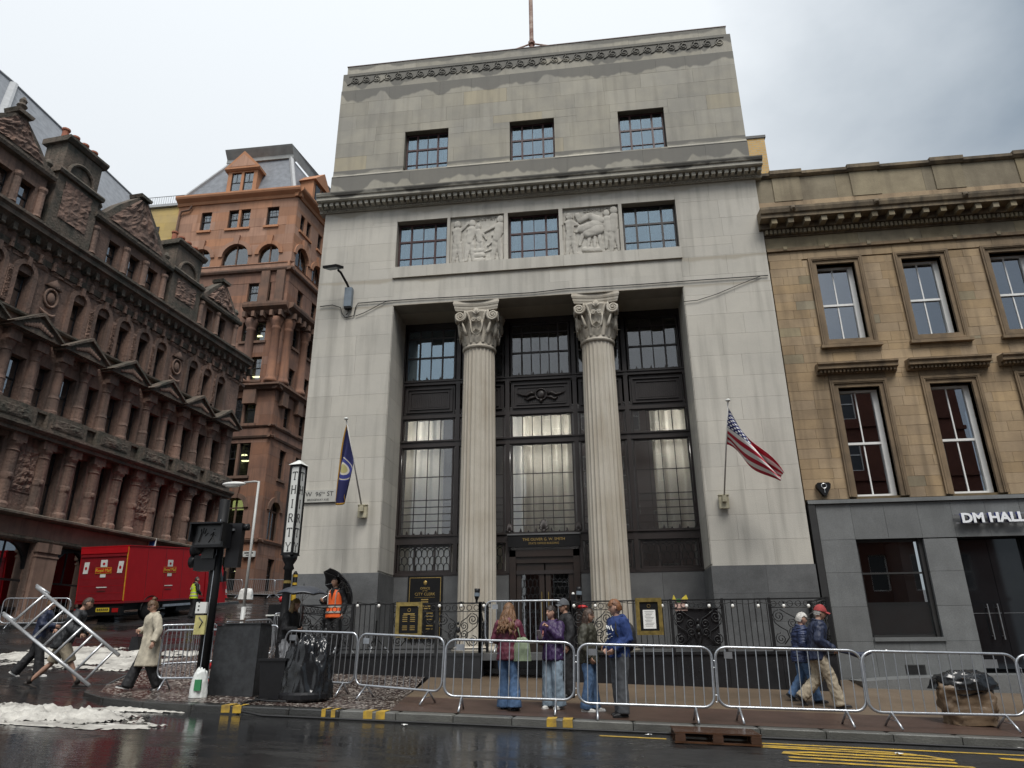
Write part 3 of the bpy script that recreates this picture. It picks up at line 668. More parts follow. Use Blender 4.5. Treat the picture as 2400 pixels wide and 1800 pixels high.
# ---- fluted columns
def flute(an, z):
    ph = (an*24/(2*math.pi)) % 1.0
    return 1 if (ph < .12 or ph > .88) else 1-.055*math.sqrt(max(0, 1-((ph-.5)/.38)**2))
CX = (-1.71, 1.73); CY = .62
def column(cx):
    col = empty('column', (cx, CY, 0), parent=bank)
    rows = [(.505-.055*(t_**1.6), -.05+8.05*t_) for t_ in [i/8 for i in range(9)]]
    MB().lathe(rows, 168, rfun=flute).build('shaft', M_colm, col)
    MB().lathe([(.60, -.25), (.60, -.2), (.64, -.16), (.64, -.12), (.58, -.08), (.52, -.05)], 40).build('base', M_colm, col, True)
    MB().lathe([(.45, 8.0), (.49, 8.02), (.495, 8.05), (.46, 8.08), (.45, 8.1), (.45, 8.3), (.47, 8.55), (.53, 8.85), (.60, 9.05), (.62, 9.1)], 48).build('bell', M_colm, col, True)
    cap = MB()
    n = 12; out = []                                           # concave-sided abacus
    for q in range(4):
        for i in range(n):
            t_ = i/n*2-1; x = t_*.66; y = -.66+.10*(1-t_*t_); a = q*math.pi/2
            out.append((x*math.cos(a)-y*math.sin(a), x*math.sin(a)+y*math.cos(a)))
    for z0, z1, s0, s1 in ((9.10, 9.17, .93, .96), (9.17, 9.25, .97, .98), (9.25, 9.31, 1.0, 1.03), (9.31, 9.40, 1.03, 1.0)):
        m = len(out); cap.add([(x*s0, y*s0, z0) for x, y in out]+[(x*s1, y*s1, z1) for x, y in out], [tuple(range(m-1, -1, -1)), tuple(range(m, 2*m))]+[(i, (i+1) % m, m+(i+1) % m, m+i) for i in range(m)])
    cap.build('abacus', M_colm, col)
    vol = MB()
    for q in range(4):                                         # a pair of volutes under the abacus on each face
        a = q*math.pi/2; f_ = Vector((math.cos(a), math.sin(a), 0)); t_ = Vector((-math.sin(a), math.cos(a), 0))
        for sgn in (-1, 1):
            sp_ = []
            for i in range(36):
                th = math.pi*.55+i/35*4.6*math.pi; r_ = .165*(1-i/35*.84); sp_.append(f_*(.585+.02*i/35)+t_*sgn*(.475-r_*math.cos(th)*-1)+Vector((0, 0, 8.915+r_*math.sin(th))))
            stem = [f_*(.50+.09*s_)+t_*sgn*(.14+.20*s_**1.5)+Vector((0, 0, 8.40+.66*math.sin(s_*math.pi/2))) for s_ in (0, .2, .4, .6, .8, 1)]
            vol.tube(stem+sp_[2:], [.022, .03, .036, .04, .042, .042]+[.042-.0006*i for i in range(34)], 7)
            vol.ell(f_*.60+t_*sgn*.475+Vector((0, 0, 8.915)), (.035, .035, .035), 8, 6)
            vol.tube([f_*(.50+.06*s_)+t_*sgn*(.30+.12*s_)+Vector((0, 0, 8.35+.40*s_)) for s_ in (0, .35, .7, 1)], [.05, .045, .035, .02], 6)
    vol.build('volutes', M_colm, col, True)
    lf = MB()                                                  # acanthus: curled leaves in two tiers and small centre scrolls
    def leaf(a, z0, h, wd, r0, curl):
        def fn(u, v):
            x = (u-.5)*wd*math.sin(math.pi*min(1, v*.9+.12))**.7*(1+.12*math.sin(v*26)); ro = r0+.08*v+curl*max(0, v-.6)**2*4+.02*math.cos((u-.5)*math.pi*2); z = z0+h*v-curl*.7*max(0, v-.82)**2*14
            ro -= .05*abs(u-.5)
            return (ro*math.cos(a)-x*math.sin(a), ro*math.sin(a)+x*math.cos(a), z)
        lf.grid(fn, 6, 10)
    for i in range(8): leaf(i*math.pi/4, 8.12, .42, .34, .46, .22)
    for i in range(8): leaf(i*math.pi/4+math.pi/8, 8.14, .70, .30, .47, .25)
    for q in range(4):
        a = q*math.pi/2
        for sgn in (-1, 1):
            pr = []
            for i in range(22):
                th = i/21*3.4*math.pi; r_ = .075*(1-i/21*.8); pr.append(((.585)*math.cos(a)-sgn*(.085-r_*math.cos(th))*math.sin(a), .585*math.sin(a)+sgn*(.085-r_*math.cos(th))*math.cos(a), 8.80+r_*math.sin(th)))
            lf.tube(pr, .018, 6)
            lf.tube([(.57*math.cos(a)-sgn*s_*math.sin(a), .57*math.sin(a)+sgn*s_*math.cos(a), z) for s_, z in ((.03, 8.32), (.13, 8.42), (.17, 8.6), (.16, 8.8))], .018, 6)
        for k in range(-3, 4):                                  # shell on each face
            lf.tube([(.60*math.cos(a), .60*math.sin(a), 8.95), (.64*math.cos(a)-.11*math.sin(k*.38)*math.sin(a), .64*math.sin(a)+.11*math.sin(k*.38)*math.cos(a), 8.95+.2*math.cos(k*.38))], [.012, .026], 6)
    lf.build('acanthus_leaves', M_colm, col, True)
    MB().lathe([(.45, 7.985), (.487, 8.0), (.487, 8.03), (.45, 8.045)], 40).build('necking', M_colm, col, True)
for cx in CX: column(cx)

# ---- bronze screen in the recess
YS = 1.42
BAYS = [(-4.19, -2.52, 'L'), (-2.44, -1.03, 'n'), (-.96, .96, 'C'), (1.03, 2.44, 'n'), (2.52, 4.19, 'R')]
mb = MB()
for x in (-4.2, -2.48, -.995, .995, 2.48, 4.2): mb.box(x-.06, x+.06, YS-.06, YS+.12, 1.8, 9.4)
for z0, z1 in ((9.22, 9.40), (7.36, 7.46), (6.30, 6.40), (5.42, 5.58), (2.62, 2.84), (1.76, 1.86)): mb.box(-4.2, 4.2, YS-.05, YS+.1, z0, z1)
for z in (7.47, 2.85, 5.59): mb.box(-4.2, 4.2, YS-.085, YS+.05, z-.02, z+.012)
bk(mb, 'screen_frame', M_bronze)
cr = [(-.055, 0), (-.055, .03), (-.03, .045), (-.018, .10), (0, .14), (.018, .10), (.03, .045), (.055, .03), (.055, 0)]
cm = MB().prism(cr, -.015, .015).mesh('cresting_leaf', M_bronze)
for a, b, t_ in BAYS:
    n = max(3, round((b-a)/.21))
    for i in range(n):
        for z in (2.862, 7.482):
            o = obj('cresting_leaf', cm, bank, (a+(i+.5)*(b-a)/n, YS-.03, z)); o.scale = (1, 1, 1 if i % 2 else .55)
anth = MB()
for k in range(-4, 5): anth.tube([(0, 0, .02), (.13*math.sin(k*.36), 0, .02+.34*math.cos(k*.30))], [.02, .035], 6)
anth.ell((0, 0, .04), (.06, .03, .06)); am = anth.mesh('anthemion', M_bronze, True)
for x, s in ((0, 1), (-.95, .75), (.95, .75)): obj('anthemion', am, bank, (x, YS-.07, 2.86), None, (s, 1, s))
def curtain(x0, x1, z0, z1, y, amp=.05, fold=9, seed=0):
    def fn(u, v):
        x = x0+(x1-x0)*u; k = (x1-x0)*fold
        return (x, y+amp*math.sin(u*k*2+seed+.6*math.sin(u*k*.7+seed))*(1+.4*v)+.02*noise.noise(Vector((x*3, v*2, seed))), z0+(z1-z0)*v)
    return MB().grid(fn, int((x1-x0)*60), 8).build('curtain', M_cur, bank, True)
XS4 = [0, .25, .5, .75, 1]
for a, b, t_ in BAYS:
    xs_ = XS4 if t_ != 'n' else [0, .33, .67, 1]
    if t_ == 'C': xs_ = [0, .17, .34, .5, .66, .83, 1]
    x0, x1 = a+.07, b-.07
    grid_window(bank, x0, x1, 7.50, 9.22, YS, xs_, [0, .44, .84, 1], M_bronze, M_g_lo if t_ != 'L' else M_g_up, .05, .03, (1, len(xs_)-2), (1, 2), .05, jit=.006)
    grid_window(bank, x0, x1, 5.60, 6.30, YS, xs_, [0, 1], M_bronze, M_g_lo, .04, .02, jit=.004)
    grid_window(bank, x0, x1, 2.86, 5.42, YS, xs_, [0, .075, .15, .23, .31, .39, .66, 1], M_bronze, M_g_lo, .04, .018, jit=.003)
    sp = MB(); sp.box(x0, x1, YS+.03, YS+.07, 6.40, 7.36)
    for m_, d_ in ((.06, -.02), (.16, -.005)):
        A, B, C_, D = x0+m_, x1-m_, 6.44+m_, 7.32-m_
        sp.box(A, B, YS+d_, YS+.04, C_, C_+.035); sp.box(A, B, YS+d_, YS+.04, D-.035, D); sp.box(A, A+.035, YS+d_, YS+.04, C_+.035, D-.035); sp.box(B-.035, B, YS+d_, YS+.04, C_+.035, D-.035)
    k = int((x1-x0-.46)/.055)
    for i in range(k): xx = x0+.23+(i+.5)*(x1-x0-.46)/k; sp.box(xx-.016, xx+.016, YS+.012, YS+.035, 6.66, 7.10)
    bk(sp, 'spandrel_panel', M_bronze)
em = MB(); em.tube([(.17*math.cos(i*math.pi/12), 0, .17*math.sin(i*math.pi/12)) for i in range(24)], .028, 6, True); em.ell((0, 0, 0), (.12, .04, .12))
for sx in (-1, 1):
    em.tube([(sx*.18, 0, .02), (sx*.30, 0, .06), (sx*.42, 0, -.02), (sx*.55, 0, .0), (sx*.72, 0, .05)], [.05, .06, .045, .035, .012], 6)
    em.tube([(sx*.16, 0, -.08), (sx*.30, 0, -.10), (sx*.40, 0, -.16), (sx*.50, 0, -.10)], [.04, .05, .04, .015], 6)
em.tube([(0, 0, -.15), (0, 0, -.26)], [.06, .04], 6)
o = bk(em, 'winged_emblem', M_bronze, True); o.location = (0, YS-.01, 6.9)
curtain(-4.05, -2.95, 5.6, 6.3, YS+.17, seed=1); curtain(-4.05, -2.90, 2.86, 5.42, YS+.17, seed=2)
curtain(-.86, .86, 5.6, 6.3, YS+.17, seed=3); curtain(-.88, .88, 2.86, 5.42, YS+.17, seed=4)
curtain(3.1, 4.1, 5.6, 6.3, YS+.17, seed=5); curtain(3.12, 4.1, 2.86, 5.42, YS+.17, seed=6)
bk(MB().box(-4.2, -2.5, YS+.15, YS+.2, 1.8, 2.62), 'blind', M_cur); bk(MB().box(-2.42, -1.04, YS+.15, YS+.2, 1.8, 2.62), 'blind', M_cur)
bk(MB().box(-4.7, 4.7, YS+2.2, YS+2.3, -.3, 9.7), 'hall_wall', M_int)
M_hall = emis('hall_lamp_and_backlight', (1, .97, .92), 7)
for x in (-.45, .45, -3.65, 3.65): bk(MB().box(x-.12, x+.12, YS+.42, YS+.72, 6.05, 6.10), 'hall_lamp_and_backlight', M_hall); bk(MB().box(x-.22, x+.22, YS+.5, YS+1.3, 5.3, 5.34), 'hall_lamp_and_backlight', M_hall); bk(MB().box(-4.7, 4.7, YS+.2, YS+2.3, 7.3, 7.44), 'hall_ceiling', M_int)  # upper central pair are lamps; side and lower glowing panels added to backlight curtains
# leaded lower lights: scale pattern bars on glass
def scales(x0, x1, z0, z1, nx, nz, r_=.010, y=YS-.005):
    mb = MB(); w_ = (x1-x0)/nx; h = (z1-z0)/nz
    for j in range(nz):
        for i in range(-1, nx+1):
            cx = x0+(i+.5+(.5 if j % 2 else 0))*w_; p_ = []
            for k in range(9):
                a = math.pi*k/8; p_.append((cx-math.cos(a)*w_*.48, y, z0+j*h+h*(.45+.5*math.sin(a))))
            p_ = [(cx-w_*.5, y, z0+j*h)]+p_+[(cx+w_*.5, y, z0+j*h)]
            p_ = [q for q in p_ if x0-.001 <= q[0] <= x1+.001]
            if len(p_) > 2: mb.tube(p_, r_, 5)
    return mb
for a, b, t_ in BAYS:
    if t_ == 'C': continue
    x0, x1 = a+.07, b-.07; win = grid_window(bank, x0, x1, 1.87, 2.60, YS, [0, 1] if t_ == 'n' else [0, .3, .7, 1], [0, 1], M_bronze, M_g_lo, .05, .05, name='leaded_window')
    n = 9 if t_ != 'n' else 8
    props(scales(x0+.05, x1-.05, 1.92, 2.50, n, 3).build('leading', M_iron, win), kind='stuff')
    mb = MB()
    for i in range(n): xx = x0+.05+(i+.5)*(x1-x0-.1)/n; mb.tube([(xx+.07*math.cos(q*math.pi/6), YS-.01, 2.55+.045*math.sin(q*math.pi/6)) for q in range(12)], .012, 5, True)
    props(mb.build('tracery', M_iron, win), kind='stuff')
# dark granite dado in the recess
for a, b in ((-4.2, -3.1), (-3.1, -2.0), (-2.0, -.97), (.97, 2.0), (2.0, 3.1), (3.1, 4.2)):
    for z0, z1 in ((-.25, .8), (.8, 1.76)): ubox('granite_slab', M_gran if a > 0 or z1 < 1 else M_gran, bank, a+.003, b-.003, YS-.04, YS+.3, z0+.002, z1-.002)
# doorway
door = empty('doorway', (0, YS, 0), parent=bank)
mb = MB(); mb.box(-.95, -.78, -.10, .1, -.2, 2.40); mb.box(.78, .95, -.10, .1, -.2, 2.40); mb.box(-.95, .95, -.10, .1, 2.22, 2.40); mb.box(-.78, .78, -.06, .06, 2.05, 2.22); mb.build('door_frame', M_wood, door)
for sx in (-1, 1):
    mb = MB(); X0, X1 = sorted((sx*.02, sx*.77)); mb.box(X0, X0+.13, -.02, .05, -.2, 2.04); mb.box(X1-.13, X1, -.02, .05, -.2, 2.04); mb.box(X0+.13, X1-.13, -.02, .05, 1.86, 2.04); mb.box(X0+.13, X1-.13, -.02, .05, -.2, .1); leafo = mb.build('door_leaf', M_wood, door)
    ubox('pane', M_g_lo, leafo, X0+.13, X1-.13, .02, .03, .1, 1.86)
    o = scales(X0+.14, X1-.14, .1, 1.84, 4, 9, .009, y=-.0); props(o.build('leading', M_iron, leafo), kind='stuff')
    MB().cyl((sx*.09, -.08, .45), (sx*.09, -.08, 1.30), .012, n=8).cyl((sx*.09, -.08, .5), (sx*.09, 0, .5), .01).cyl((sx*.09, -.08, 1.25), (sx*.09, 0, 1.25), .01).build('pull_handle', M_brass, leafo)
MB().box(-.95, .95, .5, .55, -.2, 2.4).build('lobby', M_intd, door)
sg = MB().box(-.98, .98, -.16, -.06, 2.47, 2.79).build('fascia', M_black, door)
MB().box(-1.0, 1.0, -.18, -.05, 2.79, 2.83).build('fascia_cap', M_gran, sg)
text_mesh('lettering', 'THE OLIVER G. W. SMITH', .105, M_gold, sg, (0, -.163, 2.665), FRONT, .003, sx=.98)
text_mesh('lettering', 'STATE OFFICE BUILDING', .075, M_gold, sg, (0, -.163, 2.56), FRONT, .003, sx=1.0)

# terrace on a black plinth, with entrance steps
tr = MB(); tr.box(-5.55, 6.32, -1.35, 1.38, -.34, -.2); tr.build('terrace_floor', M_gran, bank)
for X0, X1, n in ((-5.55, -1.24, 4), (.83, 6.34, 5)):
    for i in range(n):
        a, b = X0+(X1-X0)*i/n, X0+(X1-X0)*(i+1)/n; ubox('plinth_slab', M_grand, bank, a+.003, b-.003, -1.5, -1.2, -1.4, -.24)
    MB().box(X0-.02, X1+.02, -1.53, -1.17, -.24, -.18).build('plinth_cap', M_grand, bank)
for X in (-5.53, 6.32): ubox('plinth_slab', M_grand, bank, X-.02, X+.02, -1.2, 0, -1.4, -.2)
for X in (-1.24, .83): ubox('plinth_slab', M_grand, bank, X-.02, X+.02, -1.2, .2, -1.4, -.2)
for i in range(4): ubox('step', M_grand, bank, -1.22, .81, -1.36+.32*i, .3, -1.4, -.86+.165*i)
# roof mast behind the parapet
mast = empty('roof_mast', (.95, 2.2, 18.5), parent=bank)
mp_ = at(1245, 60, 20.2)
M_rust = pm('flaking_paint', (.45, .35, .29), .7, .6, 4, col2=(.16, .06, .04))
mast.location = (mp_.x-_OX, 2.2, 18.6)
MB().cyl((0, 0, 0), (0, 0, 9), .085, .07).build('mast_pole', M_rust, mast)
MB().cyl((0, 0, 2.55), (0, 0, 2.66), .13).build('mast_collar', M_rust, mast)
for q in ((-1.1, -.6), (1.25, -.6), (0, 1.2)): MB().cyl((0, 0, 2.6), (q[0], q[1], 1.6), .03, n=6).build('mast_brace', M_rust, mast)
# ================================================================ SANDSTONE BUILDING ON THE RIGHT
M_sand = pm('blonde_sandstone', (.395, .29, .175), .9, .3, .9, col2=(.26, .19, .118), bump=.35, bscale=40, rand=.10, streak=.6, streak_col=(.13, .095, .06), fine=.12)
M_sandg = pm('grey_sandstone', (.30, .255, .17), .9, .3, 1.3, col2=(.2, .165, .11), bump=.3, bscale=40, rand=.15, streak=.4, streak_col=(.10, .08, .055), fine=.12)
M_sandt = pm('brown_trim', (.245, .175, .105), .85, .35, 1.8, col2=(.15, .108, .066), bump=.3, bscale=40, streak=.55, streak_col=(.06, .045, .032), fine=.12)
M_sandd = pm('sooty_trim', (.25, .195, .125), .9, .5, 1.6, col2=(.10, .08, .058), bump=.3, bscale=40, streak=.7, streak_col=(.03, .027, .022))
M_sandj = pm('sandstone_joint', (.15, .11, .06), .95, .3, 3)
M_sashw = pm('white_sash', (.80, .80, .78), .4, .08, 5)
M_panel = pm('granite_panel', (.175, .182, .183), .42, .25, 1.4, bump=.08, bscale=90, rand=.10, fine=.4, rvar=.15, streak=.2, streak_col=(.07, .07, .07))
M_steel = pm('brushed_steel', (.55, .55, .55), .3, .2, 8, metal=.9)
M_frost = pm('frosted_film', (.20, .225, .24), .25, .12, 1.5)
M_darkglass = pm('dark_glass', (.012, .013, .015), .04, .3, 2, spec=.8)
M_vent = pm('vent_grille', (.03, .03, .03), .5, .2, 5)
sb = empty('sandstone_building', (0, 18.1, 0), 0, 'honey-coloured sandstone building with white sash windows above grey granite shopfront', 'building')
XR = 19.5; WX = [6.06+2.24*i for i in range(6)]
hol = []
for x in WX: hol += [(x+.2, x+1.22, 7.57, 9.86), (x+.2, x+1.22, 3.36, 6.20)]
wall('wall', M_sandj, sb, 5.0, XR, 3.2, 12.0, hol, .05, .5)
arch_h = []
for x in WX: arch_h += [(x+.02, x+1.40, 7.38, 10.02), (x+.02, x+1.40, 3.3, 6.55)]
ashlar(sb, M_sand, 5.02, 12.7, 3.3, 10.32, arch_h, 0, .262, .66, 31, gap=.006, mats=[M_sandg], vary=.5, proud=.006)
wall('end_wall', M_sand, sb, 12.7, XR, 3.3, 10.32, arch_h, .0, .06)
def sash(parent, x0, x1, z0, z1, y, mat=M_sashw, gm=M_g_sash):
    zm = (z0+z1)/2-.02; root = MB()
    root.box(x0, x0+.075, y, y+.12, z0, z1); root.box(x1-.13, x1, y, y+.12, z0, z1); root.box(x0+.075, x1-.13, y, y+.12, z1-.06, z1); root.box(x0+.075, x1-.13, y-.04, y+.12, z0, z0+.07)
    win = root.build('sash_window', mat, parent); a, b = x0+.075, x1-.13; c = (a+b)/2
    mb = MB(); mb.box(a, b, y+.02, y+.07, zm-.03, zm+.03); mb.box(c-.016, c+.016, y+.03, y+.06, zm+.03, z1-.06); mb.box(c-.016, c+.016, y+.05, y+.085, z0+.07, zm-.03); mb.build('glazing_bars', mat, win)
    for xa, xb in ((a, c-.016), (c+.016, b)):
        for za, zb, yy in ((zm+.03, z1-.06, .045), (z0+.07, zm-.03, .07)): ubox('pane', gm, win, xa, xb, y+yy, y+yy+.006, za, zb, (random.gauss(0, .006), 0, random.gauss(0, .006)))
    return win
for x in WX:
    for z0, z1, up in ((7.57, 9.86, 1), (3.36, 6.20, 0)):
        sash(sb, x+.2, x+1.22, z0, z1-.02, .22)
        MB().box(x-.3, x+1.7, 1.6, 1.65, z0-.5, z1+.4).build('room_wall', M_intd, sb)
        fr = MB()
        for (o_, i_, yy) in ((0, .20, -.03), (.0, .10, -.07), (.045, .07, -.085)):     # stepped architrave
            A, B, C_, D = x+o_, x+1.44-o_-.02, z0-.2+o_ if up else z0-.02, z1+.20-o_
            a, b, c, d = x+i_, x+1.42-i_, z0-.2+i_ if up else z0-.02, z1+.2-i_
            fr.box(A, a, yy, .2 if o_ == 0 and i_ == .2 else -.001+yy+.05, C_, D); fr.box(b, B, yy, .2 if o_ == 0 and i_ == .2 else yy+.05, C_, D); fr.box(a, b, yy, .2 if o_ == 0 and i_ == .2 else yy+.05, d, D)
            if up: fr.box(a, b, yy, .2 if o_ == 0 and i_ == .2 else yy+.05, C_, c)
        fr.build('architrave', M_sandt, sb)
        if up: MB().box(x-.05, x+1.49, -.13, .1, z0-.26, z0-.18).build('sill', M_sandt, sb)
        else:
            MB().box(x+.0, x+1.42, -.035, .1, 6.42, 6.56).build('frieze', M_sandt, sb)
            MB().profile([(.1, 6.56), (-.10, 6.56), (-.12, 6.64), (-.26, 6.66), (-.26, 6.74), (-.31, 6.78), (-.31, 6.82), (.1, 6.86)], x-.28, x+1.70).build('hood', M_sandt, sb)
            mb = MB()
            for i in range(20): q = x-.2+i*(1.82/19); mb.box(q-.025, q+.025, -.20, -.10, 6.575, 6.64)
            props(mb.build('hood_dentils', M_sandt, sb), kind='stuff')
MB().box(5.0, XR, -.07, .1, 10.33, 10.42).build('string_course', M_sandt, sb)
for i in range(12): MB().box(-.05, .05, -.09, 0, 10.36, 10.46).build('cramp', M_sandg, sb).location = (5.5+1.12*i, 0, 0)
ashlar(sb, M_sandg, 5.0, 12.7, 10.42, 10.80, [], -.01, .38, 1.3, 33)
MB().box(12.7, XR, -.01, .1, 10.42, 10.8).build('frieze', M_sandg, sb)
MB().profile([(.1, 10.80), (-.05, 10.80), (-.05, 10.83), (-.10, 10.84), (-.10, 10.98), (-.19, 11.0), (-.19, 11.16), (-.50, 11.17), (-.50, 11.27), (-.55, 11.30), (-.58, 11.40), (-.58, 11.47), (.1, 11.56)], 4.86, XR).build('cornice', M_sandd, sb)
dm = MB().box(-.035, .035, -.17, -.09, 10.845, 10.965).mesh('dentil', M_sandg)
for i in range(66): obj('dentil', dm, sb, (5.05+i*.1155, 0, 0))
mo = MB(); mo.prism([(-.075, 0), (.075, 0), (.075, .15), (-.075, .15)], -.45, -.15); mo.tube([(-.07, -.40, .03), (.07, -.40, .03)], .045, 8); mom = mo.mesh('modillion', M_sandg)
for i in range(17): obj('modillion', mom, sb, (5.22+i*.446, 0, 11.01))
for x in (5.73, 7.95, 10.25, 12.5):
    mb = MB().ell((0, 0, 0), (.075, .07, .09)); mb.ell((0, -.05, -.02), (.04, .05, .04)); mb.ell((-.06, 0, .06), (.03, .03, .03)); mb.ell((.06, 0, .06), (.03, .03, .03)); mb.build('lion_mask', M_sandd, sb, True).location = (x, -.58, 11.38)
# blocking course and parapet
MB().box(4.95, XR, -.02, .5, 11.56, 11.98).build('blocking_course', M_sand, sb)
ashlar(sb, M_sandg, 4.98, 12.8, 11.98, 12.80, [], .0, .82, 1.9, 35, depth=.3)
MB().box(12.8, XR, 0, .3, 11.98, 12.8).build('parapet', M_sandg, sb)
MB().profile([(.45, 12.80), (-.03, 12.80), (-.10, 12.86), (-.10, 12.95), (.45, 12.98)], 4.95, XR).build('coping', M_sandd, sb)
for x in (5.45, 7.62, 9.88, 12.1):
    MB().box(x, x+.78, -.035, .1, 11.99, 12.80).build('parapet_pier', M_sandg, sb)
    MB().profile([(.3, 12.80), (-.07, 12.80), (-.14, 12.88), (-.14, 13.0), (.3, 13.03)], x-.06, x+.84).build('pier_cap', M_sandd, sb)
MB().box(4.98, XR, .5, 12, 9, 12.9).build('roof_mass', M_sandj, sb)
# granite shopfront, panel by panel
SW = (6.05, 7.56, .09, 2.30); SD = (8.31, 9.82, -.70, 2.29)
wall('shopfront_core', M_black, sb, 5.06, XR, -1.6, 3.2, [SW, SD], .03, .4)
zs_ = [-1.5, -.78, .0, .765, 1.54, 2.31, 3.17]; xs_ = [5.22]+[6.03+.765*i for i in range(18)]
for z0, z1 in zip(zs_, zs_[1:]):
    for a, b in zip(xs_, xs_[1:]):
        for q in rects_minus(a, b, z0, z1, [SW, SD]):
            if q[1]-q[0] > .05 and q[3]-q[2] > .05: ubox('granite_panel', M_panel, sb, q[0]+.003, q[1]-.003, -.05-random.random()*.003, .03, q[2]+.003, q[3]-.003)
MB().box(5.04, 5.20, -.10, .1, -1.5, 3.24).build('shopfront_trim', M_vent, sb)
MB().box(5.04, XR, -.12, .1, 3.18, 3.27).build('fascia_trim', M_panel, sb)
sw = empty('shop_window', (0, 0, 0), parent=sb); a, b, c, d = SW
mb = MB(); mb.box(a, b, .10, .18, c, c+.05); mb.box(a, b, .10, .18, d-.05, d); mb.box(a, a+.05, .10, .18, c, d); mb.box(b-.09, b, .05, .18, c, d); mb.box(a, b, .11, .17, 1.50, 1.54); mb.build('frame', M_vent, sw)
ubox('pane', M_g_lo, sw, a+.05, b-.09, .13, .138, 1.54, d-.05); ubox('pane', M_g_lo, sw, a+.05, b-.09, .13, .138, c+.05, 1.50)
ubox('frosted_film', M_frost, sw, a+.05, b-.09, .142, .146, c+.05, .86)
MB().box(a-.1, b+.1, 1.2, 1.25, -.2, 2.6).build('room_wall', M_intd, sw); MB().box(b-.45, b-.1, .3, 1.2, .8, 2.3).build('display_panel', M_int, sw)
MB().box(a, b+.04, -.10, .1, c-.09, c-.003).build('sill', M_panel, sb)
sdr = empty('shop_door', (0, 0, 0), parent=sb); a, b, c, d = SD
for sx, (xa, xb) in ((1, (a+.02, 9.05)), (-1, (9.06, b-.02))):
    lf_ = MB().box(xa, xb, .20, .25, c+.1, d-.02).build('door_leaf', M_darkglass, sdr); q = xb-.14 if sx > 0 else xa+.12
    q = 8.72 if sx > 0 else 8.94
    MB().cyl((q, .12, .02), (q, .12, .80), .014, n=8).cyl((q, .12, .1), (q, .2, .1), .01).cyl((q, .12, .72), (q, .2, .72), .01).build('pull_handle', M_steel, lf_)
    MB().box(xa+.02, xb-.02, .193, .2, .59, .60).build('door_line', M_steel, lf_)
MB().box(a+.02, a+.38, .19, .20, -.58, -.40).build('letter_plate', M_steel, sdr)
MB().box(a, b, .25, .3, c, d).build('door_back', M_black, sdr)
vg = MB().box(6.61, 7.04, -.058, -.05, -.70, -.50)
for i in range(7): vg.box(6.63, 7.02, -.07, -.056, -.685+i*.026, -.672+i*.026)
vg.build('vent_grille', M_vent, sb)
# stone step running along the shopfront
st = MB(); P_ = lambda x: (x, PV(x, 17.2))
for x0, x1, z0, z1 in ((5.35, 6.3, -.80, -.74), (6.3, 8.0, -.74, -.68), (8.0, 12.5, -.68, -.68)):
    st.add([(x0, -1.05, z0), (x1, -1.05, z1), (x1, .0, z1), (x0, .0, z0), (x0, -1.05, -1.6), (x1, -1.05, -1.6), (x1, 0, -1.6), (x0, 0, -1.6)], [(0, 1, 2, 3), (4, 5, 1, 0), (5, 6, 2, 1), (7, 4, 0, 3)])
st.build('entrance_step', M_panel, sb)
sn = empty('shop_sign', (9.13, 17.98, 2.72), 0, 'raised white letters reading DM HALL on a steel rail above black doors', 'sign')
M_blue = pm('blue_letter_return', (.02, .03, .16), .4, .1, 5)
M_let = pm('white_letter_face', (.85, .87, .9), .35, .03, 5)
for z in (-.10, .10): MB().box(-.80, .80, -.03, .0, z-.018, z+.018).build('rail', M_steel, sn)
text_mesh('letter_return', 'DM HALL', .305, M_blue, sn, (0, -.065, -.005), FRONT, .035, bold=.011, sx=1.1)
text_mesh('letter_face', 'DM HALL', .305, M_let, sn, (0, -.108, -.005), FRONT, .006, bold=.012, sx=1.1)
al = empty('alarm_box', tuple(at(1930, 1145, 18.02)), 0, 'black shield-shaped alarm box on honey sandstone', 'alarm')
sh = [(-.17, .10), (-.13, .14), (.13, .14), (.17, .10), (.15, .0), (.03, -.19), (-.03, -.19), (-.15, .0)]
MB().prism([p_ for p_ in sh[::-1]], -.07, .06).build('casing', M_black, al)
MB().tube([(.06*math.cos(i*math.pi/8), -.075, .05+.06*math.sin(i*math.pi/8)) for i in range(16)], .011, 6, True).tube([(0, -.075, -.01), (0, -.075, -.12)], .01).build('emblem', M_steel, al)

# pale brick block far behind the right shoulder of the bank
def brick_mat(name, c1, c2, cm, scale, squash=1):
    m_, t, p = mat_new(name); L = t.links.new; geo = N(t, 'ShaderNodeNewGeometry'); mpn = N(t, 'ShaderNodeMapping'); mpn.inputs['Rotation'].default_value = (R(-90), 0, 0)
    L(geo.outputs['Position'], mpn.inputs[0]); b = N(t, 'ShaderNodeTexBrick'); b.inputs['Scale'].default_value = scale; b.inputs['Color1'].default_value = rgb(c1); b.inputs['Color2'].default_value = rgb(c2); b.inputs['Mortar'].default_value = rgb(cm); b.inputs['Mortar Size'].default_value = .03
    L(mpn.outputs[0], b.inputs['Vector']); L(b.outputs[0], p.inputs['Base Color']); p.inputs['Roughness'].default_value = .9; return m_
M_ybrick = brick_mat('yellow_brick', (.58, .38, .15), (.50, .31, .11), (.42, .36, .25), 1.9)
yb = empty('brick_block', (6.5, 30, 0), 0, 'yellow brick block peeping out behind the bank cornice', 'building')
MB().box(-4.5, 2.52, 0, 8, 0, 23.7).build('wall', M_ybrick, yb); MB().box(-4.6, 2.58, -.05, 8.1, 23.7, 23.85).build('roof_edge', M_vent, yb)

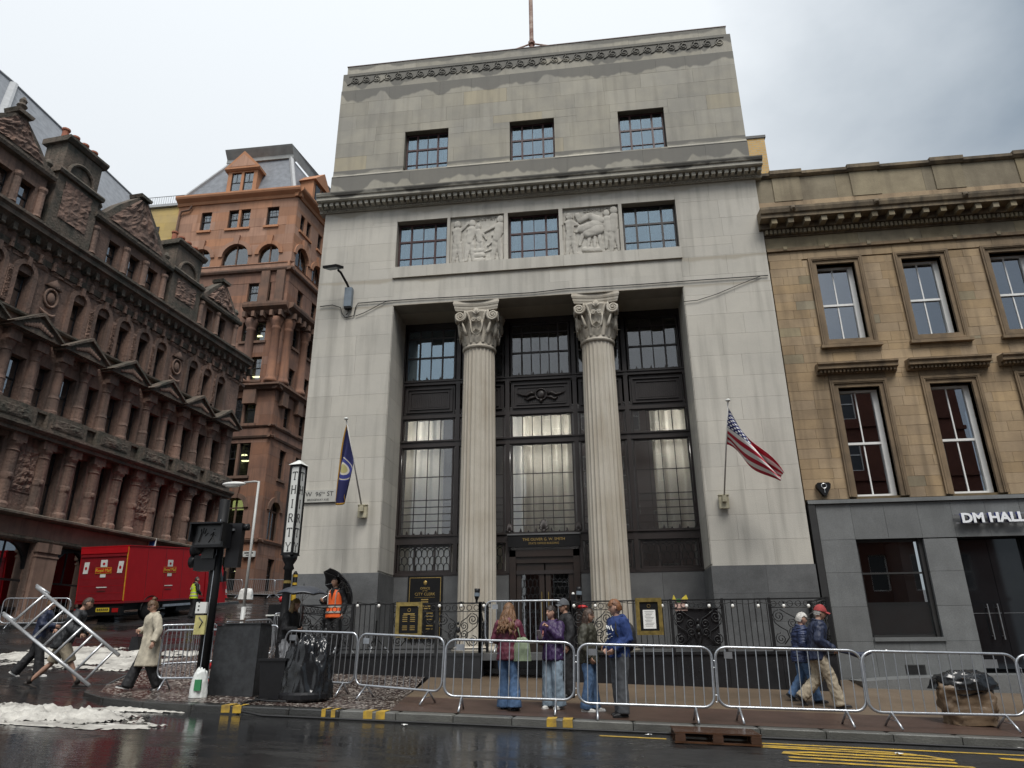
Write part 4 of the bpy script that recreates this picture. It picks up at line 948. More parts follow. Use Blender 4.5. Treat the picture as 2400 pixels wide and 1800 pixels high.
# building across the road, seen mirrored in the window panes
M_opp = pm('opposite_red_stone', (.16, .06, .04), .9, .3, .8, bump=.2)
ob = empty('opposite_building', (6, -11, -1.3), math.pi, 'red stone building across the road mirrored in the window panes', 'building')
HO = [(x, x+1.1, z, z+2.2) for x in (-16.5, -14, -11.5, -9, -6.5, -4, -1.5, 1, 3.5, 6, 8.5) for z in (4.2, 8.0, 11.8, 15.6)]
wall('wall', M_opp, ob, -18, 11.5, 0, 19.5, HO, 0, .5)
MB().box(-18, 11.5, .5, 10, 0, 19.3).build('mass', M_intd, ob)
for z in (3.5, 7.3, 11.1, 14.9): MB().box(-18.1, 11.6, -.15, .01, z, z+.25).build('string_course', M_opp, ob)
MB().box(-18.2, 11.7, -.5, .3, 19.2, 19.7).build('cornice', M_opp, ob)
for a, b, c, d in HO:
    mb = MB().box(a, b, .15, .2, c, c+.08); mb.box(a, b, .15, .2, d-.08, d); mb.box(a, a+.08, .15, .2, c, d); mb.box(b-.08, b, .15, .2, c, d); mb.box(a, b, .14, .2, (c+d)/2-.04, (c+d)/2+.04); wn_ = mb.build('window', M_sashw, ob)
    ubox('pane', M_darkglass, wn_, a, b, .22, .23, c, d)
# ================================================================ ORNATE RED SANDSTONE BUILDING (LEFT)
M_redst = pm('red_sandstone', (.275, .172, .13), .9, .35, .9, col2=(.15, .102, .082), bump=.8, bscale=9, bdist=.05, streak=.7, streak_col=(.07, .056, .048), fine=.2)
M_redd = pm('sooty_red_sandstone', (.17, .128, .10), .9, .45, 1.2, col2=(.07, .068, .054), bump=.8, bscale=9, bdist=.05, streak=.6, streak_col=(.028, .028, .022), fine=.15)
M_redw = pm('washed_red_sandstone', (.30, .195, .15), .9, .3, 1.0, col2=(.20, .13, .10), bump=.3, bscale=22, streak=.4, streak_col=(.09, .07, .055), fine=.12)
M_slate = pm('grey_slate', (.22, .235, .26), .42, .3, 2.5, bump=.5, bscale=9, rvar=.2)
M_lead2 = pm('lead_flashing', (.40, .41, .42), .5, .2, 3)
M_pot = pm('terracotta_pot', (.42, .15, .085), .8, .3, 4)
M_sashd = pm('dark_sash', (.02, .02, .022), .4, .3, 5)
M_g_red = glass('street_glass', .34, (.5, .54, .56), .01, 0)
rb = empty('red_sandstone_building', (RO.x, RO.y, 0), R(90)-TH, 'ornate dark red sandstone building with gables and half columns receding up the side street', 'building')
S0, S1_ = -20.0, 9.15
aw = [-9.4, -8.0, -6.57, -3.63, -2.2, -.76, .63, 1.95, 4.63, 5.9, 7.25]             # arched third-floor windows
pc = [-11.2, -8.5, -5.82, -3.13, -.36, 2.40, 5.03, 7.69]                           # pedimented bays
c1 = [-10.9, -9.5, -8.0, -6.6, -5.1, -3.61, -2.22, -.80, .66, 1.91, 3.25, 4.68, 5.95, 7.3, 8.75]  # first-floor half columns
w1 = [(c1[i]+c1[i+1])/2 for i in range(len(c1)-1) if i not in (4, 9)]
w2 = pc+[(a+b)/2 for a, b in zip(pc, pc[1:])]
gaps = [(-12.2, -9.4), (-8.6, -5.9), (-4.9, -2.6), (-1.6, .9), (1.9, 4.4), (5.4, 7.9)]
H_ = [(x-.36, x+.36, 13.28, 15.0) for x in aw]+[(x-.30, x+.30, 5.25, 8.05) for x in w1]+[(x-.36, x+.36, 9.6, 11.45) for x in pc]+[(x-.30, x+.30, 9.6, 11.45) for x in w2[len(pc):]]
GF = [(s, s+2.1) for s in (-11.9, -8.6, -5.3+.15, -2.0, 1.3, 4.6)]
H_ += [(a, b, 1.2, 4.1) for a, b in GF]
GW2 = [(-2.75, -2.05), (-1.32, -.62), (.02, .72)]; GW1 = [(-10.2, -9.45), (-9.0, -8.25), (-7.8, -7.1)]; GW3 = [(5.0, 5.6), (6.3, 6.9)]
wall('wall', M_redst, rb, S0, S1_, -2, 17.3, H_, 0, .7)
MB().box(S0, S1_, .9, 12, -2, 17.2).build('room_wall', M_intd, rb)
ARC = lambda x, r_, z: [(x-r_, z)]+[(x+r_*math.cos(math.pi-math.pi*i/12), z+r_*math.sin(math.pi-math.pi*i/12)) for i in range(13)]
def spandrel(mb, x, r_, z0, z1, y0, y1):
    """masonry above a round-headed opening, filling the square hole's corners"""
    pts = [(x+r_*math.cos(math.pi*i/12), z0+r_*math.sin(math.pi*i/12)) for i in range(13)]
    for half in (pts[:7], pts[6:]):
        sx = r_ if half[0][0] > x else -r_
        poly = [(x+sx, z1)] + (half if sx > 0 else half[::-1])
        poly = [(x+sx, z1), (x, z1)]+([p_ for p_ in half[::-1]] if sx > 0 else half)
        vs = [(a, y0, b) for a, b in poly]+[(a, y1, b) for a, b in poly]; n = len(poly)
        mb.add(vs, [tuple(range(n)), tuple(range(2*n-1, n-1, -1))]+[(i, n+i, n+(i+1) % n, (i+1) % n) for i in range(n)])
def sash_far(parent, x0, x1, z0, z1, y, arched=False, gm=M_g_red, fm=M_sashd):
    mb = MB(); f_ = .05; mb.box(x0, x0+f_, y, y+.06, z0, z1); mb.box(x1-f_, x1, y, y+.06, z0, z1); mb.box(x0, x1, y, y+.06, z0, z0+f_); mb.box(x0, x1, y, y+.06, z1-f_, z1); zm = (z0+z1)/2; mb.box(x0, x1, y-.02, y+.06, zm-.03, zm+.03)
    w_ = mb.build('window', fm, parent)
    ubox('pane', gm, w_, x0+f_, x1-f_, y+.03, y+.036, z0+f_, zm-.03); ubox('pane', gm, w_, x0+f_, x1-f_, y+.015, y+.021, zm+.03, z1-f_); return w_
for i, x in enumerate(aw):
    sash_far(rb, x-.36, x+.36, 13.28, 15.36, .35)
    mb = MB(); spandrel(mb, x, .36, 14.998, 15.40, -.0, .5); r1, r0 = .58, .37
    for k in range(12):                                           # moulded arch ring
        a, b = math.pi*k/12, math.pi*(k+1)/12
        q = [(x+r_*math.cos(t_), 15.0+r_*math.sin(t_)) for r_, t_ in ((r0, a), (r1, a), (r1, b), (r0, b))]; mb.prism(q[::-1], -.13, .02)
    mb.box(x-.58, x-.37, -.13, .0, 13.3, 15.0); mb.box(x+.37, x+.58, -.13, 0, 13.3, 15.0); mb.box(x-.09, x+.09, -.20, 0, 15.33, 15.72)
    mb.build('arch_surround', M_redst, rb)
hm = []
for a, b, c, d in [(x-.36, x+.36, 15.0, 15.42) for x in aw]: hm.append((a, b, c, d))
for x in w1: sash_far(rb, x-.30, x+.30, 5.25, 8.05, .40)
for x in w2: sash_far(rb, x-.34, x+.34, 9.6, 11.45, .35)
# first-floor half columns
cm = MB(); cm.lathe([(.33, 5.22), (.33, 5.40), (.29, 5.46), (.25, 5.5), (.255, 6.35), (.28, 6.42), (.28, 6.6), (.26, 6.66), (.27, 7.5), (.31, 7.56), (.27, 7.62), (.28, 7.72), (.35, 7.84), (.36, 7.92)], 16); cm.box(-.33, .33, -.33, .3, 7.92, 8.30)
cm.ell((0, -.27, 6.52), (.12, .06, .13), 8, 6); cm = cm.mesh('half_column', M_redst, False)
for x in c1: obj('half_column', cm, rb, (x, .04, 0))
# carved piers between some columns
def carved(name, x0, x1, z0, z1, y, seed, amp=.09, mat=M_redst):
    return MB().grid(lambda u, v: (x0+(x1-x0)*u, y-amp*abs(noise.fractal(Vector((u*3.1, v*3.1*(z1-z0)/(x1-x0), seed)), .8, 2.2, 4))*min(1, 8*min(u, 1-u, v, 1-v)), z0+(z1-z0)*v), 14, int(14*max(1, (z1-z0)/(x1-x0)))).build(name, mat, rb)
for i, x in enumerate((-4.36, 2.58)): carved('carved_pier', x-.5, x+.5, 6.0, 7.9, -.03, i+1, .16)
# mouldings
for nm, pr in (('string_course', [(.1, 4.12), (-.10, 4.12), (-.14, 4.2), (-.14, 4.3), (.1, 4.32)]), ('base_cornice', [(.1, 4.98), (-.25, 5.0), (-.45, 5.06), (-.45, 5.14), (-.3, 5.2), (.1, 5.24)]),
               ('entablature', [(.1, 8.28), (-.42, 8.28), (-.42, 8.42), (-.5, 8.46), (-.58, 8.55), (-.58, 8.66), (-.2, 8.72), (-.2, 9.3), (-.32, 9.34), (-.32, 9.46), (.1, 9.5)]),
               ('floor_string', [(.1, 13.1), (-.14, 13.1), (-.20, 13.18), (-.20, 13.25), (.1, 13.28)]),
               ('upper_cornice', [(.1, 15.75), (-.10, 15.75), (-.14, 15.95), (-.10, 16.0), (-.10, 16.45), (-.22, 16.5), (-.5, 16.75), (-.62, 16.8), (-.62, 17.0), (-.74, 17.1), (-.74, 17.22), (.1, 17.38)])):
    MB().profile(pr, S0, S1_+.15).build(nm, M_redd, rb)
bm_ = MB(); bm_.prism([(-.10, 0), (.10, 0), (.10, .42), (-.10, .42)], -.42, -.10); bm_.tube([(-.1, -.38, .05), (.1, -.38, .05)], .07, 8); bkm = bm_.mesh('bracket', M_redd)
for i in range(34): obj('bracket', bkm, rb, (-8.9+i*.56, 0, 16.32))
kb = MB().ell((0, -.08, 0), (.10, .1, .16), 8, 6); kb.box(-.07, .07, -.14, 0, -.3, .05); kbm = kb.mesh('console', M_redst)
for i in range(26): obj('console', kbm, rb, (-9.0+i*.72, -.1, 15.98))
# balcony dies under each pedimented bay, half columns and pediments
pm_ = MB(); pm_.prism([(-1.22, 12.35), (1.22, 12.35), (1.22, 12.47), (0, 13.22), (-1.22, 12.47)], -.66, .05); pm_.prism([(-1.3, 12.46), (-1.22, 12.44), (0, 13.20), (1.22, 12.44), (1.3, 12.46), (0, 13.36)], -.80, .05); pm_.prism([(-1.0, 12.30), (1.0, 12.30), (1.0, 12.36), (-1.0, 12.36)], -.5, .05)
ped = pm_.mesh('pediment', M_redd)
pi_ = MB()
for k in range(-5, 6): pi_.ell((k*.13, -.68, 12.56+.22*(1-abs(k)/5)), (.09, .05, .08+.07*(1-abs(k)/5)), 6, 5)
pim = pi_.mesh('pediment_carving', M_redw)
c2 = MB(); c2.lathe([(.29, 9.48), (.29, 9.6), (.26, 9.66), (.25, 10.15), (.27, 10.2), (.24, 10.26), (.215, 10.35), (.195, 11.4), (.23, 11.46), (.205, 11.5), (.22, 11.62), (.31, 11.80), (.31, 11.86)], 16); c2.box(-.29, .29, -.36, .3, 11.86, 12.30)
c2m = c2.mesh('half_column', M_redst); dm_ = MB().box(-1.05, 1.05, -.46, -.19, 8.70, 9.44); dm_.box(-.85, .85, -.49, -.455, 8.82, 9.28); dmm = dm_.mesh('balcony_die', M_redd)
for i, x in enumerate(pc):
    o = obj('pediment', ped, rb, (x, 0, 0)); obj('pediment_carving', pim, o); obj('balcony_die', dmm, rb, (x, 0, 0))
    for sx in (-.68, .68): obj('half_column', c2m, rb, (x+sx, -.02, 0))
    carved('balcony_carving', x-.8, x+.8, 8.86, 9.25, -.5, i+20, .07, M_redd)
    carved('wall_carving', x-.30, x+.30, 11.9, 12.28, -.03, i+30, .06)
for i, x in enumerate((-5.1, 3.32)):                              # roundel cartouches between the arched windows
    mb = MB(); mb.tube([(x+.33*math.cos(k*math.pi/10), -.06, 14.5+.42*math.sin(k*math.pi/10)) for k in range(20)], .06, 6, True); mb.ell((x, -.04, 14.5), (.2, .1, .26)); mb.prism([(x-.42, 15.0), (x+.42, 15.0), (x, 15.4)], -.14, .0); mb.tube([(x-.4, -.05, 13.85), (x-.2, -.1, 13.7), (x, -.1, 13.65), (x+.2, -.1, 13.7), (x+.4, -.05, 13.85)], [.03, .07, .08, .07, .03], 6); mb.build('cartouche', M_redw, rb, True)
# ground floor: arched shop windows between pilasters
for a, b in GF:
    x = (a+b)/2; mb = MB(); spandrel(mb, x, 1.05, 3.04, 4.12, .25, .45); mb.build('arch_spandrel', M_sashd, rb)
    w_ = MB().box(a, b, .32, .4, 2.55, 2.63).box(x-.02, x+.02, .32, .4, 2.6, 4.1).box(a, b, .25, .4, 1.45, 1.55).build('shop_window', M_sashd, rb); ubox('pane', M_g_red, w_, a, b, .36, .366, 1.5, 4.1)
    ubox('lintel_light', M_int, w_, a+.1, b-.1, .7, .72, 2.7, 4.0)
pl = MB().box(-.28, .28, -.16, .05, -1, 3.75); pl.box(-.34, .34, -.22, .05, 3.75, 4.12); pl.box(-.31, .31, -.19, .05, 3.55, 3.62); plm = pl.mesh('pilaster', M_redw)
for s in [GF[0][0]-.35]+[q for a, b in GF for q in (b+.35, b+.85)][:11]: obj('pilaster', plm, rb, (s, 0, 0))
MB().box(S0, S1_, -.05, .02, 4.32, 4.98).build('fascia_band', M_redw, rb)
# attic: gabled dormers, chimneys, slate roof
def gable(x0, x1, zt, apex, wins, seed, finial=False):
    g = empty('gable', ((x0+x1)/2, -.05, 17.3), parent=rb); c = (x0+x1)/2; h = [(a-c, b-c, .35, 1.65) for a, b in wins]
    wall('gable_wall', M_redst, g, x0-c, x1-c, 0, zt-17.3, h, 0, .6)
    w_ = (x1-x0)/2
    MB().prism([(-w_-.15, zt-17.3), (w_+.15, zt-17.3), (w_+.15, zt-17.1), (w_*.86, zt-17.0), (w_*.55, (zt+apex)/2-17.2), (w_*.12, apex-17.3), (-w_*.12, apex-17.3), (-w_*.55, (zt+apex)/2-17.2), (-w_*.86, zt-17.0), (-w_-.15, zt-17.1)], -.12, .5).build('pediment', M_redd, g)
    MB().grid(lambda u, v: ((u-.5)*w_*1.5*(1-v*.85), -.13-.16*abs(noise.fractal(Vector((u*4, v*4, seed)), .8, 2.2, 4)), zt-17.1+(apex-zt-.35)*v), 22, 14).build('gable_carving', M_redst, g)
    MB().profile([(.2, zt-17.62), (-.25, zt-17.55), (-.30, zt-17.42), (-.30, zt-17.32), (.2, zt-17.28)], -w_-.2, w_+.2).build('gable_cornice', M_redd, g)
    MB().prism([(-.35, apex-17.3), (.35, apex-17.3), (.42, apex-17.12), (-.42, apex-17.12)], -.3, .5).build('gable_cap', M_redd, g)
    MB().box(-w_, w_, .6, 4.5, .0, zt-17.4).build('dormer_body', M_redd, g)
    for a, b in wins: sash_far(g, a-c, b-c, .35, 1.65, .3)
    for sx in (-1, 1): MB().lathe([(.14, 0), (.17, .1), (.12, .2), (.2, .35), (.14, .5), (.05, .62)], 8).build('urn', M_redd, g).location = (sx*(w_-.1), .1, zt-17.1)
    cs = [x0-c+.15]+[(a[1]+b[0])/2-c for a, b in zip(wins, wins[1:])]+[x1-c-.15]
    for q in cs: MB().lathe([(.19, .3), (.16, .4), (.15, 1.5), (.2, 1.62), (.2, 1.75)], 10).build('mullion_column', M_redst, g).location = (q, -.06, 0)
    if finial: MB().lathe([(.16, 0), (.22, .14), (.1, .25), (.22, .42), (.12, .56), (.16, .7), (.05, .9)], 8).build('finial', M_redd, g).location = (0, .1, apex-17.15)
    return g
gable(-10.5, -6.65, 19.9, 21.55, GW1, 3, True); gable(-3.85, 1.30, 19.7, 22.2, GW2, 5); gable(4.25, 7.95, 19.4, 21.1, GW3, 9)
def chimney(x0, x1, ztop, seed):
    g = empty('chimney', ((x0+x1)/2, .1, 17.3), parent=rb); w_ = (x1-x0)/2; t_ = ztop-17.3
    MB().box(-w_, w_, -.3, 1.1, 0, t_-1.9).box(-w_*.86, w_*.86, -.2, 1.0, t_-1.9, t_-.25).build('stack', M_redd, g)
    MB().profile([(1.2, t_-2.1), (-.45, t_-2.1), (-.5, t_-1.95), (-.45, t_-1.85), (1.2, t_-1.8)], -w_-.12, w_+.12).build('stack_mould', M_redd, g)
    MB().profile([(1.15, t_-.28), (-.28, t_-.28), (-.42, t_-.12), (-.42, t_), (1.15, t_)], -w_, w_).build('stack_cap', M_redd, g)
    MB().grid(lambda u, v: ((u-.5)*w_*1.3, -.31-.10*abs(noise.fractal(Vector((u*3, v*5, seed)), .8, 2.2, 4)), .9+(t_-3.2)*v), 12, 16).build('stack_panel', M_redst, g)
    MB().tube([(w_*.6*math.cos(k*math.pi/10), -.25, t_-1.75+.75*math.sin(k*math.pi/10)) for k in range(11)], .09, 6).build('stack_arch', M_redd, g)
    for k in range(4): MB().lathe([(.17, 0), (.15, .1), (.14, .55), (.19, .6), (.19, .68)], 10).build('chimney_pot', M_pot, g).location = (-w_+.35+k*(2*w_-.7)/3, .35, t_)
chimney(-6.35, -3.95, 22.4, 13); chimney(1.62, 4.1, 21.7, 17)
rf = empty('roof', (0, 0, 0), parent=rb)
MB().add([(S0, .9, 18.2), (5.6, .9, 18.2), (4.2, 6.2, 27.3), (-4.9, 6.2, 28.2), (S0, 6.2, 28.2), (S0, 13, 18), (9, 13, 18), (9.2, 1.2, 18.0)], [(0, 1, 2, 3, 4), (4, 3, 2, 6, 5), (1, 7, 6, 2)]).build('slates', M_slate, rf)
MB().tube([(S0, 6.2, 28.22), (-4.9, 6.2, 28.22), (4.2, 6.2, 27.32), (5.6, .9, 18.2)], .09, 6).build('ridge_lead', M_lead2, rf)
MB().tube([(-4.9, 6.15, 28.2), (-8.8, .95, 18.6)], .22, 6, flat=.3).build('hip_lead', M_lead2, rf)
def roof_pt(s, v): return (s, .9+5.3*v, 18.2+9.8*v)
for s0, s1, v0, v1 in ((-5.6, -4.3, .18, .38), (-3.6, -1.2, .14, .30), (-.9, .6, .12, .27)):
    a, b, c, d = [Vector(roof_pt(*q)) for q in ((s0, v0), (s1, v0), (s1, v1), (s0, v1))]; up = Vector((0, -.75, .35))
    sk = MB().add([a, b, c, d, a+up*.15, b+up*.15, c+up, d+up], [(0, 1, 5, 4), (1, 2, 6, 5), (3, 0, 4, 7), (2, 3, 7, 6)]).build('skylight', M_lead2, rf)
    MB().add([a+up*.16, b+up*.16, (c+up*1.01), (d+up*1.01)], [(0, 1, 2, 3)]).build('pane', M_g_up, sk)
MB().box(S0, S1_, .7, .95, 17.3, 18.3).build('roof_curb', M_lead2, rf)

# carved friezes, in runs between the windows
for i, (x0, x1) in enumerate([(-9.2+1.9*k, -9.2+1.9*k+1.8) for k in range(10)]): carved('carved_frieze', x0, x1, 15.56, 15.74, -.02, i+60, .16, M_redw); carved('carved_frieze', x0, x1, 16.03, 16.42, -.10, i+80, .14)
for i, x in enumerate([(a+b)/2 for a, b in zip(aw, aw[1:]) if b-a < 1.6]): carved('jamb_carving', x-.12, x+.12, 13.4, 15.0, -.13, i+130, .10, M_redw)
for i, x in enumerate(w1):                                     # blinds drawn to differing heights
    if i % 3 != 1: ubox('blind', M_cur if i % 2 else M_int, rb, x-.3, x+.3, .5, .52, 8.05-(.5+.45*((i*7) % 5)/2), 8.05)
for i, x in enumerate(aw):
    if i % 2: ubox('blind', M_int, rb, x-.36, x+.36, .46, .48, 14.5, 15.36)
# ================================================================ TALL CORNER BUILDING BEYOND
M_or = pm('cleaned_orange_sandstone', (.41, .225, .145), .9, .3, .35, col2=(.31, .17, .112), bump=.15, bscale=12, rand=.16, streak=.4, streak_col=(.17, .09, .055), fine=.08)
M_orl = pm('orange_trim', (.49, .235, .125), .9, .2, .6, bump=.15, bscale=12)
M_br = pm('brown_sandstone', (.27, .142, .092), .9, .4, .5, col2=(.165, .092, .068), bump=.2, bscale=12, rand=.12, streak=.5, streak_col=(.06, .042, .035), fine=.1)
M_brt = pm('brown_sandstone_trim', (.215, .122, .083), .9, .4, .8, col2=(.12, .078, .06), bump=.2, bscale=12, streak=.5, streak_col=(.05, .04, .033))
M_g_cn = glass('office_glass', .12, (.6, .65, .66), .01, .2)
M_tube = emis('office_light', (1, .86, .45), 3.0)
M_room = pm('office_room', (.10, .10, .085), .9, .2, .5)
cb = empty('corner_building', (-24.2, 47.5, 0), 0, 'tall orange and brown sandstone corner building with grey mansard roof', 'building')
def facade(parent, x0, x1, wins, arches, zsplit=28.7, prefix='', seed=41, yb=0):
    holes = [(a, b, c, d) for a, b, c, d in wins]+[(cx-r_, cx+r_, z0, z1) for cx, r_, z0, z1 in arches]
    wall('wall', M_brt, parent, x0, x1, -1, 36.2, holes, yb+.10, yb+.6)
    ashlar(parent, M_or, x0, x1, zsplit, 35.7, holes, yb, .87, 2.2, seed, gap=.004, depth=.11, proud=.004)
    ashlar(parent, M_br, x0, x1, 3.0, zsplit, holes, yb, 1.02, 2.6, seed+1, gap=.006, depth=.11, proud=.012)
    for a, b, c, d in wins:
        m = 1 if b-a < 1.25 else 2
        for k in range(m):
            p0, p1 = a+(b-a)*k/m, a+(b-a)*(k+1)/m
            if m == 2: p0, p1 = (p0, p1-.10) if k == 0 else (p0+.10, p1)
            mb = MB(); f_ = .06; zt = d-(d-c)*.45; y = yb+.25
            mb.box(p0, p0+f_, y, y+.08, c, d); mb.box(p1-f_, p1, y, y+.08, c, d); mb.box(p0, p1, y, y+.08, c, c+f_); mb.box(p0, p1, y, y+.08, d-f_, d); mb.box(p0, p1, y-.02, y+.08, zt-.04, zt+.04)
            for q in (.33, .67): mb.box(p0+(p1-p0)*q-.015, p0+(p1-p0)*q+.015, y+.02, y+.06, zt, d)
            mb.box(p0, p1, y+.02, y+.06, (zt+d)/2-.015, (zt+d)/2+.015)
            w_ = mb.build('window', M_sashd, parent); ubox('pane', M_g_cn, w_, p0+f_, p1-f_, y+.04, y+.046, c+f_, zt); ubox('pane', M_g_cn, w_, p0+f_, p1-f_, y+.03, y+.036, zt, d-f_)
            if parent is cb and d < 28:
                for q in (.25, .62): 
                    if random.random() < .75: ubox('ceiling_light', M_tube, w_, p0+.1+random.random()*.2, p1-.1, y+1.0+q*1.4, y+1.25+q*1.4, d-.25-.9*q, d-.2-.9*q)
        if m == 2: MB().box((a+b)/2-.10, (a+b)/2+.10, yb+.02, yb+.4, c, d).build('mullion', M_orl if c > zsplit else M_brt, parent)
        MB().box(a-.15, b+.15, yb-.14, yb+.2, c-.2, c-.003).build('sill', M_orl if c > zsplit else M_brt, parent)
        if d < 28: MB().box(a-.6, b+.6, yb+3.4, yb+3.5, c-.4, d+.6).build('room_wall', M_room, parent)
    for cx, r_, z0, z1 in arches:
        mb = MB(); zs = z1-r_; spandrel(mb, cx, r_, zs, z1, yb+.0, yb+.5)
        for k in range(14):
            a, b = math.pi*k/14, math.pi*(k+1)/14; q = [(cx+rr*math.cos(t_), zs+rr*math.sin(t_)) for rr, t_ in ((r_, a), (r_+.34, a), (r_+.34, b), (r_, b))]; mb.prism(q[::-1], yb-.12, yb+.02)
        mb.prism([(cx-.18, z1-.05), (cx+.18, z1-.05), (cx+.26, z1+.8), (cx-.26, z1+.8)], yb-.2, yb); mb.build('arch_surround', M_or if z0 > zsplit else M_brt, parent)
        w_ = MB().box(cx-.06, cx+.06, yb+.2, yb+.3, z0, z1).box(cx-r_, cx+r_, yb+.22, yb+.28, zs-.05 if z0 < 20 else z0, zs+.05 if z0 < 20 else z0+.06).build('arched_window', M_brt, parent)
        ubox('pane', M_g_cn, w_, cx-r_, cx-.06, yb+.25, yb+.256, z0, z1); ubox('pane', M_g_cn, w_, cx+.06, cx+r_, yb+.25, yb+.256, z0, z1)
        if z0 < 20: MB().box(cx-r_, cx+r_, yb+1.0, yb+1.05, zs, z1).build('lit_blind', emis('lit_blind', (.75, .72, .25), .55), parent); MB().box(cx-r_, cx+r_, yb+.9, yb+.95, z0, zs-.4).build('blind', M_cur, parent)
        MB().box(cx-r_, cx+r_, yb+3.4, yb+3.5, z0-.4, z1+.6).build('room_wall', M_room, parent)
FW = [(-32.8, -31.85, 33.1, 34.95), (-30.3, -28.35, 33.1, 34.95), (-26.85, -25.8, 33.1, 34.95)]
FW += [(-27.6, -25.65, z0, z1) for z0, z1 in ((25.97, 27.7), (22.5, 24.2), (19.2, 21.15), (15.7, 17.8), (11.7, 14.2))]
FW += [(-31.9, -30.0, z0, z1) for z0, z1 in ((25.97, 27.7), (22.5, 24.2))]+[(-27.0, -25.6, 3.6, 5.9)]
FW = [(a+24.2, b+24.2, c, d) for a, b, c, d in FW]
FA = [(-29.15+24.2, 1.15, 29.55, 31.5), (-26.2+24.2, .88, 29.58, 31.25), (-32.2+24.2, .88, 29.58, 31.25), (-26.3+24.2, .72, 7.15, 10.1)]
facade(cb, -10.8, -.02, FW, FA)
cs_ = empty('side_wall', (0, 0, 0), R(90)-TH, parent=cb)
SWn = [(.75, 1.45, 32.9, 34.5), (1.8, 2.5, 32.9, 34.5), (3.8, 4.5, 32.9, 34.5), (6.0, 6.8, 32.9, 34.5)]+[(x, x+.85, z0, z1) for x in (1.55, 3.9, 6.2) for z0, z1 in ((26.0, 27.7), (22.5, 24.2), (19.2, 20.7), (15.75, 17.5), (11.75, 14.0), (3.4, 5.9))]
facade(cs_, .02, 14, SWn, [(1.6, 1.0, 29.5, 31.5), (4.2, .8, 29.5, 31.3), (1.65, .68, 7.2, 10.0), (4.2, .68, 7.2, 10.0)], seed=51)
def band(nm, pr, mat, parent, x0, x1): MB().profile(pr, x0, x1).build(nm, mat, parent)
for par, x0, x1 in ((cb, -10.9, .35), (cs_, -.3, 14)):
    band('eaves_cornice', [(.2, 35.7), (-.12, 35.7), (-.2, 35.95), (-.55, 36.15), (-.62, 36.3), (-.62, 36.45), (.2, 36.5)], M_orl, par, x0, x1)
    band('string_course', [(.1, 28.62), (-.22, 28.66), (-.3, 28.8), (-.3, 28.92), (.1, 28.95)], M_brt, par, x0, x1)
    band('parapet_band', [(.1, 28.95), (-.10, 28.95), (-.10, 29.35), (-.16, 29.4), (.1, 29.42)], M_or, par, x0, x1)
    band('string_course', [(.1, 14.5), (-.1, 14.55), (-.16, 14.7), (.1, 14.8)], M_brt, par, x0, x1)
    band('string_course', [(.1, 15.35), (-.1, 15.4), (-.16, 15.5), (.1, 15.6)], M_brt, par, x0, x1)
    band('sill_course', [(.1, 6.85), (-.12, 6.9), (-.18, 7.05), (.1, 7.12)], M_brt, par, x0, x1)
# corner turret of engaged columns under a bracketed cornice
for par, x0, x1 in ((cb, -3.2, .5), (cs_, -.4, 14)):
    band('bracket_cornice', [(.1, 24.6), (-.3, 24.65), (-.5, 24.9), (-.9, 25.1), (-.95, 25.3), (-.95, 25.45), (.1, 25.6)], M_brt, par, x0, x1)
    band('ledge_cornice', [(.1, 18.3), (-.25, 18.35), (-.4, 18.5), (-.6, 18.6), (-.6, 18.75), (.1, 18.85)], M_brt, par, x0-.5 if par is cb else x0, x1)
br_ = MB().box(-.12, .12, -.85, 0, 24.3, 24.75).mesh('bracket', M_brt)
for i in range(5): obj('bracket', br_, cb, (-3.0+i*.75, 0, 0))
for i in range(10): obj('bracket', br_, cs_, (.3+i*.75, 0, 0))
tcm = MB().lathe([(.5, 18.85), (.5, 19.15), (.42, 19.2), (.42, 19.35), (.36, 19.45), (.33, 23.3), (.4, 23.4), (.36, 23.5), (.36, 23.6), (.5, 23.9), (.52, 24.3)], 14).mesh('turret_column', M_br, True)
for x in (-2.6, -.5): obj('turret_column', tcm, cb, (x, -.12, 0))
for x in (.55, 3.1, 5.4): obj('turret_column', tcm, cs_, (x, -.12, 0))
for x in (-1.9, -.6): MB().box(x-.35, x+.35, -.3, 0, 25.5, 28.6).build('pilaster', M_brt, cb)
for x in (-1.9,): MB().prism([(x-.5, 17.2), (x+.5, 17.2), (x+.5, 18.3), (x-.5, 18.3)], -.4, 0).build('corbel', M_brt, cb)
for x in (.9, 3.2): MB().prism([(x-.4, 17.2), (x+.4, 17.2), (x+.4, 18.3), (x-.4, 18.3)], -.4, 0).build('corbel', M_brt, cs_)
MB().box(-10.8, -.3, 3.6, 14, -1, 36.2).build('core', M_intd, cb)
# mansard
mr = empty('mansard_roof', (0, 0, 0), parent=cb)
zb, zt = 36.45, 40.85
A0, A1, B0, B1 = (-10.6, -.1), (-.4, -.1), (-7.4, 1.25), (-1.7, 1.2)
A2, B2 = (1.2, 14), (-.3, 14)
MB().add([(A0[0], A0[1], zb), (A1[0], A1[1], zb), (B1[0], B1[1], zt), (B0[0], B0[1], zt), (A2[0], A2[1], zb), (B2[0], B2[1], zt), (-10.6, 14, zb), (-7.4, 14, zt)], [(0, 1, 2, 3), (1, 4, 5, 2), (6, 0, 3, 7), (3, 2, 5, 7)]).build('slates', M_slate, mr)
MB().tube([(A1[0], A1[1], zb), (B1[0], B1[1], zt)], .22, 6).build('hip_lead', M_lead2, mr); MB().tube([(A0[0], A0[1], zb), (B0[0], B0[1], zt)], .18, 6).build('hip_lead', M_lead2, mr)
M_gtrim = pm('grey_lead_cornice', (.33, .34, .33), .6, .25, 1.5)
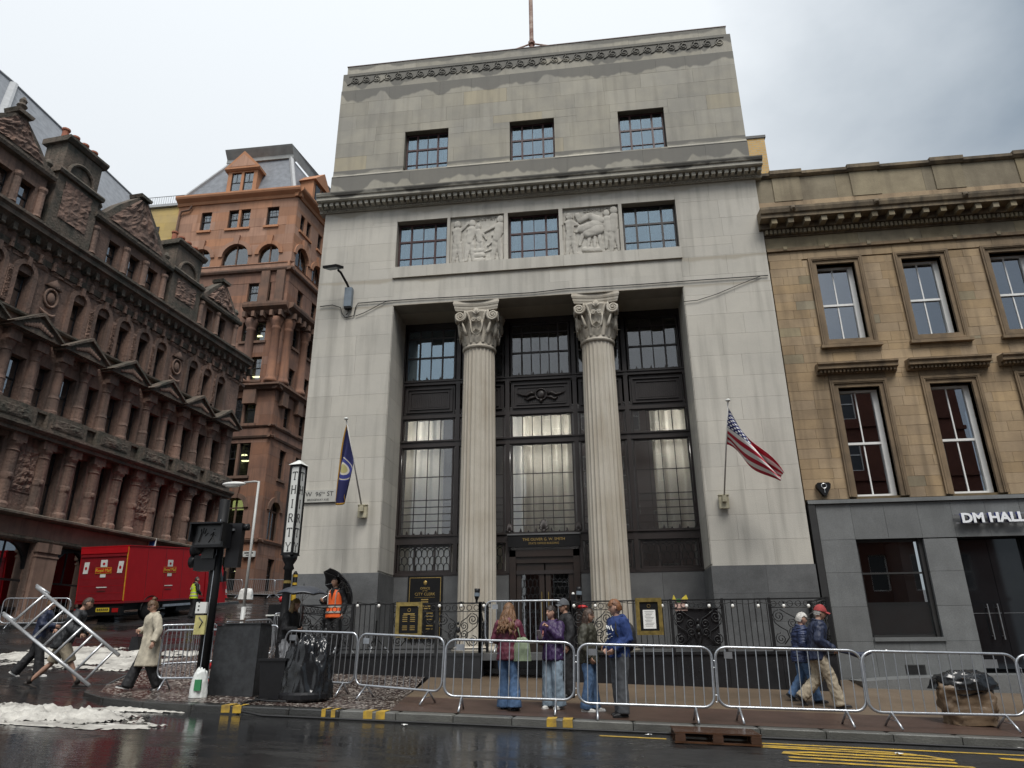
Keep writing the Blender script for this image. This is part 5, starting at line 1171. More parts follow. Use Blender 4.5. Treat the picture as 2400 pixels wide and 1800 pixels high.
MB().profile([(1.3, zt-.1), (1.0, zt-.1), (1.05, zt+.3), (.6, zt+.85), (.5, zt+1.0), (3, zt+1.05)], -7.75, -1.45).build('crown_cornice', M_gtrim, mr)
MB().add([(-1.45, .5, zt+1.0), (-1.45, 1.2, zt-.1), (.0, 14, zt-.1), (.5, 14, zt+1.0)], [(0, 1, 2, 3)]).build('crown_return', M_gtrim, mr)
def dormer(parent, x0, x1, z0, z1, apex, y0=-.35):
    d = empty('dormer', ((x0+x1)/2, y0, z0), parent=parent); w_ = (x1-x0)/2; h = z1-z0
    wn_ = [(-w_+.35, -.12, .05, h-.12), (.12, w_-.35, .05, h-.12)]
    wall('dormer_front', M_orl, d, -w_, w_, 0, h, wn_, 0, .25); MB().box(-w_, w_, .25, 3.2, 0, h).build('dormer_cheek', M_orl, d)
    MB().profile([(.3, h), (-.1, h), (-.28, h+.12), (-.28, h+.25), (3.2, h+.25), (3.2, h)], -w_-.25, w_+.25).build('dormer_cornice', M_orl, d)
    MB().prism([(-w_-.25, h+.25), (w_+.25, h+.25), (0, apex-z0)], -.25, 3.4).build('dormer_pediment', M_orl, d); MB().prism([(-w_+.1, h+.34), (w_-.1, h+.34), (0, apex-z0-.35)], -.27, -.2).build('tympanum', M_or, d)
    for a, b, c, e in wn_:
        w2_ = MB().box(a, b, .1, .16, (c+e)/2-.04, (c+e)/2+.04).box(a, a+.05, .1, .16, c, e).box(b-.05, b, .1, .16, c, e).box((a+b)/2-.02, (a+b)/2+.02, .1, .15, (c+e)/2, e).build('window', M_sashd, d); ubox('pane', M_g_cn, w2_, a, b, .13, .136, c, e)
        MB().box(a, b, .26, .27, c, e).build('window_back', M_intd, d)
dormer(mr, -6.5, -3.8, 36.5, 38.65, 40.6)
ms2 = empty('side_dormers', (0, 0, 0), R(90)-TH, parent=mr)
dd = empty('dormer', (2.6, -.3, 36.5), R(90)-TH, parent=mr)
dd.location = (math.sin(TH)*2.9+.3, math.cos(TH)*2.9, 36.5)
MB().box(-1.3, 1.3, 0, 2.5, 0, 2.1).build('dormer_cheek', M_orl, dd); MB().prism([(-1.5, 2.1), (1.5, 2.1), (0, 3.6)], -.25, 3).build('dormer_pediment', M_orl, dd)
for a in (-.95, .15):
    w2_ = MB().box(a, a+.8, -.03, .0, .05, 1.95).build('window', M_sashd, dd); ubox('pane', M_darkglass, w2_, a+.06, a+.74, -.04, -.034, .1, 1.9)
bpy.data.objects.remove(ms2)
MB().cyl((-10.55, -.15, 6), (-10.55, -.15, 34.6), .09, n=8).tube([(-10.55, -.15, 34.6), (-10.4, -.2, 35.1), (-9.7, -.2, 35.2), (-9.5, -.2, 35.6)], .09, 8).build('downpipe', M_brt, cb)
# cream building behind with roof plant
M_cream = pm('cream_stone', (.52, .38, .13), .9, .2, .5, col2=(.42, .31, .14), rand=.1)
yb2 = empty('cream_building', (-36.8, 48.6, 0), 0, 'cream stone building behind the ornate gables with black roof plant', 'building')
MB().box(-6, 2.2, .12, 10, 0, 36.7).build('wall', M_cream, yb2); ashlar(yb2, M_cream, -4.2, 2.2, 29, 36.6, [], .06, .76, 1.8, 61, depth=.07, gap=.006)
MB().box(-6, 2.4, -.15, 10, 36.7, 36.95).build('coping', M_lead2, yb2)
MB().box(-2.2, 4.0, 3, 9, 36.95, 38.9).build('roof_plant', M_vent, yb2)
rl = MB()
for i in range(36): rl.cyl((-5.8+i*.22, .1, 36.95), (-5.8+i*.22, .1, 37.9), .012, n=5)
rl.tube([(-6, .1, 37.9), (2.2, .1, 37.9)], .025, 6); props(rl.build('roof_railing', M_vent, yb2), kind='stuff')
an = MB().cyl((-.6, 4, 38.9), (-.6, 4, 40.6), .03, n=5).cyl((-1.4, 4, 40.2), (1.2, 4, 40.0), .02, n=5)
for i in range(7): an.cyl((-1.3+i*.4, 3.6, 40.2-.03*i), (-1.3+i*.4, 4.4, 40.2-.03*i), .012, n=5)
an.build('aerial', M_lead2, yb2)
wn_ = MB().box(-4.0+2.4, -3.0+2.4, .0, .1, 33.2, 34.7).build('window', M_sashd, yb2); ubox('pane', M_darkglass, wn_, -1.5, -.7, -.01, .0, 33.3, 34.6)
# ================================================================ STREET THINGS
M_galv = pm('galvanised_steel', (.50, .52, .55), .34, .3, 9, metal=.75, rvar=.2, col2=(.36, .38, .41))
M_alu = pm('aluminium', (.62, .63, .64), .32, .2, 7, metal=.7, rvar=.2)
M_rubber = pm('black_rubber', (.015, .015, .016), .6, .2, 6)
M_bulb = pm('frosted_bulb', (.85, .84, .80), .2, .05, 5)
M_paper = pm('white_paper', (.8, .8, .78), .7, .05, 5)
M_signw = pm('sign_white', (.70, .71, .68), .4, .08, 4)
M_ink = pm('sign_black', (.015, .015, .017), .5, .1, 5)
M_plastic = pm('black_plastic', (.012, .012, .014), .42, .3, 6, rvar=.2, spec=.3)

# ---- crowd barriers
_bar = MB().cyl((0, 0, .24), (0, 0, 1.09), .008, n=6).mesh('bar', M_galv)
def _bframe():
    pts = []; hw, r_, z0, z1 = 1.0, .16, .22, 1.10
    for cx, cz, a0 in ((hw-r_, z0+r_, -90), (hw-r_, z1-r_, 0), (-hw+r_, z1-r_, 90), (-hw+r_, z0+r_, 180)):
        for k in range(6): a = R(a0+90*k/5); pts.append((cx+r_*math.cos(a), 0, cz+r_*math.sin(a)))
    return MB().tube(pts, .021, 8, True).mesh('frame', M_galv, True)
_bfr = _bframe()
_bft = MB(); 
for s in (-1, 1): _bft.tube([(0, 0, .22), (.0, s*.16, .1), (0, s*.27, .012)], .017, 8)
_bft.tube([(0, -.14, .115), (0, .14, .115)], .006, 6)
_bft = _bft.mesh('foot', M_galv, True)
_bhk = MB().tube([(0, 0, .05), (.05, 0, .05), (.05, 0, -.05), (.02, 0, -.05)], .008, 6).mesh('hook', M_galv)
def barrier(p0, p1, label, zf=PV, tag_at=None, group='steel crowd barriers'):
    p0, p1 = Vector((p0[0], p0[1], zf(*p0))), Vector((p1[0], p1[1], zf(*p1))); d = p1-p0; c = (p0+p1)/2
    e = empty('crowd_barrier', c, 0, label, 'barrier', group); L_ = d.length
    e.rotation_euler = (0, -math.atan2(d.z, math.hypot(d.x, d.y)), math.atan2(d.y, d.x)); sx = L_/2
    obj('frame', _bfr, e, scale=(sx, 1, 1)); n = 13
    for i in range(n): obj('bar', _bar, e, ((-1+2*(i+1)/(n+1))*sx, 0, 0))
    for s in (-.72, .72): obj('foot', _bft, e, (s*sx, 0, 0))
    for z in (.35, .85): obj('hook', _bhk, e, (sx, 0, z))
    if tag_at is not None: MB().box(-.065, .065, -.012, -.008, -.05, .05).build('plate', M_galv, e).location = (tag_at*sx, 0, .98)
    return e
def bx(px, Y): return (at(px, 1580, Y).x, Y)
barrier(bx(657, 13.75), bx(829, 13.6), 'crowd barrier behind the bundled black tarpaulin', tag_at=-.8)
barrier(bx(832, 13.45), bx(1034, 12.95), 'crowd barrier below the gilt notice board, standing askew to the kerb', tag_at=-.82)
barrier(bx(1040, 12.42), bx(1343, 12.5), 'crowd barrier in front of the two women in maroon and purple', tag_at=-.78)
barrier(bx(1352, 12.2), bx(1667, 12.28), 'crowd barrier in front of the woman in olive and the teenager in blue', tag_at=-.78)
barrier(bx(1676, 12.42), bx(2018, 12.52), 'crowd barrier in front of the walking elderly couple', tag_at=-.82)
barrier(bx(2022, 12.45), bx(2385, 12.75), 'crowd barrier in front of the shopfront vent and brown sack')
barrier(bx(2382, 12.55), bx(2700, 12.6), 'crowd barrier cut off by the edge of the picture beside the brown sack')
barrier(bx(368, 13.7), bx(520, 13.9), 'crowd barrier beside the woman in the pale coat', drop)
barrier(bx(362, 16.8), bx(500, 17.6), 'crowd barrier standing in the road behind the woman in the pale coat', G)
barrier(bx(500, 15.4), bx(640, 15.2), 'crowd barrier just behind the black cabinet')
barrier(bx(515, 18.2), bx(632, 19.2), 'crowd barrier angled up the side street beyond the black cabinet', G)
barrier(bx(634, 18.4), bx(690, 18.9), 'short view of a crowd barrier behind the lantern post')
barrier((at(508, 1400, 41).x, 41), (at(563, 1400, 41).x, 41), 'distant crowd barrier with a traffic cone behind it', PVs)
barrier((at(574, 1400, 42).x, 42), (at(640, 1400, 42).x, 42), 'distant crowd barrier on the corner below the arched windows', PVs)
barrier((at(642, 1400, 41.5).x, 41.5), (at(690, 1400, 43).x, 43), 'distant crowd barrier half hidden by the lantern post', PVs)
barrier((at(2, 1440, 24.5).x, 24.5), (at(160, 1440, 25.2).x, 25.2), 'crowd barrier below the arched shop window behind the ladder', G)
# barrier closing the entrance steps
e = barrier((-2.72, 16.35), (-.95, 16.35), 'crowd barrier across the entrance steps before the double doors', lambda x, y: -.19, tag_at=-.75)

# ---- railings with scrolls
def spiral(cx, cz, r_, turns, a0, sgn, n=18, y=0):
    return [(cx+r_*(1-.85*i/n)*math.cos(a0+sgn*2*math.pi*turns*i/n), y, cz+r_*(1-.85*i/n)*math.sin(a0+sgn*2*math.pi*turns*i/n)) for i in range(n+1)]
def scroll_panel(w_):
    mb = MB(); h = 1.0
    n = max(3, int(w_/.16))
    for i in range(n): cx = (i+.5)*w_/n; mb.tube([(cx+.058*math.cos(k*math.pi/6), 0, .915+.058*math.sin(k*math.pi/6)) for k in range(12)], .009, 5, True)
    mb.tube([(0, 0, .835), (w_, 0, .835)], .010, 6)
    for sx in (0, 1):
        X = lambda x: x if sx == 0 else w_-x
        for cz, r_ in ((.66, .13), (.20, .12)):
            mb.tube([(X(p_[0]), 0, p_[2]) for p_ in spiral(.16, cz, r_, 1.9, math.pi/2, 1)], .012, 5)
        for cz, r_ in ((.52, .10), (.34, .10)):
            mb.tube([(X(p_[0]), 0, p_[2]) for p_ in spiral(w_*.36, cz, r_, 1.7, -math.pi/2, -1)], .011, 5)
        mb.tube([(X(.03), 0, .66), (X(.07), 0, .52), (X(.18), 0, .43), (X(.30), 0, .36), (X(.33), 0, .22), (X(.22), 0, .09)], .012, 5)
        mb.tube([(X(.20), 0, .80), (X(w_*.30), 0, .70), (X(w_*.42), 0, .62), (X(w_*.47), 0, .48), (X(w_*.42), 0, .3), (X(w_*.47), 0, .12)], .012, 5)
    mb.ell((w_/2, 0, .44), (.05, .02, .07), 8, 6); mb.ell((w_/2, 0, .58), (.03, .02, .04), 8, 6); mb.ell((w_/2, 0, .30), (.03, .02, .04), 8, 6)
    return mb
_rbar = MB().box(-.008, .008, -.008, .008, .03, 1.0).mesh('bar', M_iron)
def railing(x0, y0, dx, dy, spec, label):
    e = empty('iron_railing', (x0, y0, -.13), math.atan2(dy, dx), label, 'railing', 'iron railings on the terrace plinth'); x = 0
    tot = sum(q[1] for q in spec); MB().box(0, tot, -.018, .018, 1.0, 1.03).build('top_rail', M_iron, e); MB().box(0, tot, -.018, .018, .02, .05).build('bottom_rail', M_iron, e)
    for kind, w_ in spec:
        if kind == 's': props(scroll_panel(w_).build('scrollwork', M_iron, e, True, loc=(x, 0, 0)), kind='stuff')
        elif kind == 'b':
            n = round(w_/.125)
            for i in range(n): obj('bar', _rbar, e, (x+(i+.5)*w_/n, 0, 0))
        elif kind == 'd':                       # solid sheeted panel with bars behind the scrolls
            props(scroll_panel(w_).build('scrollwork', M_iron, e, True, loc=(x, 0, 0)), kind='stuff')
            MB().box(x+.1, x+w_-.1, .03, .04, .06, .85).build('sheet', M_grand, e)
        x += w_
        MB().box(x-.03, x+.03, -.03, .03, -.05, 1.04).build('post', M_iron, e)
    MB().box(-.03, .03, -.03, .03, -.05, 1.04).build('post', M_iron, e)
    return e
railing(-7.12, 16.5, 1, 0, [('s', 1.25), ('b', .95), ('s', 1.05), ('s', 1.0)], 'black iron railing with scrolls left of the entrance steps')
railing(-.80, 16.5, 1, 0, [('s', .95), ('b', 1.25), ('d', 1.1), ('b', 1.0), ('s', 1.2)], 'black iron railing with scrolls and bars right of the entrance steps')
railing(-7.12, 17.95, 0, -1, [('s', 1.42)], 'short black railing returning to the wall behind the man in orange')
railing(4.72, 16.52, 0, 1, [('s', 1.42)], 'short black railing returning to the wall behind the elderly couple')
railing(-2.86, 16.5, 0, 1, [('s', 1.0)], 'short black railing along the left side of the entrance steps')
railing(-.82, 16.5, 0, 1, [('s', 1.0)], 'short black railing along the right side of the entrance steps')
# festoon bulbs hung on the railings
def festoon(pxs, label):
    e = empty('festoon_lights', at(pxs[0], 1420, 16.42), 0, label, 'string lights'); P0 = Vector(e.location); pts = []
    for px in pxs:
        p_ = at(px, 1420, 16.42)-P0; b = MB().ell((0, 0, 0), (.035, .035, .043), 10, 8).build('bulb', M_bulb, e, True, loc=p_); MB().cyl((0, 0, .035), (0, 0, .085), .018, n=8).build('lamp_holder', M_black, b); pts.append(p_+Vector((0, 0, .09)))
    cu = []
    for a, b in zip(pts, pts[1:]): cu += [a.lerp(b, t_)-Vector((0, 0, .05*math.sin(math.pi*t_))) for t_ in (0, .25, .5, .75)]
    MB().tube(cu+[pts[-1]], .007, 5).build('cable', M_black, e)
festoon([838, 888, 931, 982, 1030, 1081, 1134, 1148], 'string of white bulbs along the railing left of the steps')
festoon([1345, 1395, 1449, 1552, 1609, 1662, 1717, 1777, 1837, 1895, 1922], 'string of white bulbs along the railing right of the steps')

# ---- notices
def board(px0, py0, px1, py1, Y, label, frame, paper):
    a, b = at(px0, py0, Y), at(px1, py1, Y); w_, h = b.x-a.x, a.z-b.z; e = empty('notice_board', ((a.x+b.x)/2, Y, b.z), 0, label, 'notice board', None)
    MB().box(-w_/2+.06, w_/2-.06, -.02, .02, .06, h-.06).build('panel', M_black, e); f_ = MB()
    for (x0, x1, z0, z1) in ((-w_/2, w_/2, 0, .085), (-w_/2, w_/2, h-.085, h), (-w_/2, -w_/2+.085, .085, h-.085), (w_/2-.085, w_/2, .085, h-.085)): f_.box(x0, x1, -.045, .02, z0, z1)
    f_.build('frame', frame, e)
    MB().tube([(.035*math.cos(k*math.pi/6), -.024, h-.17+.035*math.sin(k*math.pi/6)) for k in range(12)], .006, 5, True).build('crest', M_gold, e)
    return e, w_, h
e, w_, h = board(930, 1412, 988, 1494, 16.42, 'gilt-framed black notice with gold lines on the railing left of the steps', M_brass, 0)
g = MB()
for i, z in enumerate((.46, .42, .38, .34, .24, .20, .16)):
    for sx in (-1, 1): g.box(sx*.09-.06, sx*.09+.055, -.024, -.020, z, z+.014)
g.box(-.13, .13, -.024, -.02, h-.27, h-.245); g.build('gold_lines', M_gold, e)
e, w_, h = board(1488, 1402, 1556, 1488, 16.42, 'gilt-framed notice holding a white paper sheet on the railing right of the steps', M_brass, 1)
pp = MB().box(-.135, .135, -.028, -.022, .13, .52).build('paper_sheet', M_paper, e); g = MB()
for i in range(11): g.box(-.10+.012*(i % 3), .10-.02*(i % 4), -.030, -.028, .48-.03*i, .486-.03*i)
g.build('printed_lines', M_vent, pp)
pa, pb = at(957, 1350, 19.36), at(1036, 1446, 19.36); w_ = pb.x-pa.x
e = empty('wall_plaque', ((pa.x+pb.x)/2, 19.37, .1), 0, 'large black plaque with gold border on the granite wall reading Office of the City Clerk', 'plaque'); H2 = pa.z-.1
MB().box(-w_/2, w_/2, -.03, .01, 0, H2).build('panel', M_black, e); b_ = MB()
for (x0, x1, z0, z1) in ((-w_/2+.05, w_/2-.05, .05, .064), (-w_/2+.05, w_/2-.05, H2-.064, H2-.05), (-w_/2+.05, -w_/2+.064, .064, H2-.064), (w_/2-.064, w_/2-.05, .064, H2-.064)): b_.box(x0, x1, -.035, -.03, z0, z1)
b_.build('gold_border', M_gold, e); MB().ell((0, -.03, H2-.19), (.055, .012, .06)).build('crest', M_gold, e, True)
text_mesh('lettering', 'OFFICE', .085, M_gold, e, (0, -.034, H2-.34), FRONT, .003); text_mesh('lettering', 'OF THE', .04, M_gold, e, (0, -.034, H2-.405), FRONT, .003); text_mesh('lettering', 'CITY CLERK', .105, M_gold, e, (0, -.034, H2-.49), FRONT, .003)
g = MB(); g.box(-.28, .28, -.034, -.03, H2-.575, H2-.57)
for i, z in enumerate((.63, .69, .80, .86)): g.box(-.10-.06*(i > 1), .10+.06*(i > 1), -.034, -.03, H2-z-.014, H2-z+.014)
for z in (.98, 1.06, 1.14, 1.3, 1.38): 
    for sx in (-1, 1): g.box(sx*.16-.10, sx*.16+.08, -.034, -.03, H2-z-.012, H2-z+.012)
g.build('small_gold_lines', M_gold, e)

# ---- street name plates
a, b = at(709, 1150, 17.97), at(788, 1176, 17.97); w_, h = b.x-a.x, a.z-b.z
e = empty('street_sign', ((a.x+b.x)/2, 17.97, (a.z+b.z)/2), 0, 'white street name plate on the bank wall beside the blue flag', 'street sign')
MB().box(-w_/2, w_/2, -.02, .02, -h/2, h/2).build('plate', pm('weathered_enamel', (.47, .46, .42), .5, .15, 4), e); MB().box(-w_/2, w_/2, -.022, .02, -h/2-.012, -h/2).build('lower_edge', M_vent, e)
text_mesh('lettering', 'W  96', .175, M_ink, e, (-.16, -.022, .045), FRONT, .002); text_mesh('lettering', 'TH', .085, M_vent, e, (.105, -.022, .075), FRONT, .002); text_mesh('lettering', 'ST', .175, M_ink, e, (.31, -.022, .05), FRONT, .002); text_mesh('lettering', 'BRIDGEWAY AVE', .085, M_ink, e, (-.02, -.022, -.105), FRONT, .002, sx=.92)
a, b = at(568, 1291, 47.25), at(597, 1305, 47.25)
e = empty('street_sign', ((a.x+b.x)/2, 47.3, (a.z+b.z)/2), 0, 'small white street name plate on the brown corner building', 'street sign'); MB().box(-.42, .42, -.02, .15, -.2, .2).build('plate', M_signw, e)
g = MB(); g.box(-.33, .33, -.024, -.02, .02, .11); g.box(-.2, .2, -.024, -.02, -.12, -.06); g.build('faded_lines', M_vent, e); MB().box(-.75, -.5, -.02, .15, -.1, .2).build('small_plate', M_signw, e)

# ---- lantern post reading THIRTY
GL = {'T': [((0, 1), (1, 1)), ((.5, 0), (.5, 1)), ((.3, 0), (.7, 0)), ((0, .86), (0, 1)), ((1, .86), (1, 1))], 'H': [((.1, 0), (.1, 1)), ((.9, 0), (.9, 1)), ((.1, .52), (.9, .52)), ((-.05, 0), (.25, 0)), ((.75, 0), (1.05, 0)), ((-.05, 1), (.25, 1)), ((.75, 1), (1.05, 1))],
      'I': [((.5, 0), (.5, 1)), ((.3, 0), (.7, 0)), ((.3, 1), (.7, 1))], 'R': [((.1, 0), (.1, 1)), ((.1, 1), (.6, 1)), ((.6, 1), (.8, .88)), ((.8, .88), (.8, .66)), ((.8, .66), (.6, .52)), ((.6, .52), (.1, .52)), ((.5, .52), (.95, 0)), ((-.05, 0), (.28, 0)), ((.82, 0), (1.05, 0))],
      'Y': [((0, 1), (.5, .48)), ((1, 1), (.5, .48)), ((.5, .48), (.5, 0)), ((.3, 0), (.7, 0)), ((-.12, 1), (.16, 1)), ((.84, 1), (1.12, 1))]}
def stroke_letter(mb, ch, cx, cz, w_, h, y, t_=.02):
    for a, b in GL[ch]:
        p_, q = Vector((cx+(a[0]-.5)*w_, 0, cz+(a[1]-.5)*h)), Vector((cx+(b[0]-.5)*w_, 0, cz+(b[1]-.5)*h)); d = (q-p_).normalized(); n = Vector((-d.z, 0, d.x))*(t_/2 if abs(d.x) < .5 else t_/3)
        mb.add([(*(p_-n)[:1], y, (p_-n).z), ((q-n).x, y, (q-n).z), ((q+n).x, y, (q+n).z), ((p_+n).x, y, (p_+n).z)], [(0, 1, 2, 3)])
LPY = 15.2
lp = at(680, 1300, LPY); zb_ = lp.z; zt_ = at(698, 1092, LPY).z; hh = zt_-zb_
gz = PV(lp.x, LPY)
e = empty('lantern_post', (lp.x, LPY, gz), R(-9), 'black square lantern post with white panels spelling THIRTY downwards', 'lamp post')
zb0, zt0 = zb_-gz, zt_-gz
MB().lathe([(.16, 0), (.16, .25), (.11, .35), (.10, 1.2), (.115, 1.25), (.085, 1.3), (.08, zb0-.35), (.12, zb0-.3), (.09, zb0-.22), (.16, zb0-.1), (.17, zb0-.02)], 16).build('post', M_black, e, True)
hw = .12; fr = MB()
for sx in (-1, 1):
    for sy in (-1, 1): fr.box(sx*hw-.022, sx*hw+.022, sy*hw-.022, sy*hw+.022, zb0, zt0)
for z in (zb0, zt0-.04):
    for s in (-1, 1): fr.box(-hw, hw, s*hw-.02, s*hw+.02, z, z+.04); fr.box(s*hw-.02, s*hw+.02, -hw, hw, z, z+.04)
fr.box(-hw-.03, hw+.03, -hw-.03, hw+.03, zb0-.02, zb0); fr.build('frame', M_black, e)
for k in range(4):
    pn = MB().box(-hw+.02, hw-.02, -hw+.002, -hw+.012, zb0+.04, zt0-.04).build('white_panel', M_signw, e); pn.rotation_euler = (0, 0, k*math.pi/2); tm = MB()
    for i, ch in enumerate('THIRTY'): stroke_letter(tm, ch, 0, zt0-.26-i*(hh-.42)/5, .115, .18, -hw-.003, .025)
    tm.build('lettering', M_ink, pn)
cp = MB(); h1 = hw+.05; cp.add([(-h1, -h1, zt0), (h1, -h1, zt0), (h1, h1, zt0), (-h1, h1, zt0), (-.02, -.02, zt0+.13), (.02, -.02, zt0+.13), (.02, .02, zt0+.13), (-.02, .02, zt0+.13)], [(3, 2, 1, 0), (0, 1, 5, 4), (1, 2, 6, 5), (2, 3, 7, 6), (3, 0, 4, 7), (4, 5, 6, 7)]); cp.build('cap', M_signw, e)
MB().cyl((0, 0, zb0-.62), (0, 0, zb0-.56), .088).build('band', M_brass, e)
bl = ongr(672, 1500, PV); bl = Vector((lp.x+.10, LPY+.16, PV(lp.x+.10, LPY+.16)))
e = empty('bollard', bl, 0, 'slim black post with yellow bands beside the lantern post', 'bollard'); MB().lathe([(.06, 0), (.06, 1.2), (.05, 1.25), (.05, 2.2), (.02, 2.25)], 14).build('shaft', M_black, e, True); M_yb = pm('yellow_band', (.65, .42, .04), .5, .3, 6)
for z0, z1 in ((1.62, 1.86), (1.95, 2.0), (2.12, 2.17)): MB().cyl((0, 0, z0), (0, 0, z1), (.064 if z0 < 1.2 else .054), n=14).build('yellow_band', M_yb, e)

# ---- street lamp
q = at(607, 1128, 20.5); gz = G(q.x, 20.5)
e = empty('street_lamp', (q.x, 20.5, gz), 0, 'slim pale street lamp with white head reaching over the side street', 'street lamp'); h = q.z-gz
M_lamp = pm('lamp_grey', (.52, .53, .52), .45, .15, 4); MB().cyl((0, 0, 0), (0, 0, 1.3), .07, .065).cyl((0, 0, 1.3), (0, 0, h), .045, .035).build('column', M_lamp, e, True)
MB().tube([(0, 0, h-.02), (-.15, 0, h), (-.5, 0, h-.02)], .028, 8).build('arm', M_lamp, e, True); hd = MB().ell((-.82, 0, h-.06), (.40, .13, .075), 16, 8).build('lamp_head', M_wht, e, True); MB().ell((-.85, 0, h-.11), (.28, .10, .06), 12, 6).build('lens', M_bulb, hd, True)

# ---- traffic signal
q = ongr(462, 1640, PV); sy_ = 13.0; q = Vector((at(470, 1600, sy_).x, sy_, 0)); q.z = drop(q.x, sy_)
e = empty('traffic_signal', q, 0, 'thick black signal pole with pedestrian hand display and push-button boxes', 'traffic light'); top = at(520, 1172, sy_).z-q.z
MB().cyl((0, 0, 0), (0, 0, top), .105, .10, 16).build('pole', M_black, e, True); MB().cyl((-.24, .35, 0), (-.24, .35, top-.9), .075, n=14).build('rear_pole', M_black, e, True)
def sgb(px0, py0, px1, py1): a, b = at(px0, py0, sy_-.25), at(px1, py1, sy_-.25); return a.x-q.x, b.x-q.x, b.z-q.z, a.z-q.z
x0, x1, z0, z1 = sgb(464, 1229, 528, 1283)
hd = MB().box(x0, x1, -.35, -.08, z0, z1).build('pedestrian_head', M_plastic, e); M_scr = pm('unlit_display', (.035, .035, .037), .3, .2, 8); M_hnd = pm('unlit_symbol', (.09, .09, .092), .5, .1, 8)
MB().box(x0+.05, x1-.05, -.353, -.349, z0+.05, z1-.05).build('display', M_scr, hd)
hv = MB(); hv.box(x0-.02, x1+.02, -.50, -.34, z1-.03, z1); hv.box(x0-.02, x0+.01, -.48, -.34, z0+.1, z1-.03); hv.box(x1-.01, x1+.02, -.48, -.34, z0+.1, z1-.03); hv.build('visor', M_plastic, hd)
cx = (x0+x1)/2; cz = (z0+z1)/2; s = MB()
for a, b, r_ in (((-.18, -.13), (-.14, .03), .04), ((-.14, .03), (-.16, .12), .02), ((-.11, .03), (-.11, .14), .02), ((-.08, .02), (-.06, .12), .018), ((-.07, -.02), (-.01, .04), .018), ((.10, .10), (.11, .11), .03), ((.10, .05), (.08, -.04), .03), ((.08, -.04), (.02, -.14), .02), ((.08, -.04), (.14, -.13), .02), ((.09, .04), (.16, -.02), .016), ((.09, .04), (.03, -.01), .016)): s.tube([(cx+a[0], -.355, cz+a[1]), (cx+b[0], -.355, cz+b[1])], r_, 6, flat=.15)
s.build('hand_and_walking_symbol', M_hnd, hd)
x0, x1, z0, z1 = sgb(446, 1282, 500, 1335); b2 = MB().box(x0+.06, x1-.05, -.15, .08, z0, z1-.15).build('vehicle_head', M_plastic, e)
for i, z in enumerate((z0+.1, z0+.32)): MB().tube([(x0-.10, .02, z+.08), (x0+.02, .02, z+.08)], [.12, .10], 12).build('hood', M_plastic, b2, True)
MB().tube([(x0+.12, -.02, z1-.02), (x0+.12, -.22, z1-.02)], [.09, .11], 12).build('lens_hood', M_plastic, b2, True); MB().box(x0+.2, x0+.45, -.18, -.15, z0+.22, z1-.02).build('backplate', M_vent, b2)
x0, x1, z0, z1 = sgb(528, 1222, 548, 1332); b3 = MB().box(x0-.04, x1-.06, -.02, .12, z0+.05, z1).build('vehicle_head', M_plastic, e); MB().tube([(x1-.06, .05, z1-.08), (x1+.04, .05, z1-.07)], [.06, .07], 12).build('hood', M_plastic, b3, True)
MB().box(-.3, .3, -.06, -.02, top-.62, top-.58).build('bracket', M_galv, e)
x0, x1, z0, z1 = sgb(457, 1411, 478, 1437); cbx = MB().box(x0, x1, -.2, -.14, z0, z1).build('control_box', M_signw, e); g = MB()
for i in range(3): g.cyl((x0+.06, -.2, z0+.06+.07*i), (x0+.06, -.205, z0+.06+.07*i), .016, n=8)
g.build('indicator_dots', M_ink, cbx)
x0, x1, z0, z1 = sgb(455, 1442, 474, 1487); yb_ = MB().box(x0, x1, -.2, -.15, z0, z1).build('push_button_box', pm('pale_yellow', (.55, .5, .2), .5, .3, 8), e); MB().tube([((x0+x1)/2, -.202, z0+.12), ((x0+x1)/2+.05, -.202, z0+.22), ((x0+x1)/2-.03, -.202, z0+.3)], .012, 5).build('symbol', M_ink, yb_)
MB().cyl((.02, -.107, .4), (.02, -.104, top-.4), .008, n=5).build('conduit', M_galv, e)

# ---- black cabinet, bin, tarpaulin bundle, bags
M_cab = pm('damp_black_panel', (.028, .03, .033), .5, .5, 9, col2=(.012, .013, .015), bump=.2, bscale=70, rvar=.35, streak=.4, streak_col=(.04, .042, .045))
a, b = at(506, 1462, 13.05), at(612, 1462, 13.05); gz = PV(a.x+.5, 13.1)
e = empty('equipment_cabinet', ((a.x+b.x)/2, 13.05, gz-.01), R(-4), 'tall black cabinet spotted with rain on the kerb corner', 'cabinet'); w_ = b.x-a.x; h = a.z-gz
MB().add([(-w_/2-.02, 0, 0), (w_/2+.0, 0, 0), (w_/2, .42, .02), (-w_/2, .42, .02), (-w_/2, .02, h-.02), (w_/2, .02, h), (w_/2, .42, h), (-w_/2, .42, h)], [(0, 3, 2, 1), (4, 5, 6, 7), (0, 1, 5, 4), (1, 2, 6, 5), (2, 3, 7, 6), (3, 0, 4, 7)]).build('body', M_cab, e)
MB().box(-w_/2-.02, w_/2+.02, -.005, .44, h, h+.02).build('lid', M_cab, e)
a, b = at(612, 1546, 12.75), at(672, 1546, 12.75); gz = PV(a.x, 12.75)
e = empty('black_bin', ((a.x+b.x)/2, 12.95, gz), 0, 'small black plastic bin between the cabinet and the tarpaulin', 'bin'); w_ = (b.x-a.x)/2; h = a.z-gz
MB().add([(-w_*.82, -.2, 0), (w_*.82, -.2, 0), (w_*.82, .2, 0), (-w_*.82, .2, 0), (-w_, -.24, h), (w_, -.24, h), (w_, .24, h), (-w_, .24, h)], [(0, 3, 2, 1), (4, 5, 6, 7), (0, 1, 5, 4), (1, 2, 6, 5), (2, 3, 7, 6), (3, 0, 4, 7)]).build('body', M_plastic, e); MB().box(-w_-.02, w_+.02, -.26, .26, h-.02, h+.02).build('rim', M_plastic, e)
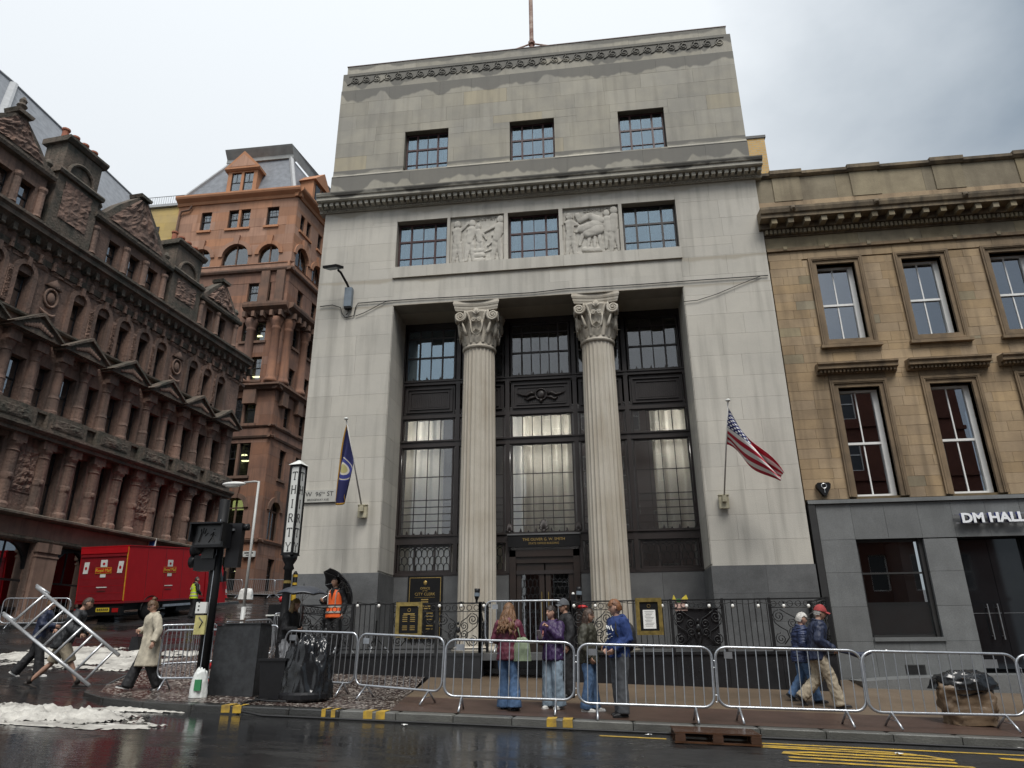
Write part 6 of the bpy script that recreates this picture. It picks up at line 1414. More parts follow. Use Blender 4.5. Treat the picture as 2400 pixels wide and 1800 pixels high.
def lump(name, rx, ry, h, mat, parent, seed, amp=.12, n=48, m=30, sq=.8, freq=3.0):
    mb = MB(); vs = []
    for i in range(m+1):
        th = math.pi/2*i/m*1.0
        for k in range(n):
            an = 2*math.pi*k/n; rr = math.cos(th)**sq; d = Vector((math.cos(an)*rr, math.sin(an)*rr, math.sin(th)))
            q_ = Vector((d.x*freq, d.y*freq, d.z*freq*.55)); f_ = 1+amp*.55*noise.fractal(q_*.6+Vector((seed, 0, 0)), 1.0, 2.0, 3)+amp*.42*(1-abs(noise.noise(q_+Vector((0, seed, 0)))))**3+amp*.16*(1-abs(noise.noise(q_*2.3+Vector((seed, seed, 0)))))**3-amp*.2
            vs.append((d.x*rx*f_, d.y*ry*f_, d.z*h*f_))
    mb.v = vs; mb.f = [(i*n+k, i*n+(k+1) % n, (i+1)*n+(k+1) % n, (i+1)*n+k) for i in range(m) for k in range(n)]; mb.m = [0]*len(mb.f)
    return mb.build(name, mat, parent, True)
M_tarp = pm('wet_black_polythene', (.016, .017, .019), .17, .3, 4, rvar=.15, bump=.35, bscale=7)
tp = at(712, 1640, 12.95); gz = PV(tp.x, 12.95)
e = empty('tarpaulin_bundle', (tp.x, 12.95, gz), 0, 'shiny black polythene sheet wrapped round a bulky load on the pavement', 'tarpaulin'); o = lump('sheet', .43, .36, .93, M_tarp, e, 4.2, .30, 72, 48, .5, 3.4); o.location = (0, 0, .03)
MB().lathe([(.42, 0), (.44, .03), (.44, .10), (.40, .14)], 24).build('base_ring', M_plastic, e)
gb = ongr(452, 1636, PV); M_bagw = pm('white_plastic_bag', (.72, .74, .72), .35, .12, 6, bump=.4, bscale=14)
e = empty('shopping_bag', (gb.x, gb.y+.15, drop(gb.x, gb.y+.15)), 0, 'white plastic bag with a green block leaning on the signal pole', 'bag'); o = lump('bag', .15, .13, .46, M_bagw, e, 9.1, .2, 36, 24, .5); MB().box(-.01, .11, -.15, -.115, .12, .30).build('green_block', pm('bag_green', (.03, .22, .08), .4, .1, 5), e)
bw = ongr(2330, 1715, PV); M_sack = pm('wet_brown_paper', (.19, .13, .08), .45, .35, 5, bump=.7, bscale=9, rvar=.2)
e = empty('brown_sack', (bw.x-.02, 13.25, PV(bw.x, 13.25)), R(-8), 'crumpled brown paper sack topped by black polythene behind the barrier', 'sack')
sk = MB()
def sfn(u, v):
    a = 2*math.pi*u; q = (abs(math.cos(a))**.5*math.copysign(1, math.cos(a)), abs(math.sin(a))**.5*math.copysign(1, math.sin(a))); d = 1+.20*noise.fractal(Vector((q[0]*2.2, q[1]*2.2, v*3)), .7, 2.1, 4)
    return (q[0]*.37*d, q[1]*.24*d, v*.62+.03*noise.noise(Vector((q[0]*3, q[1]*3, v))))
sk.grid(sfn, 44, 22); sk.build('sack', M_sack, e, True); o = lump('black_cover', .44, .30, .27, M_tarp, e, 7.7, .3, 48, 24, .6); o.location = (0, 0, .52)
MB().tube([(.37*math.cos(i*.2618), .25*math.sin(i*.2618), .46+.02*math.sin(i)) for i in range(24)], .012, 5, True).build('strap', M_black, e)

# ---- pallet in the gutter
M_pal = pm('wet_pallet_wood', (.085, .042, .024), .22, .4, 5, rand=.15, rvar=.2, bump=.2, bscale=30)
a, b = ongr(1590, 1748), ongr(1783, 1752); 
e = empty('wooden_pallet', ((a.x+b.x)/2, 11.42, G((a.x+b.x)/2, 11.42)), 0, 'wet brown timber pallet lying in the gutter', 'pallet'); e.rotation_euler = (0, math.atan(.0335), 0); w_ = 1.18
for i in range(7): ubox('deck_board', M_pal, e, -w_/2, w_/2, -.36+i*.108, -.36+i*.108+.092, .122, .142)
for x in (-.51, 0, .51):
    for y in (-.33, 0, .36): ubox('block', M_pal, e, x-.07, x+.07, y-.045, y+.045, .022, .10)
    ubox('stringer', M_pal, e, x-.065, x+.065, -.37, .40, .101, .121)
for y in (-.33, 0, .36): ubox('bottom_board', M_pal, e, -w_/2, w_/2, y-.045, y+.045, 0, .02)

# ---- cables
def cable(name, pts, r_, mat, label, cat='cable'):
    P_ = [Vector(p_) for p_ in pts]; o = MB().tube([p_-P_[0] for p_ in P_], r_, 6).build(name, mat, None, True); o.location = P_[0]; return props(o, label, cat)
pts = [(-5.9, 12.9), (-6.05, 12.6), (-6.15, 12.3), (-6.1, 12.05), (-5.9, 11.86)]
pts = [(x, y, PV(x, y)+.02) for x, y in pts[:-1]]+[(-5.95, 11.83, G(-5.95, 11.83)+.06)]+[(x, 11.80+.015*math.sin(x*2.1), G(x, 11.8)+.02) for x in [-5.6+.3*i for i in range(60)]]
cable('power_cable', pts, .018, M_rubber, 'black rubber cable running along the foot of the kerb')
pts = [(-5.75+.5*math.cos(i*.42), 12.9+.38*math.sin(i*.42)) for i in range(15)]
cable('coiled_cable', [(x, y, PV(x, y)+.02) for x, y in pts], .016, M_rubber, 'loop of black cable round the tarpaulin bundle')
z7 = lambda a, b: (750+a/4.148, 400+b/4.148); z8 = lambda a, b: (1250+a/3.949, 380+b/3.949)
pts = [at(*z7(a, b), 17.96) for a, b in ((0, 1322), (120, 1305), (200, 1330), (215, 1390), (245, 1428), (330, 1410), (345, 1330), (370, 1288), (560, 1272), (720, 1262), (1000, 1243), (1300, 1228), (2074, 1185))]+[at(*z8(a, b), 17.96) for a, b in ((300, 1172), (1000, 1130), (1600, 1087), (2110, 1052), (2172, 1048))]
cable('facade_cable', pts, .014, M_rubber, 'thin cable clipped across the bank front above the columns')
pts = [at(*z7(a, b), 17.955) for a, b in ((345, 1412), (420, 1385), (500, 1345), (580, 1300), (640, 1272), (720, 1262))]; cable('slack_cable', pts, .011, M_rubber, 'slack cable looping from the floodlight to the bank front')
pts = [at(*z8(a, b), 17.955) for a, b in ((1392, 1290), (1520, 1278), (1700, 1220), (1900, 1135), (2050, 1075), (2110, 1052))]; cable('slack_cable', pts, .010, M_rubber, 'slack cable sagging across the pier near the sandstone building')

# ---- floodlight on the wall
a = at(*z7(272, 1250), 17.85)
e = empty('floodlight', (a.x, 17.98, a.z-.3), 0, 'grey floodlight on a bracket arm high on the pale pier', 'floodlight'); M_flg = pm('flood_grey', (.17, .21, .25), .45, .2, 6)
MB().box(-.11, .11, -.17, -.01, .06, .68).build('gear_box', M_flg, e); MB().box(-.10, .10, -.16, -.02, .0, .06).build('end_cap', M_black, e); MB().tube([(0, -.1, .66), (-.04, -.2, .78), (-.14, -.5, 1.0), (-.18, -.62, 1.02)], .035, 8).build('arm', M_black, e)
hd = MB().box(-.26, .26, -.16, .16, -.035, .035).build('lamp_head', M_black, e); hd.location = (-.30, -.72, 1.07); hd.rotation_euler = (R(14), R(8), R(-20)); MB().box(-.22, .22, -.13, .13, -.042, -.036).build('lens', M_flg, hd)
MB().tube([(.02, -.08, 0), (.02, -.08, -.12), (-.05, -.04, -.16)], .012, 6).build('lead', M_black, e)

# ---- flags
def flag_mat_us():
    m_, t, p = mat_new('striped_flag_cloth'); L = t.links.new; tcn = N(t, 'ShaderNodeTexCoord'); sp = N(t, 'ShaderNodeSeparateXYZ'); L(tcn.outputs['UV'], sp.inputs[0])
    def mth(op, a, b=None, c=None):
        n = N(t, 'ShaderNodeMath', operation=op)
        for i, v in enumerate((a, b, c)):
            if v is None: continue
            if isinstance(v, (int, float)): n.inputs[i].default_value = v
            else: L(v, n.inputs[i])
        return n.outputs[0]
    U, V = sp.outputs[0], sp.outputs[1]
    st = mth('LESS_THAN', mth('FRACT', mth('MULTIPLY', V, 6.5)), .5)                  # red when below half
    cv = mth('MULTIPLY', mth('GREATER_THAN', V, 6/13), mth('LESS_THAN', U, .40))
    row = mth('MULTIPLY', mth('SUBTRACT', V, 6/13), 9/(7/13)); odd = mth('MODULO', mth('FLOOR', row), 2.0)
    cu_ = mth('ADD', mth('MULTIPLY', U, 6/.40), mth('MULTIPLY', odd, .5)); fx = mth('SUBTRACT', mth('FRACT', cu_), .5); fy = mth('SUBTRACT', mth('FRACT', row), .5)
    star = mth('MULTIPLY', mth('LESS_THAN', mth('ADD', mth('MULTIPLY', fx, fx), mth('MULTIPLY', fy, fy)), .085), cv)
    m1 = N(t, 'ShaderNodeMixRGB'); m1.inputs[1].default_value = (.74, .72, .70, 1); m1.inputs[2].default_value = (.42, .012, .035, 1); L(st, m1.inputs[0])
    m2 = N(t, 'ShaderNodeMixRGB'); m2.inputs[2].default_value = (.012, .016, .10, 1); L(cv, m2.inputs[0]); L(m1.outputs[0], m2.inputs[1])
    m3 = N(t, 'ShaderNodeMixRGB'); m3.inputs[2].default_value = (.8, .8, .8, 1); L(star, m3.inputs[0]); L(m2.outputs[0], m3.inputs[1]); L(m3.outputs[0], p.inputs['Base Color']); p.inputs['Roughness'].default_value = .8; return m_
def flag_mat_blue():
    m_, t, p = mat_new('blue_flag_cloth'); L = t.links.new; tcn = N(t, 'ShaderNodeTexCoord'); mpn = N(t, 'ShaderNodeMapping'); L(tcn.outputs['UV'], mpn.inputs[0]); mpn.inputs['Location'].default_value = (-.5, -.53, 0)
    mpn2 = N(t, 'ShaderNodeMapping'); L(mpn.outputs[0], mpn2.inputs[0]); mpn2.inputs['Scale'].default_value = (1.0, 2.6, 1)
    ln = N(t, 'ShaderNodeVectorMath', operation='LENGTH'); L(mpn2.outputs[0], ln.inputs[0]); cr = N(t, 'ShaderNodeValToRGB'); cr.color_ramp.interpolation = 'CONSTANT'; e_ = cr.color_ramp.elements
    e_[0].color = (.42, .38, .16, 1); e_[0].position = 0; e_[1].color = (.55, .52, .45, 1); e_[1].position = .16
    for po, c in ((.22, (.03, .04, .2, 1)), (.36, (.50, .46, .36, 1)), (.40, (.03, .04, .2, 1)), (.43, (.009, .011, .075, 1))): x = e_.new(po); x.color = c
    L(ln.outputs['Value'], cr.inputs[0]); sp = N(t, 'ShaderNodeSeparateXYZ'); L(tcn.outputs['UV'], sp.inputs[0])
    def cmp(o, a, v): n = N(t, 'ShaderNodeMath', operation=o); L(a, n.inputs[0]); n.inputs[1].default_value = v; return n.outputs[0]
    mx = N(t, 'ShaderNodeMath', operation='MAXIMUM'); L(cmp('LESS_THAN', sp.outputs[1], .035), mx.inputs[0]); L(cmp('LESS_THAN', sp.outputs[0], .06), mx.inputs[1])
    m_2 = N(t, 'ShaderNodeMixRGB'); m_2.inputs[2].default_value = (.50, .26, .03, 1); L(mx.outputs[0], m_2.inputs[0]); L(cr.outputs[0], m_2.inputs[1]); L(m_2.outputs[0], p.inputs['Base Color']); p.inputs['Roughness'].default_value = .8; return m_
def cloth(name, mat, parent, P0, fn, nu, nv):
    mb = MB(); mb.grid(lambda u, v: fn(u, v)-P0, nu, nv); me = mb.mesh(name, mat, True); uv = me.uv_layers.new(name='UVMap')
    for lp_ in me.loops: i = lp_.vertex_index; uv.data[lp_.index].uv = ((i % (nu+1))/nu, (i//(nu+1))/nv)
    o = obj(name, me, parent); md = o.modifiers.new('thick', 'SOLIDIFY'); md.thickness = .004; return o
def bez(P_, t_):
    P_ = [Vector(p_) for p_ in P_]
    while len(P_) > 1: P_ = [a.lerp(b, t_) for a, b in zip(P_, P_[1:])]
    return P_[0]
M_pole = pm('white_flagpole', (.6, .59, .56), .4, .2, 5)
def flagpole(base, tip, label, top=True):
    e = empty('flag', base, 0, label, 'flag', 'flags on the bank front'); d = tip-base
    MB().cyl((0, 0, 0), d, .022, .017, 10).build('pole', M_pole, e, True); MB().ell(d+d.normalized()*.04, (.06, .06, .04), 12, 6).build('finial', M_signw, e, True)
    br = MB().box(-.12, .12, .0, .1, -.2, .12).box(-.05, .05, -.10, .02, -.05, .1).box(-.13, .13, -.02, .1, .12, .14).build('bracket', pm('cream_bracket', (.5, .46, .33), .6, .3, 6), e); return e
bL, tL = at(849, 1195, 17.85), at(812, 985, 16.75)
e = flagpole(bL, tL, 'dark blue flag with a round seal and gold fringe hanging limp on the left pier')
def fL(u, v):
    hoist = bL.lerp(tL, .97-.37*u)                       # u runs along the pole, v = 1 at the pole
    bot = at(783+28*u, 1168+14*math.sin(math.pi*u)*1.0-2*u+6*(1-abs(2*u-.6)), 17.0+.12*math.cos(u*4))
    top = hoist; t_ = 1-v; mid = at(786+46*u, 1078, 16.9)
    p_ = bez([top, mid.lerp(top, .2), bot.lerp(mid, .4), bot], t_)
    p_.y += .09*math.sin(u*9+1.2*t_)*min(1, t_*2.5); p_.x += .03*math.sin(u*8+t_*3)*min(1, t_*2)
    return p_
cloth('flag_cloth', flag_mat_blue(), e, bL, fL, 28, 40)
bR, tR = at(1697, 1172, 17.85), at(1706, 942, 16.55)
e = flagpole(bR, tR, 'stars and stripes flag blowing to the right on the right pier')
def fR(u, v):
    h1, h0 = bR.lerp(tR, .955), bR.lerp(tR, .575); top = bez([h1, at(1735, 985, 16.55), at(1768, 1045, 16.75), at(1806, 1082, 16.9), at(1835, 1108, 16.95)], u); bot = bez([h0, at(1738, 1052, 16.9), at(1758, 1092, 16.95), at(1790, 1108, 16.9), at(1828, 1128, 16.85)], u)
    p_ = bot.lerp(top, v); env = math.sin(math.pi*min(1, u*.9+.02)); p_.y += .26*math.sin(v*7.5+u*4)*env; p_ += Vector((.05, 0, .03))*math.sin(v*8.5+u*5+1)*env; return p_
cloth('flag_cloth', flag_mat_us(), e, bR, fR, 48, 40)

# ---- film gear on the terrace: cable-lamp torches, tripods, red saddles
for px, lab in ((1117, 'black hooded lamp on the railing post left of the steps'), (1357, 'black hooded lamp on the railing post right of the steps')):
    a = at(px, 1412, 16.5); e = empty('hooded_lamp', (a.x, 16.5, .9), R(10), lab, 'lamp'); MB().cyl((0, 0, 0), (0, 0, .07), .025, n=8).build('neck', M_black, e); MB().tube([(0, 0, .06), (.005, 0, .14), (.012, 0, .24), (.014, 0, .30)], [.035, .06, .062, .068], 14).build('hood', M_plastic, e, True); MB().cyl((.006, 0, .13), (.011, 0, .21), .064, n=14).build('band', M_flg, e)
for px, lab in ((800, 'low black tripod with silver feet on the terrace behind the orange vest'), (883, 'low black tripod with silver feet beside the gilt notice')):
    a = at(px, 1500, 17.3); e = empty('tripod', (a.x, 17.2, -.2), 0, lab, 'tripod'); MB().cyl((0, 0, .18), (0, 0, .75), .02, n=8).build('column', M_black, e)
    for k in range(3): an = k*2.094+.5; l = MB().cyl((0, 0, .38), (.32*math.cos(an), .32*math.sin(an), .05), .014, n=6).build('leg', M_black, e); MB().cyl((.22*math.cos(an), .22*math.sin(an), .155), (.34*math.cos(an), .34*math.sin(an), .03), .02, n=6).build('foot', M_alu, l)
M_redp = pm('red_plastic', (.55, .015, .02), .35, .15, 5)
a = at(1345, 1420, 16.9); e = empty('equipment_stand', (a.x, 16.75, -.2), 0, 'black upright stand with two red pads beside the steps', 'stand'); MB().box(-.06, .06, -.06, .06, 0, 1.25).build('upright', M_plastic, e); MB().ell((0, 0, 1.27), (.035, .035, .035), 10, 8).build('knob', M_bulb, e, True)
for sx in (-1, 1): MB().ell((sx*.19, -.02, .98), (.13, .07, .045), 12, 8).build('red_pad', M_redp, e, True); MB().tube([(0, 0, .9), (sx*.12, 0, .96)], .015, 6).build('arm', M_black, e)
a = at(1595, 1398, 16.45); e = empty('cleaning_box', (a.x, 16.56, .90-.12), 0, 'yellow and pink card carton perched on the railing', 'carton'); MB().box(-.13, .13, -.05, .05, -.12, .13).build('carton', pm('pink_card', (.62, .42, .36), .6, .15, 12), e); MB().prism([(-.18, .10), (-.1, .12), (-.14, .22)], -.06, .06).prism([(.02, .12), (.17, .10), (.13, .22), (.05, .16)], -.06, .06).build('flaps', pm('yellow_card', (.65, .52, .06), .5, .2, 12), e); MB().box(-.09, .0, -.06, -.052, .06, .13).build('green_print', pm('green_print', (.10, .35, .12), .5, .2, 12), e)

# ---- things round the far crossing
def cone(px, py, Y, label):
    a = at(px, py, Y); e = empty('traffic_cone', (a.x, Y, PVs(a.x, Y)), 0, label, 'cone'); MB().box(-.18, .18, -.18, .18, 0, .03).lathe([(.14, .03), (.10, .3)], 14).lathe([(.06, .52), (.03, .72)], 14).build('body', M_redp, e); MB().lathe([(.10, .3), (.06, .52)], 14).build('white_sleeve', M_signw, e)
cone(527, 1395, 41.4, 'red and white traffic cone behind the distant barrier')
a = at(575, 1400, 40.5); e = empty('covered_load', (a.x, 40.5, PVs(a.x, 40.5)), 0, 'load under a white cloth on the far kerb', 'load'); o = lump('cloth', .42, .4, .62, M_wht, e, 2.2, .14, 40, 24, .35)
a = at(656, 1390, 21); e = empty('stacked_gear', (a.x, 21, G(a.x, 21)), 0, 'black gear case with a red lamp behind the lantern post', 'case'); MB().box(-.22, .22, -.2, .2, 0, 1.35).build('case', M_black, e); MB().ell((.08, 0, 1.5), (.09, .09, .09), 10, 8).build('red_lamp', M_redp, e, True); MB().box(-.26, .26, -.24, .24, 1.02, 1.06).build('shelf', M_signw, e)
a = at(540, 1500, 15.9); e = empty('sack_truck', (a.x, 15.9, PV(a.x, 15.9)), R(20), 'rusty brown folding trolley leaning behind the cabinet', 'trolley'); M_rb = pm('rusty_brown', (.09, .06, .045), .6, .4, 6)
for sx in (-.2, .2): MB().tube([(sx, 0, .05), (sx, .25, .7), (sx, .42, 1.2)], .022, 8).build('rail', M_rb, e)
for z in (.35, .75, 1.15): MB().tube([(-.2, .12+.25*(z-.35)/.8, z), (.2, .12+.25*(z-.35)/.8, z)], .018, 6).build('rung', M_rb, e)
MB().box(-.2, .2, -.18, .02, .04, .06).build('toe_plate', M_rb, e); MB().box(-.2, .2, .12, .16, .6, .75).build('tread', M_rb, e)
for (px, py, Y, rz, lab) in ((497, 1580, 14.6, .3, 'red plastic hose reel part lying behind the signal pole'), (498, 1612, 14.3, -.5, 'red plastic clamp on the pavement behind the signal pole')):
    a = at(px, py, Y); e = empty('red_fitting', (a.x, Y, PV(a.x, Y)+(.0 if py > 1600 else .25)), rz, lab, 'fitting'); MB().tube([(-.1, 0, .05), (0, .05, .12), (.05, 0, .25)], [.05, .06, .04], 8).build('body', M_redp, e, True); MB().ell((-.1, 0, .07), (.08, .06, .06), 10, 6).build('collar', M_redp, e, True)
a = at(360, 1262, 33.5); e = empty('bus_stop_sign', (a.x, 33.5, G(a.x, 33.5)), 0, 'blue and white bus stop flag showing above the red truck', 'sign'); h = a.z-G(a.x, 33.5); MB().cyl((0, 0, 0), (0, 0, h), .04, n=8).build('pole', M_lamp, e); fl = MB().box(-.2, .2, -.06, -.03, h-.65, h).build('flag', M_signw, e); MB().box(-.15, .15, -.065, -.06, h-.36, h-.1).build('blue_panel', pm('stop_blue', (.03, .10, .38), .4, .1, 5), fl)
# litter: scraps of paper on the wet ground
for i, (px, py) in enumerate(((948, 1702), (2272, 1748), (2390, 1757), (1520, 1725), (2108, 1770))):
    p_ = ongr(px, py); mb = MB().grid(lambda u, v: ((u-.5)*.10, (v-.5)*.06, .012+.02*noise.noise(Vector((u*3, v*3, i)))), 4, 3); o = mb.build('paper_scrap', M_paper, None, True); o.location = (p_.x, p_.y, p_.z+.012); o.rotation_euler = (0, 0, i*1.3)
    props(o, ['crumpled white scrap below the askew barrier', 'white scrap in the gutter before the brown sack', 'white scrap at the picture edge in the gutter', 'white fleck on the road between kerb blips and pallet', 'white fleck on the asphalt beyond the yellow letters'][i], 'litter', 'paper scraps on the road')

# ---- two men's ladder-like frame
LC = [at(8, 1441, 13.75), at(210, 1607, 13.7), at(86, 1376, 13.95), at(279, 1536, 13.9)]
e = empty('aluminium_frame', LC[1], 0, 'long aluminium ladder frame carried at a slant by two people', 'ladder'); Q = [p_-LC[1] for p_ in LC]
for a, b in ((0, 1), (2, 3)): d = (Q[b]-Q[a]).normalized(); MB().tube([Q[a], Q[b]], .034, 10).build('rail', M_alu, e, True); MB().tube([Q[a]-d*.02+Vector((0, 0, .03)), Q[a]+d*.35+Vector((0, .03, .05))], .028, 8).build('socket', M_alu, e, True)
for i in range(8): t_ = .11+.83*i/7; MB().tube([Q[0].lerp(Q[1], t_), Q[2].lerp(Q[3], t_)], .026, 8).build('rung', M_alu, e, True)

# ---- red mail truck
M_tred = pm('truck_red', (.42, .008, .014), .5, .12, 2.5, spec=.25); M_tredd = pm('truck_dark_red', (.22, .010, .016), .45, .2, 2.5); M_plate = pm('yellow_plate', (.65, .50, .04), .4, .1, 6); M_tyel = pm('hazard_yellow', (.6, .32, .03), .5, .3, 8)
M_tglass = M_darkglass
tk = empty('mail_truck', (-19.55, 27.7, G(-19.55, 27.7)+.03), R(-6.5), 'red box-bodied mail truck parked up the side street', 'truck'); tk.rotation_euler = (R(5.2), 0, R(-6.5))
bd = MB().box(-2.4, 0, 0, 4.95, .82, 3.02).build('box_body', M_tred, tk)
MB().box(-2.42, .02, -.02, 4.97, 3.02, 3.06).build('roof_rail', M_tred, bd); MB().box(-2.42, .02, -.02, 4.97, .74, .82).build('skirt', M_tredd, bd)
rs = MB().box(-2.33, -.10, -.03, 0, .86, 2.60).build('rear_shutter', M_tredd, bd)
for i in range(5): MB().box(-2.33, -.10, -.036, -.03, .86+i*.29, .87+i*.29).build('slat_joint', M_tred, rs)
MB().box(-2.35, -.08, -.06, 0, 2.62, 2.72).build('shutter_header', M_tredd, bd); MB().box(-2.38, -.05, -.05, -.002, 2.76, 3.0).build('header_panel', M_tred, bd)
MB().box(-.075, -.03, -.02, -.002, .85, 3.0).build('corner_post', M_tyel, bd)
def royal(parent, x, y, z, s, rot, M_=None):
    e2 = empty('livery', (x, y, z), rot, parent=parent); cl_ = MB().box(-.17*s, .17*s, -.006, 0, .06*s, .36*s).build('crest_label', M_signw, e2); MB().ell((0, -.008, .19*s), (.07*s, .006, .06*s), 10, 6).build('crest', M_tred, cl_)
    MB().box(-.42*s, .42*s, -.006, 0, -.22*s, .04*s).build('name_border', M_tyel, e2); nb = MB().box(-.40*s, .40*s, -.008, 0, -.20*s, .02*s).build('name_panel', M_tred, e2); text_mesh('lettering', 'Royal Mail', .19*s, M_plate, nb, (0, -.012, -.09*s), FRONT, .002)
    MB().box(-.14*s, .14*s, -.006, 0, -.38*s, -.25*s).build('sub_label', M_signw, e2); MB().box(-.27*s, .27*s, -.006, 0, -.82*s, -.78*s).build('web_line', M_signw, e2); MB().box(-.22*s, .22*s, -.006, 0, -.97*s, -.94*s).build('small_line', M_vent, e2)
royal(bd, -1.15, -.04, 2.15, .95, 0); royal(bd, .006, 2.5, 2.15, .95, R(90))
for x in (-2.05, -.35): s = MB().prism([(x-.12, 1.95), (x+.12, 1.95), (x+.17, 2.42), (x-.07, 2.42)], -.045, -.031).build('sticker', M_signw, bd); MB().ell((x+.02, -.048, 2.17), (.06, .004, .07), 8, 6).build('sticker_mark', M_tred, s)
MB().box(-2.3, -.1, .05, 4.9, .45, .74).build('chassis', M_black, tk); tlb = MB().box(-2.35, -.05, -.08, .1, .28, .62).build('rear_bumper', M_black, tk); MB().box(-1.25, -.6, -.09, -.08, .42, .58).build('number_plate', M_plate, tlb); g = MB()
for i in range(6): g.box(-1.2+i*.095, -1.14+i*.095, -.094, -.09, .45, .55)
g.build('plate_characters', M_ink, tlb)
for x in (-2.2, -.35): MB().box(x-.12, x+.18, -.09, -.08, .40, .56).build('tail_light', pm('tail_light_red', (.35, .01, .01), .25, .1, 5) if x < -1 else bpy.data.materials['tail_light_red'], tlb)
def wheel(x, y, r_=.42, w_=.26):
    wl = empty('wheel', (x, y, r_), parent=tk); MB().tube([(-w_/2, 0, 0), (-w_/2+.03, 0, 0), (w_/2-.03, 0, 0), (w_/2, 0, 0)], [r_-.05, r_, r_, r_-.05], 24).build('tyre', M_rubber, wl, True); MB().tube([(w_/2-.02, 0, 0), (w_/2+.012, 0, 0)], [.24, .2], 16).build('rim', M_vent, wl, True)
for x in (-2.18, -.18):
    wheel(x, 1.55); wheel(x, 5.65)
MB().tube([(-.02, 1.55+.56*math.cos(k*math.pi/10), .42+.56*math.sin(k*math.pi/10)) for k in range(11)], .035, 6).build('mudguard', M_black, tk)
for y in (1.1, 2.2, 3.3, 4.4): MB().box(.0, .006, y-.012, y+.012, .84, 3.0).build('panel_seam', M_tredd, bd)
MB().box(-.06, -.01, 2.3, 4.9, .50, .60).build('side_guard', M_galv, tk); MB().box(-.5, -.05, 3.2, 4.4, .30, .62).build('fuel_tank', M_black, tk)
cbm = MB(); cbm.add([(-2.3, 5.15, .5), (-.08, 5.15, .5), (-.08, 6.75, .5), (-2.3, 6.75, .5), (-2.25, 5.15, 2.5), (-.13, 5.15, 2.5), (-.16, 6.35, 2.5), (-2.2, 6.35, 2.5), (-.08, 6.75, 1.45), (-2.3, 6.75, 1.45), (-.08, 5.15, 1.45), (-2.3, 5.15, 1.45)], [(0, 3, 2, 1), (4, 5, 6, 7), (0, 1, 10, 11), (11, 10, 5, 4), (1, 2, 8, 10), (10, 8, 6, 5), (2, 3, 9, 8), (8, 9, 7, 6), (3, 0, 11, 9), (9, 11, 4, 7)])
cab = cbm.build('cab', M_tred, tk); MB().add([(-.075, 5.35, 1.5), (-.075, 6.55, 1.5), (-.135, 6.25, 2.35), (-.12, 5.35, 2.35)], [(0, 1, 2, 3)]).build('side_window', M_tglass, cab); MB().box(.0, .12, 6.35, 6.45, 1.5, 2.0).build('mirror', M_black, cab)
# ================================================================ PEOPLE
_tmp = bpy.data.scenes.new('remesh_bench')
def remesh(mb, vox):
    me = mb.mesh('raw', []); me.materials.clear(); o = bpy.data.objects.new('raw', me); _tmp.collection.objects.link(o)
    md = o.modifiers.new('r', 'REMESH'); md.mode = 'VOXEL'; md.voxel_size = vox; md.use_smooth_shade = True
    sm_ = o.modifiers.new('s', 'SMOOTH'); sm_.iterations = 3; sm_.factor = .5
    vl = _tmp.view_layers[0]; vl.update(); out = bpy.data.meshes.new_from_object(o.evaluated_get(vl.depsgraph)); bpy.data.objects.remove(o); bpy.data.meshes.remove(me); return out
def wrinkle(me, amp, freq, seed, sq=(1, 1, .55)):
    me.update(); nr = [v.normal.copy() for v in me.vertices]
    for v, n in zip(me.vertices, nr):
        q = Vector((v.co.x*freq*sq[0]+seed, v.co.y*freq*sq[1], v.co.z*freq*sq[2])); k = noise.noise(q+Vector((0, 0, noise.noise(q*.6)*1.6)))
        v.co += n*amp*((1-abs(k)*2)*.6+.5*noise.noise(q*2.3))
    me.update()
def cap(mb, pts, rr, n=12):
    """tapered limb with rounded ends"""
    P_ = [Vector(p_) for p_ in pts]; a = (P_[0]-P_[1]).normalized(); b = (P_[-1]-P_[-2]).normalized()
    mb.tube([P_[0]+a*rr[0]*.8, P_[0]+a*rr[0]*.45]+P_+[P_[-1]+b*rr[-1]*.45, P_[-1]+b*rr[-1]*.8], [rr[0]*.5, rr[0]*.87]+list(rr)+[rr[-1]*.87, rr[-1]*.5], n); return mb
def flatlimb(mb, pts, rr, n=14):
    P_ = [Vector(p_) for p_ in pts]; out = []; ro = []
    for i in range(len(P_)-1):
        for k in range(4): t_ = k/4; out.append(P_[i].lerp(P_[i+1], t_)); ro.append(rr[i]+(rr[i+1]-rr[i])*t_)
    mb.tube(out+[P_[-1]], ro+[rr[-1]], n); return mb
def rings(mb, rs, n=22):
    """stack of elliptical rings (cx,cy,z,rx,ry)"""
    vs = []
    for cx, cy, z, rx, ry in rs:
        for k in range(n): a = 2*math.pi*k/n; vs.append((cx+rx*math.cos(a), cy+ry*math.sin(a), z))
    m = len(rs); fs = [(i*n+k, i*n+(k+1) % n, (i+1)*n+(k+1) % n, (i+1)*n+k) for i in range(m-1) for k in range(n)]+[tuple(range(n-1, -1, -1)), tuple((m-1)*n+k for k in range(n))]
    return mb.add(vs, fs)
SK = {}
def skin(c):
    if c not in SK: SK[c] = pm('skin_%d' % len(SK), c, .55, .12, 12)
    return SK[c]
M_eye = pm('eye_dark', (.02, .016, .014), .3, .1, 5); M_lip = pm('lips', (.33, .10, .085), .5, .1, 5); M_lens = pm('spectacle_rim', (.03, .02, .018), .3, .1, 5)
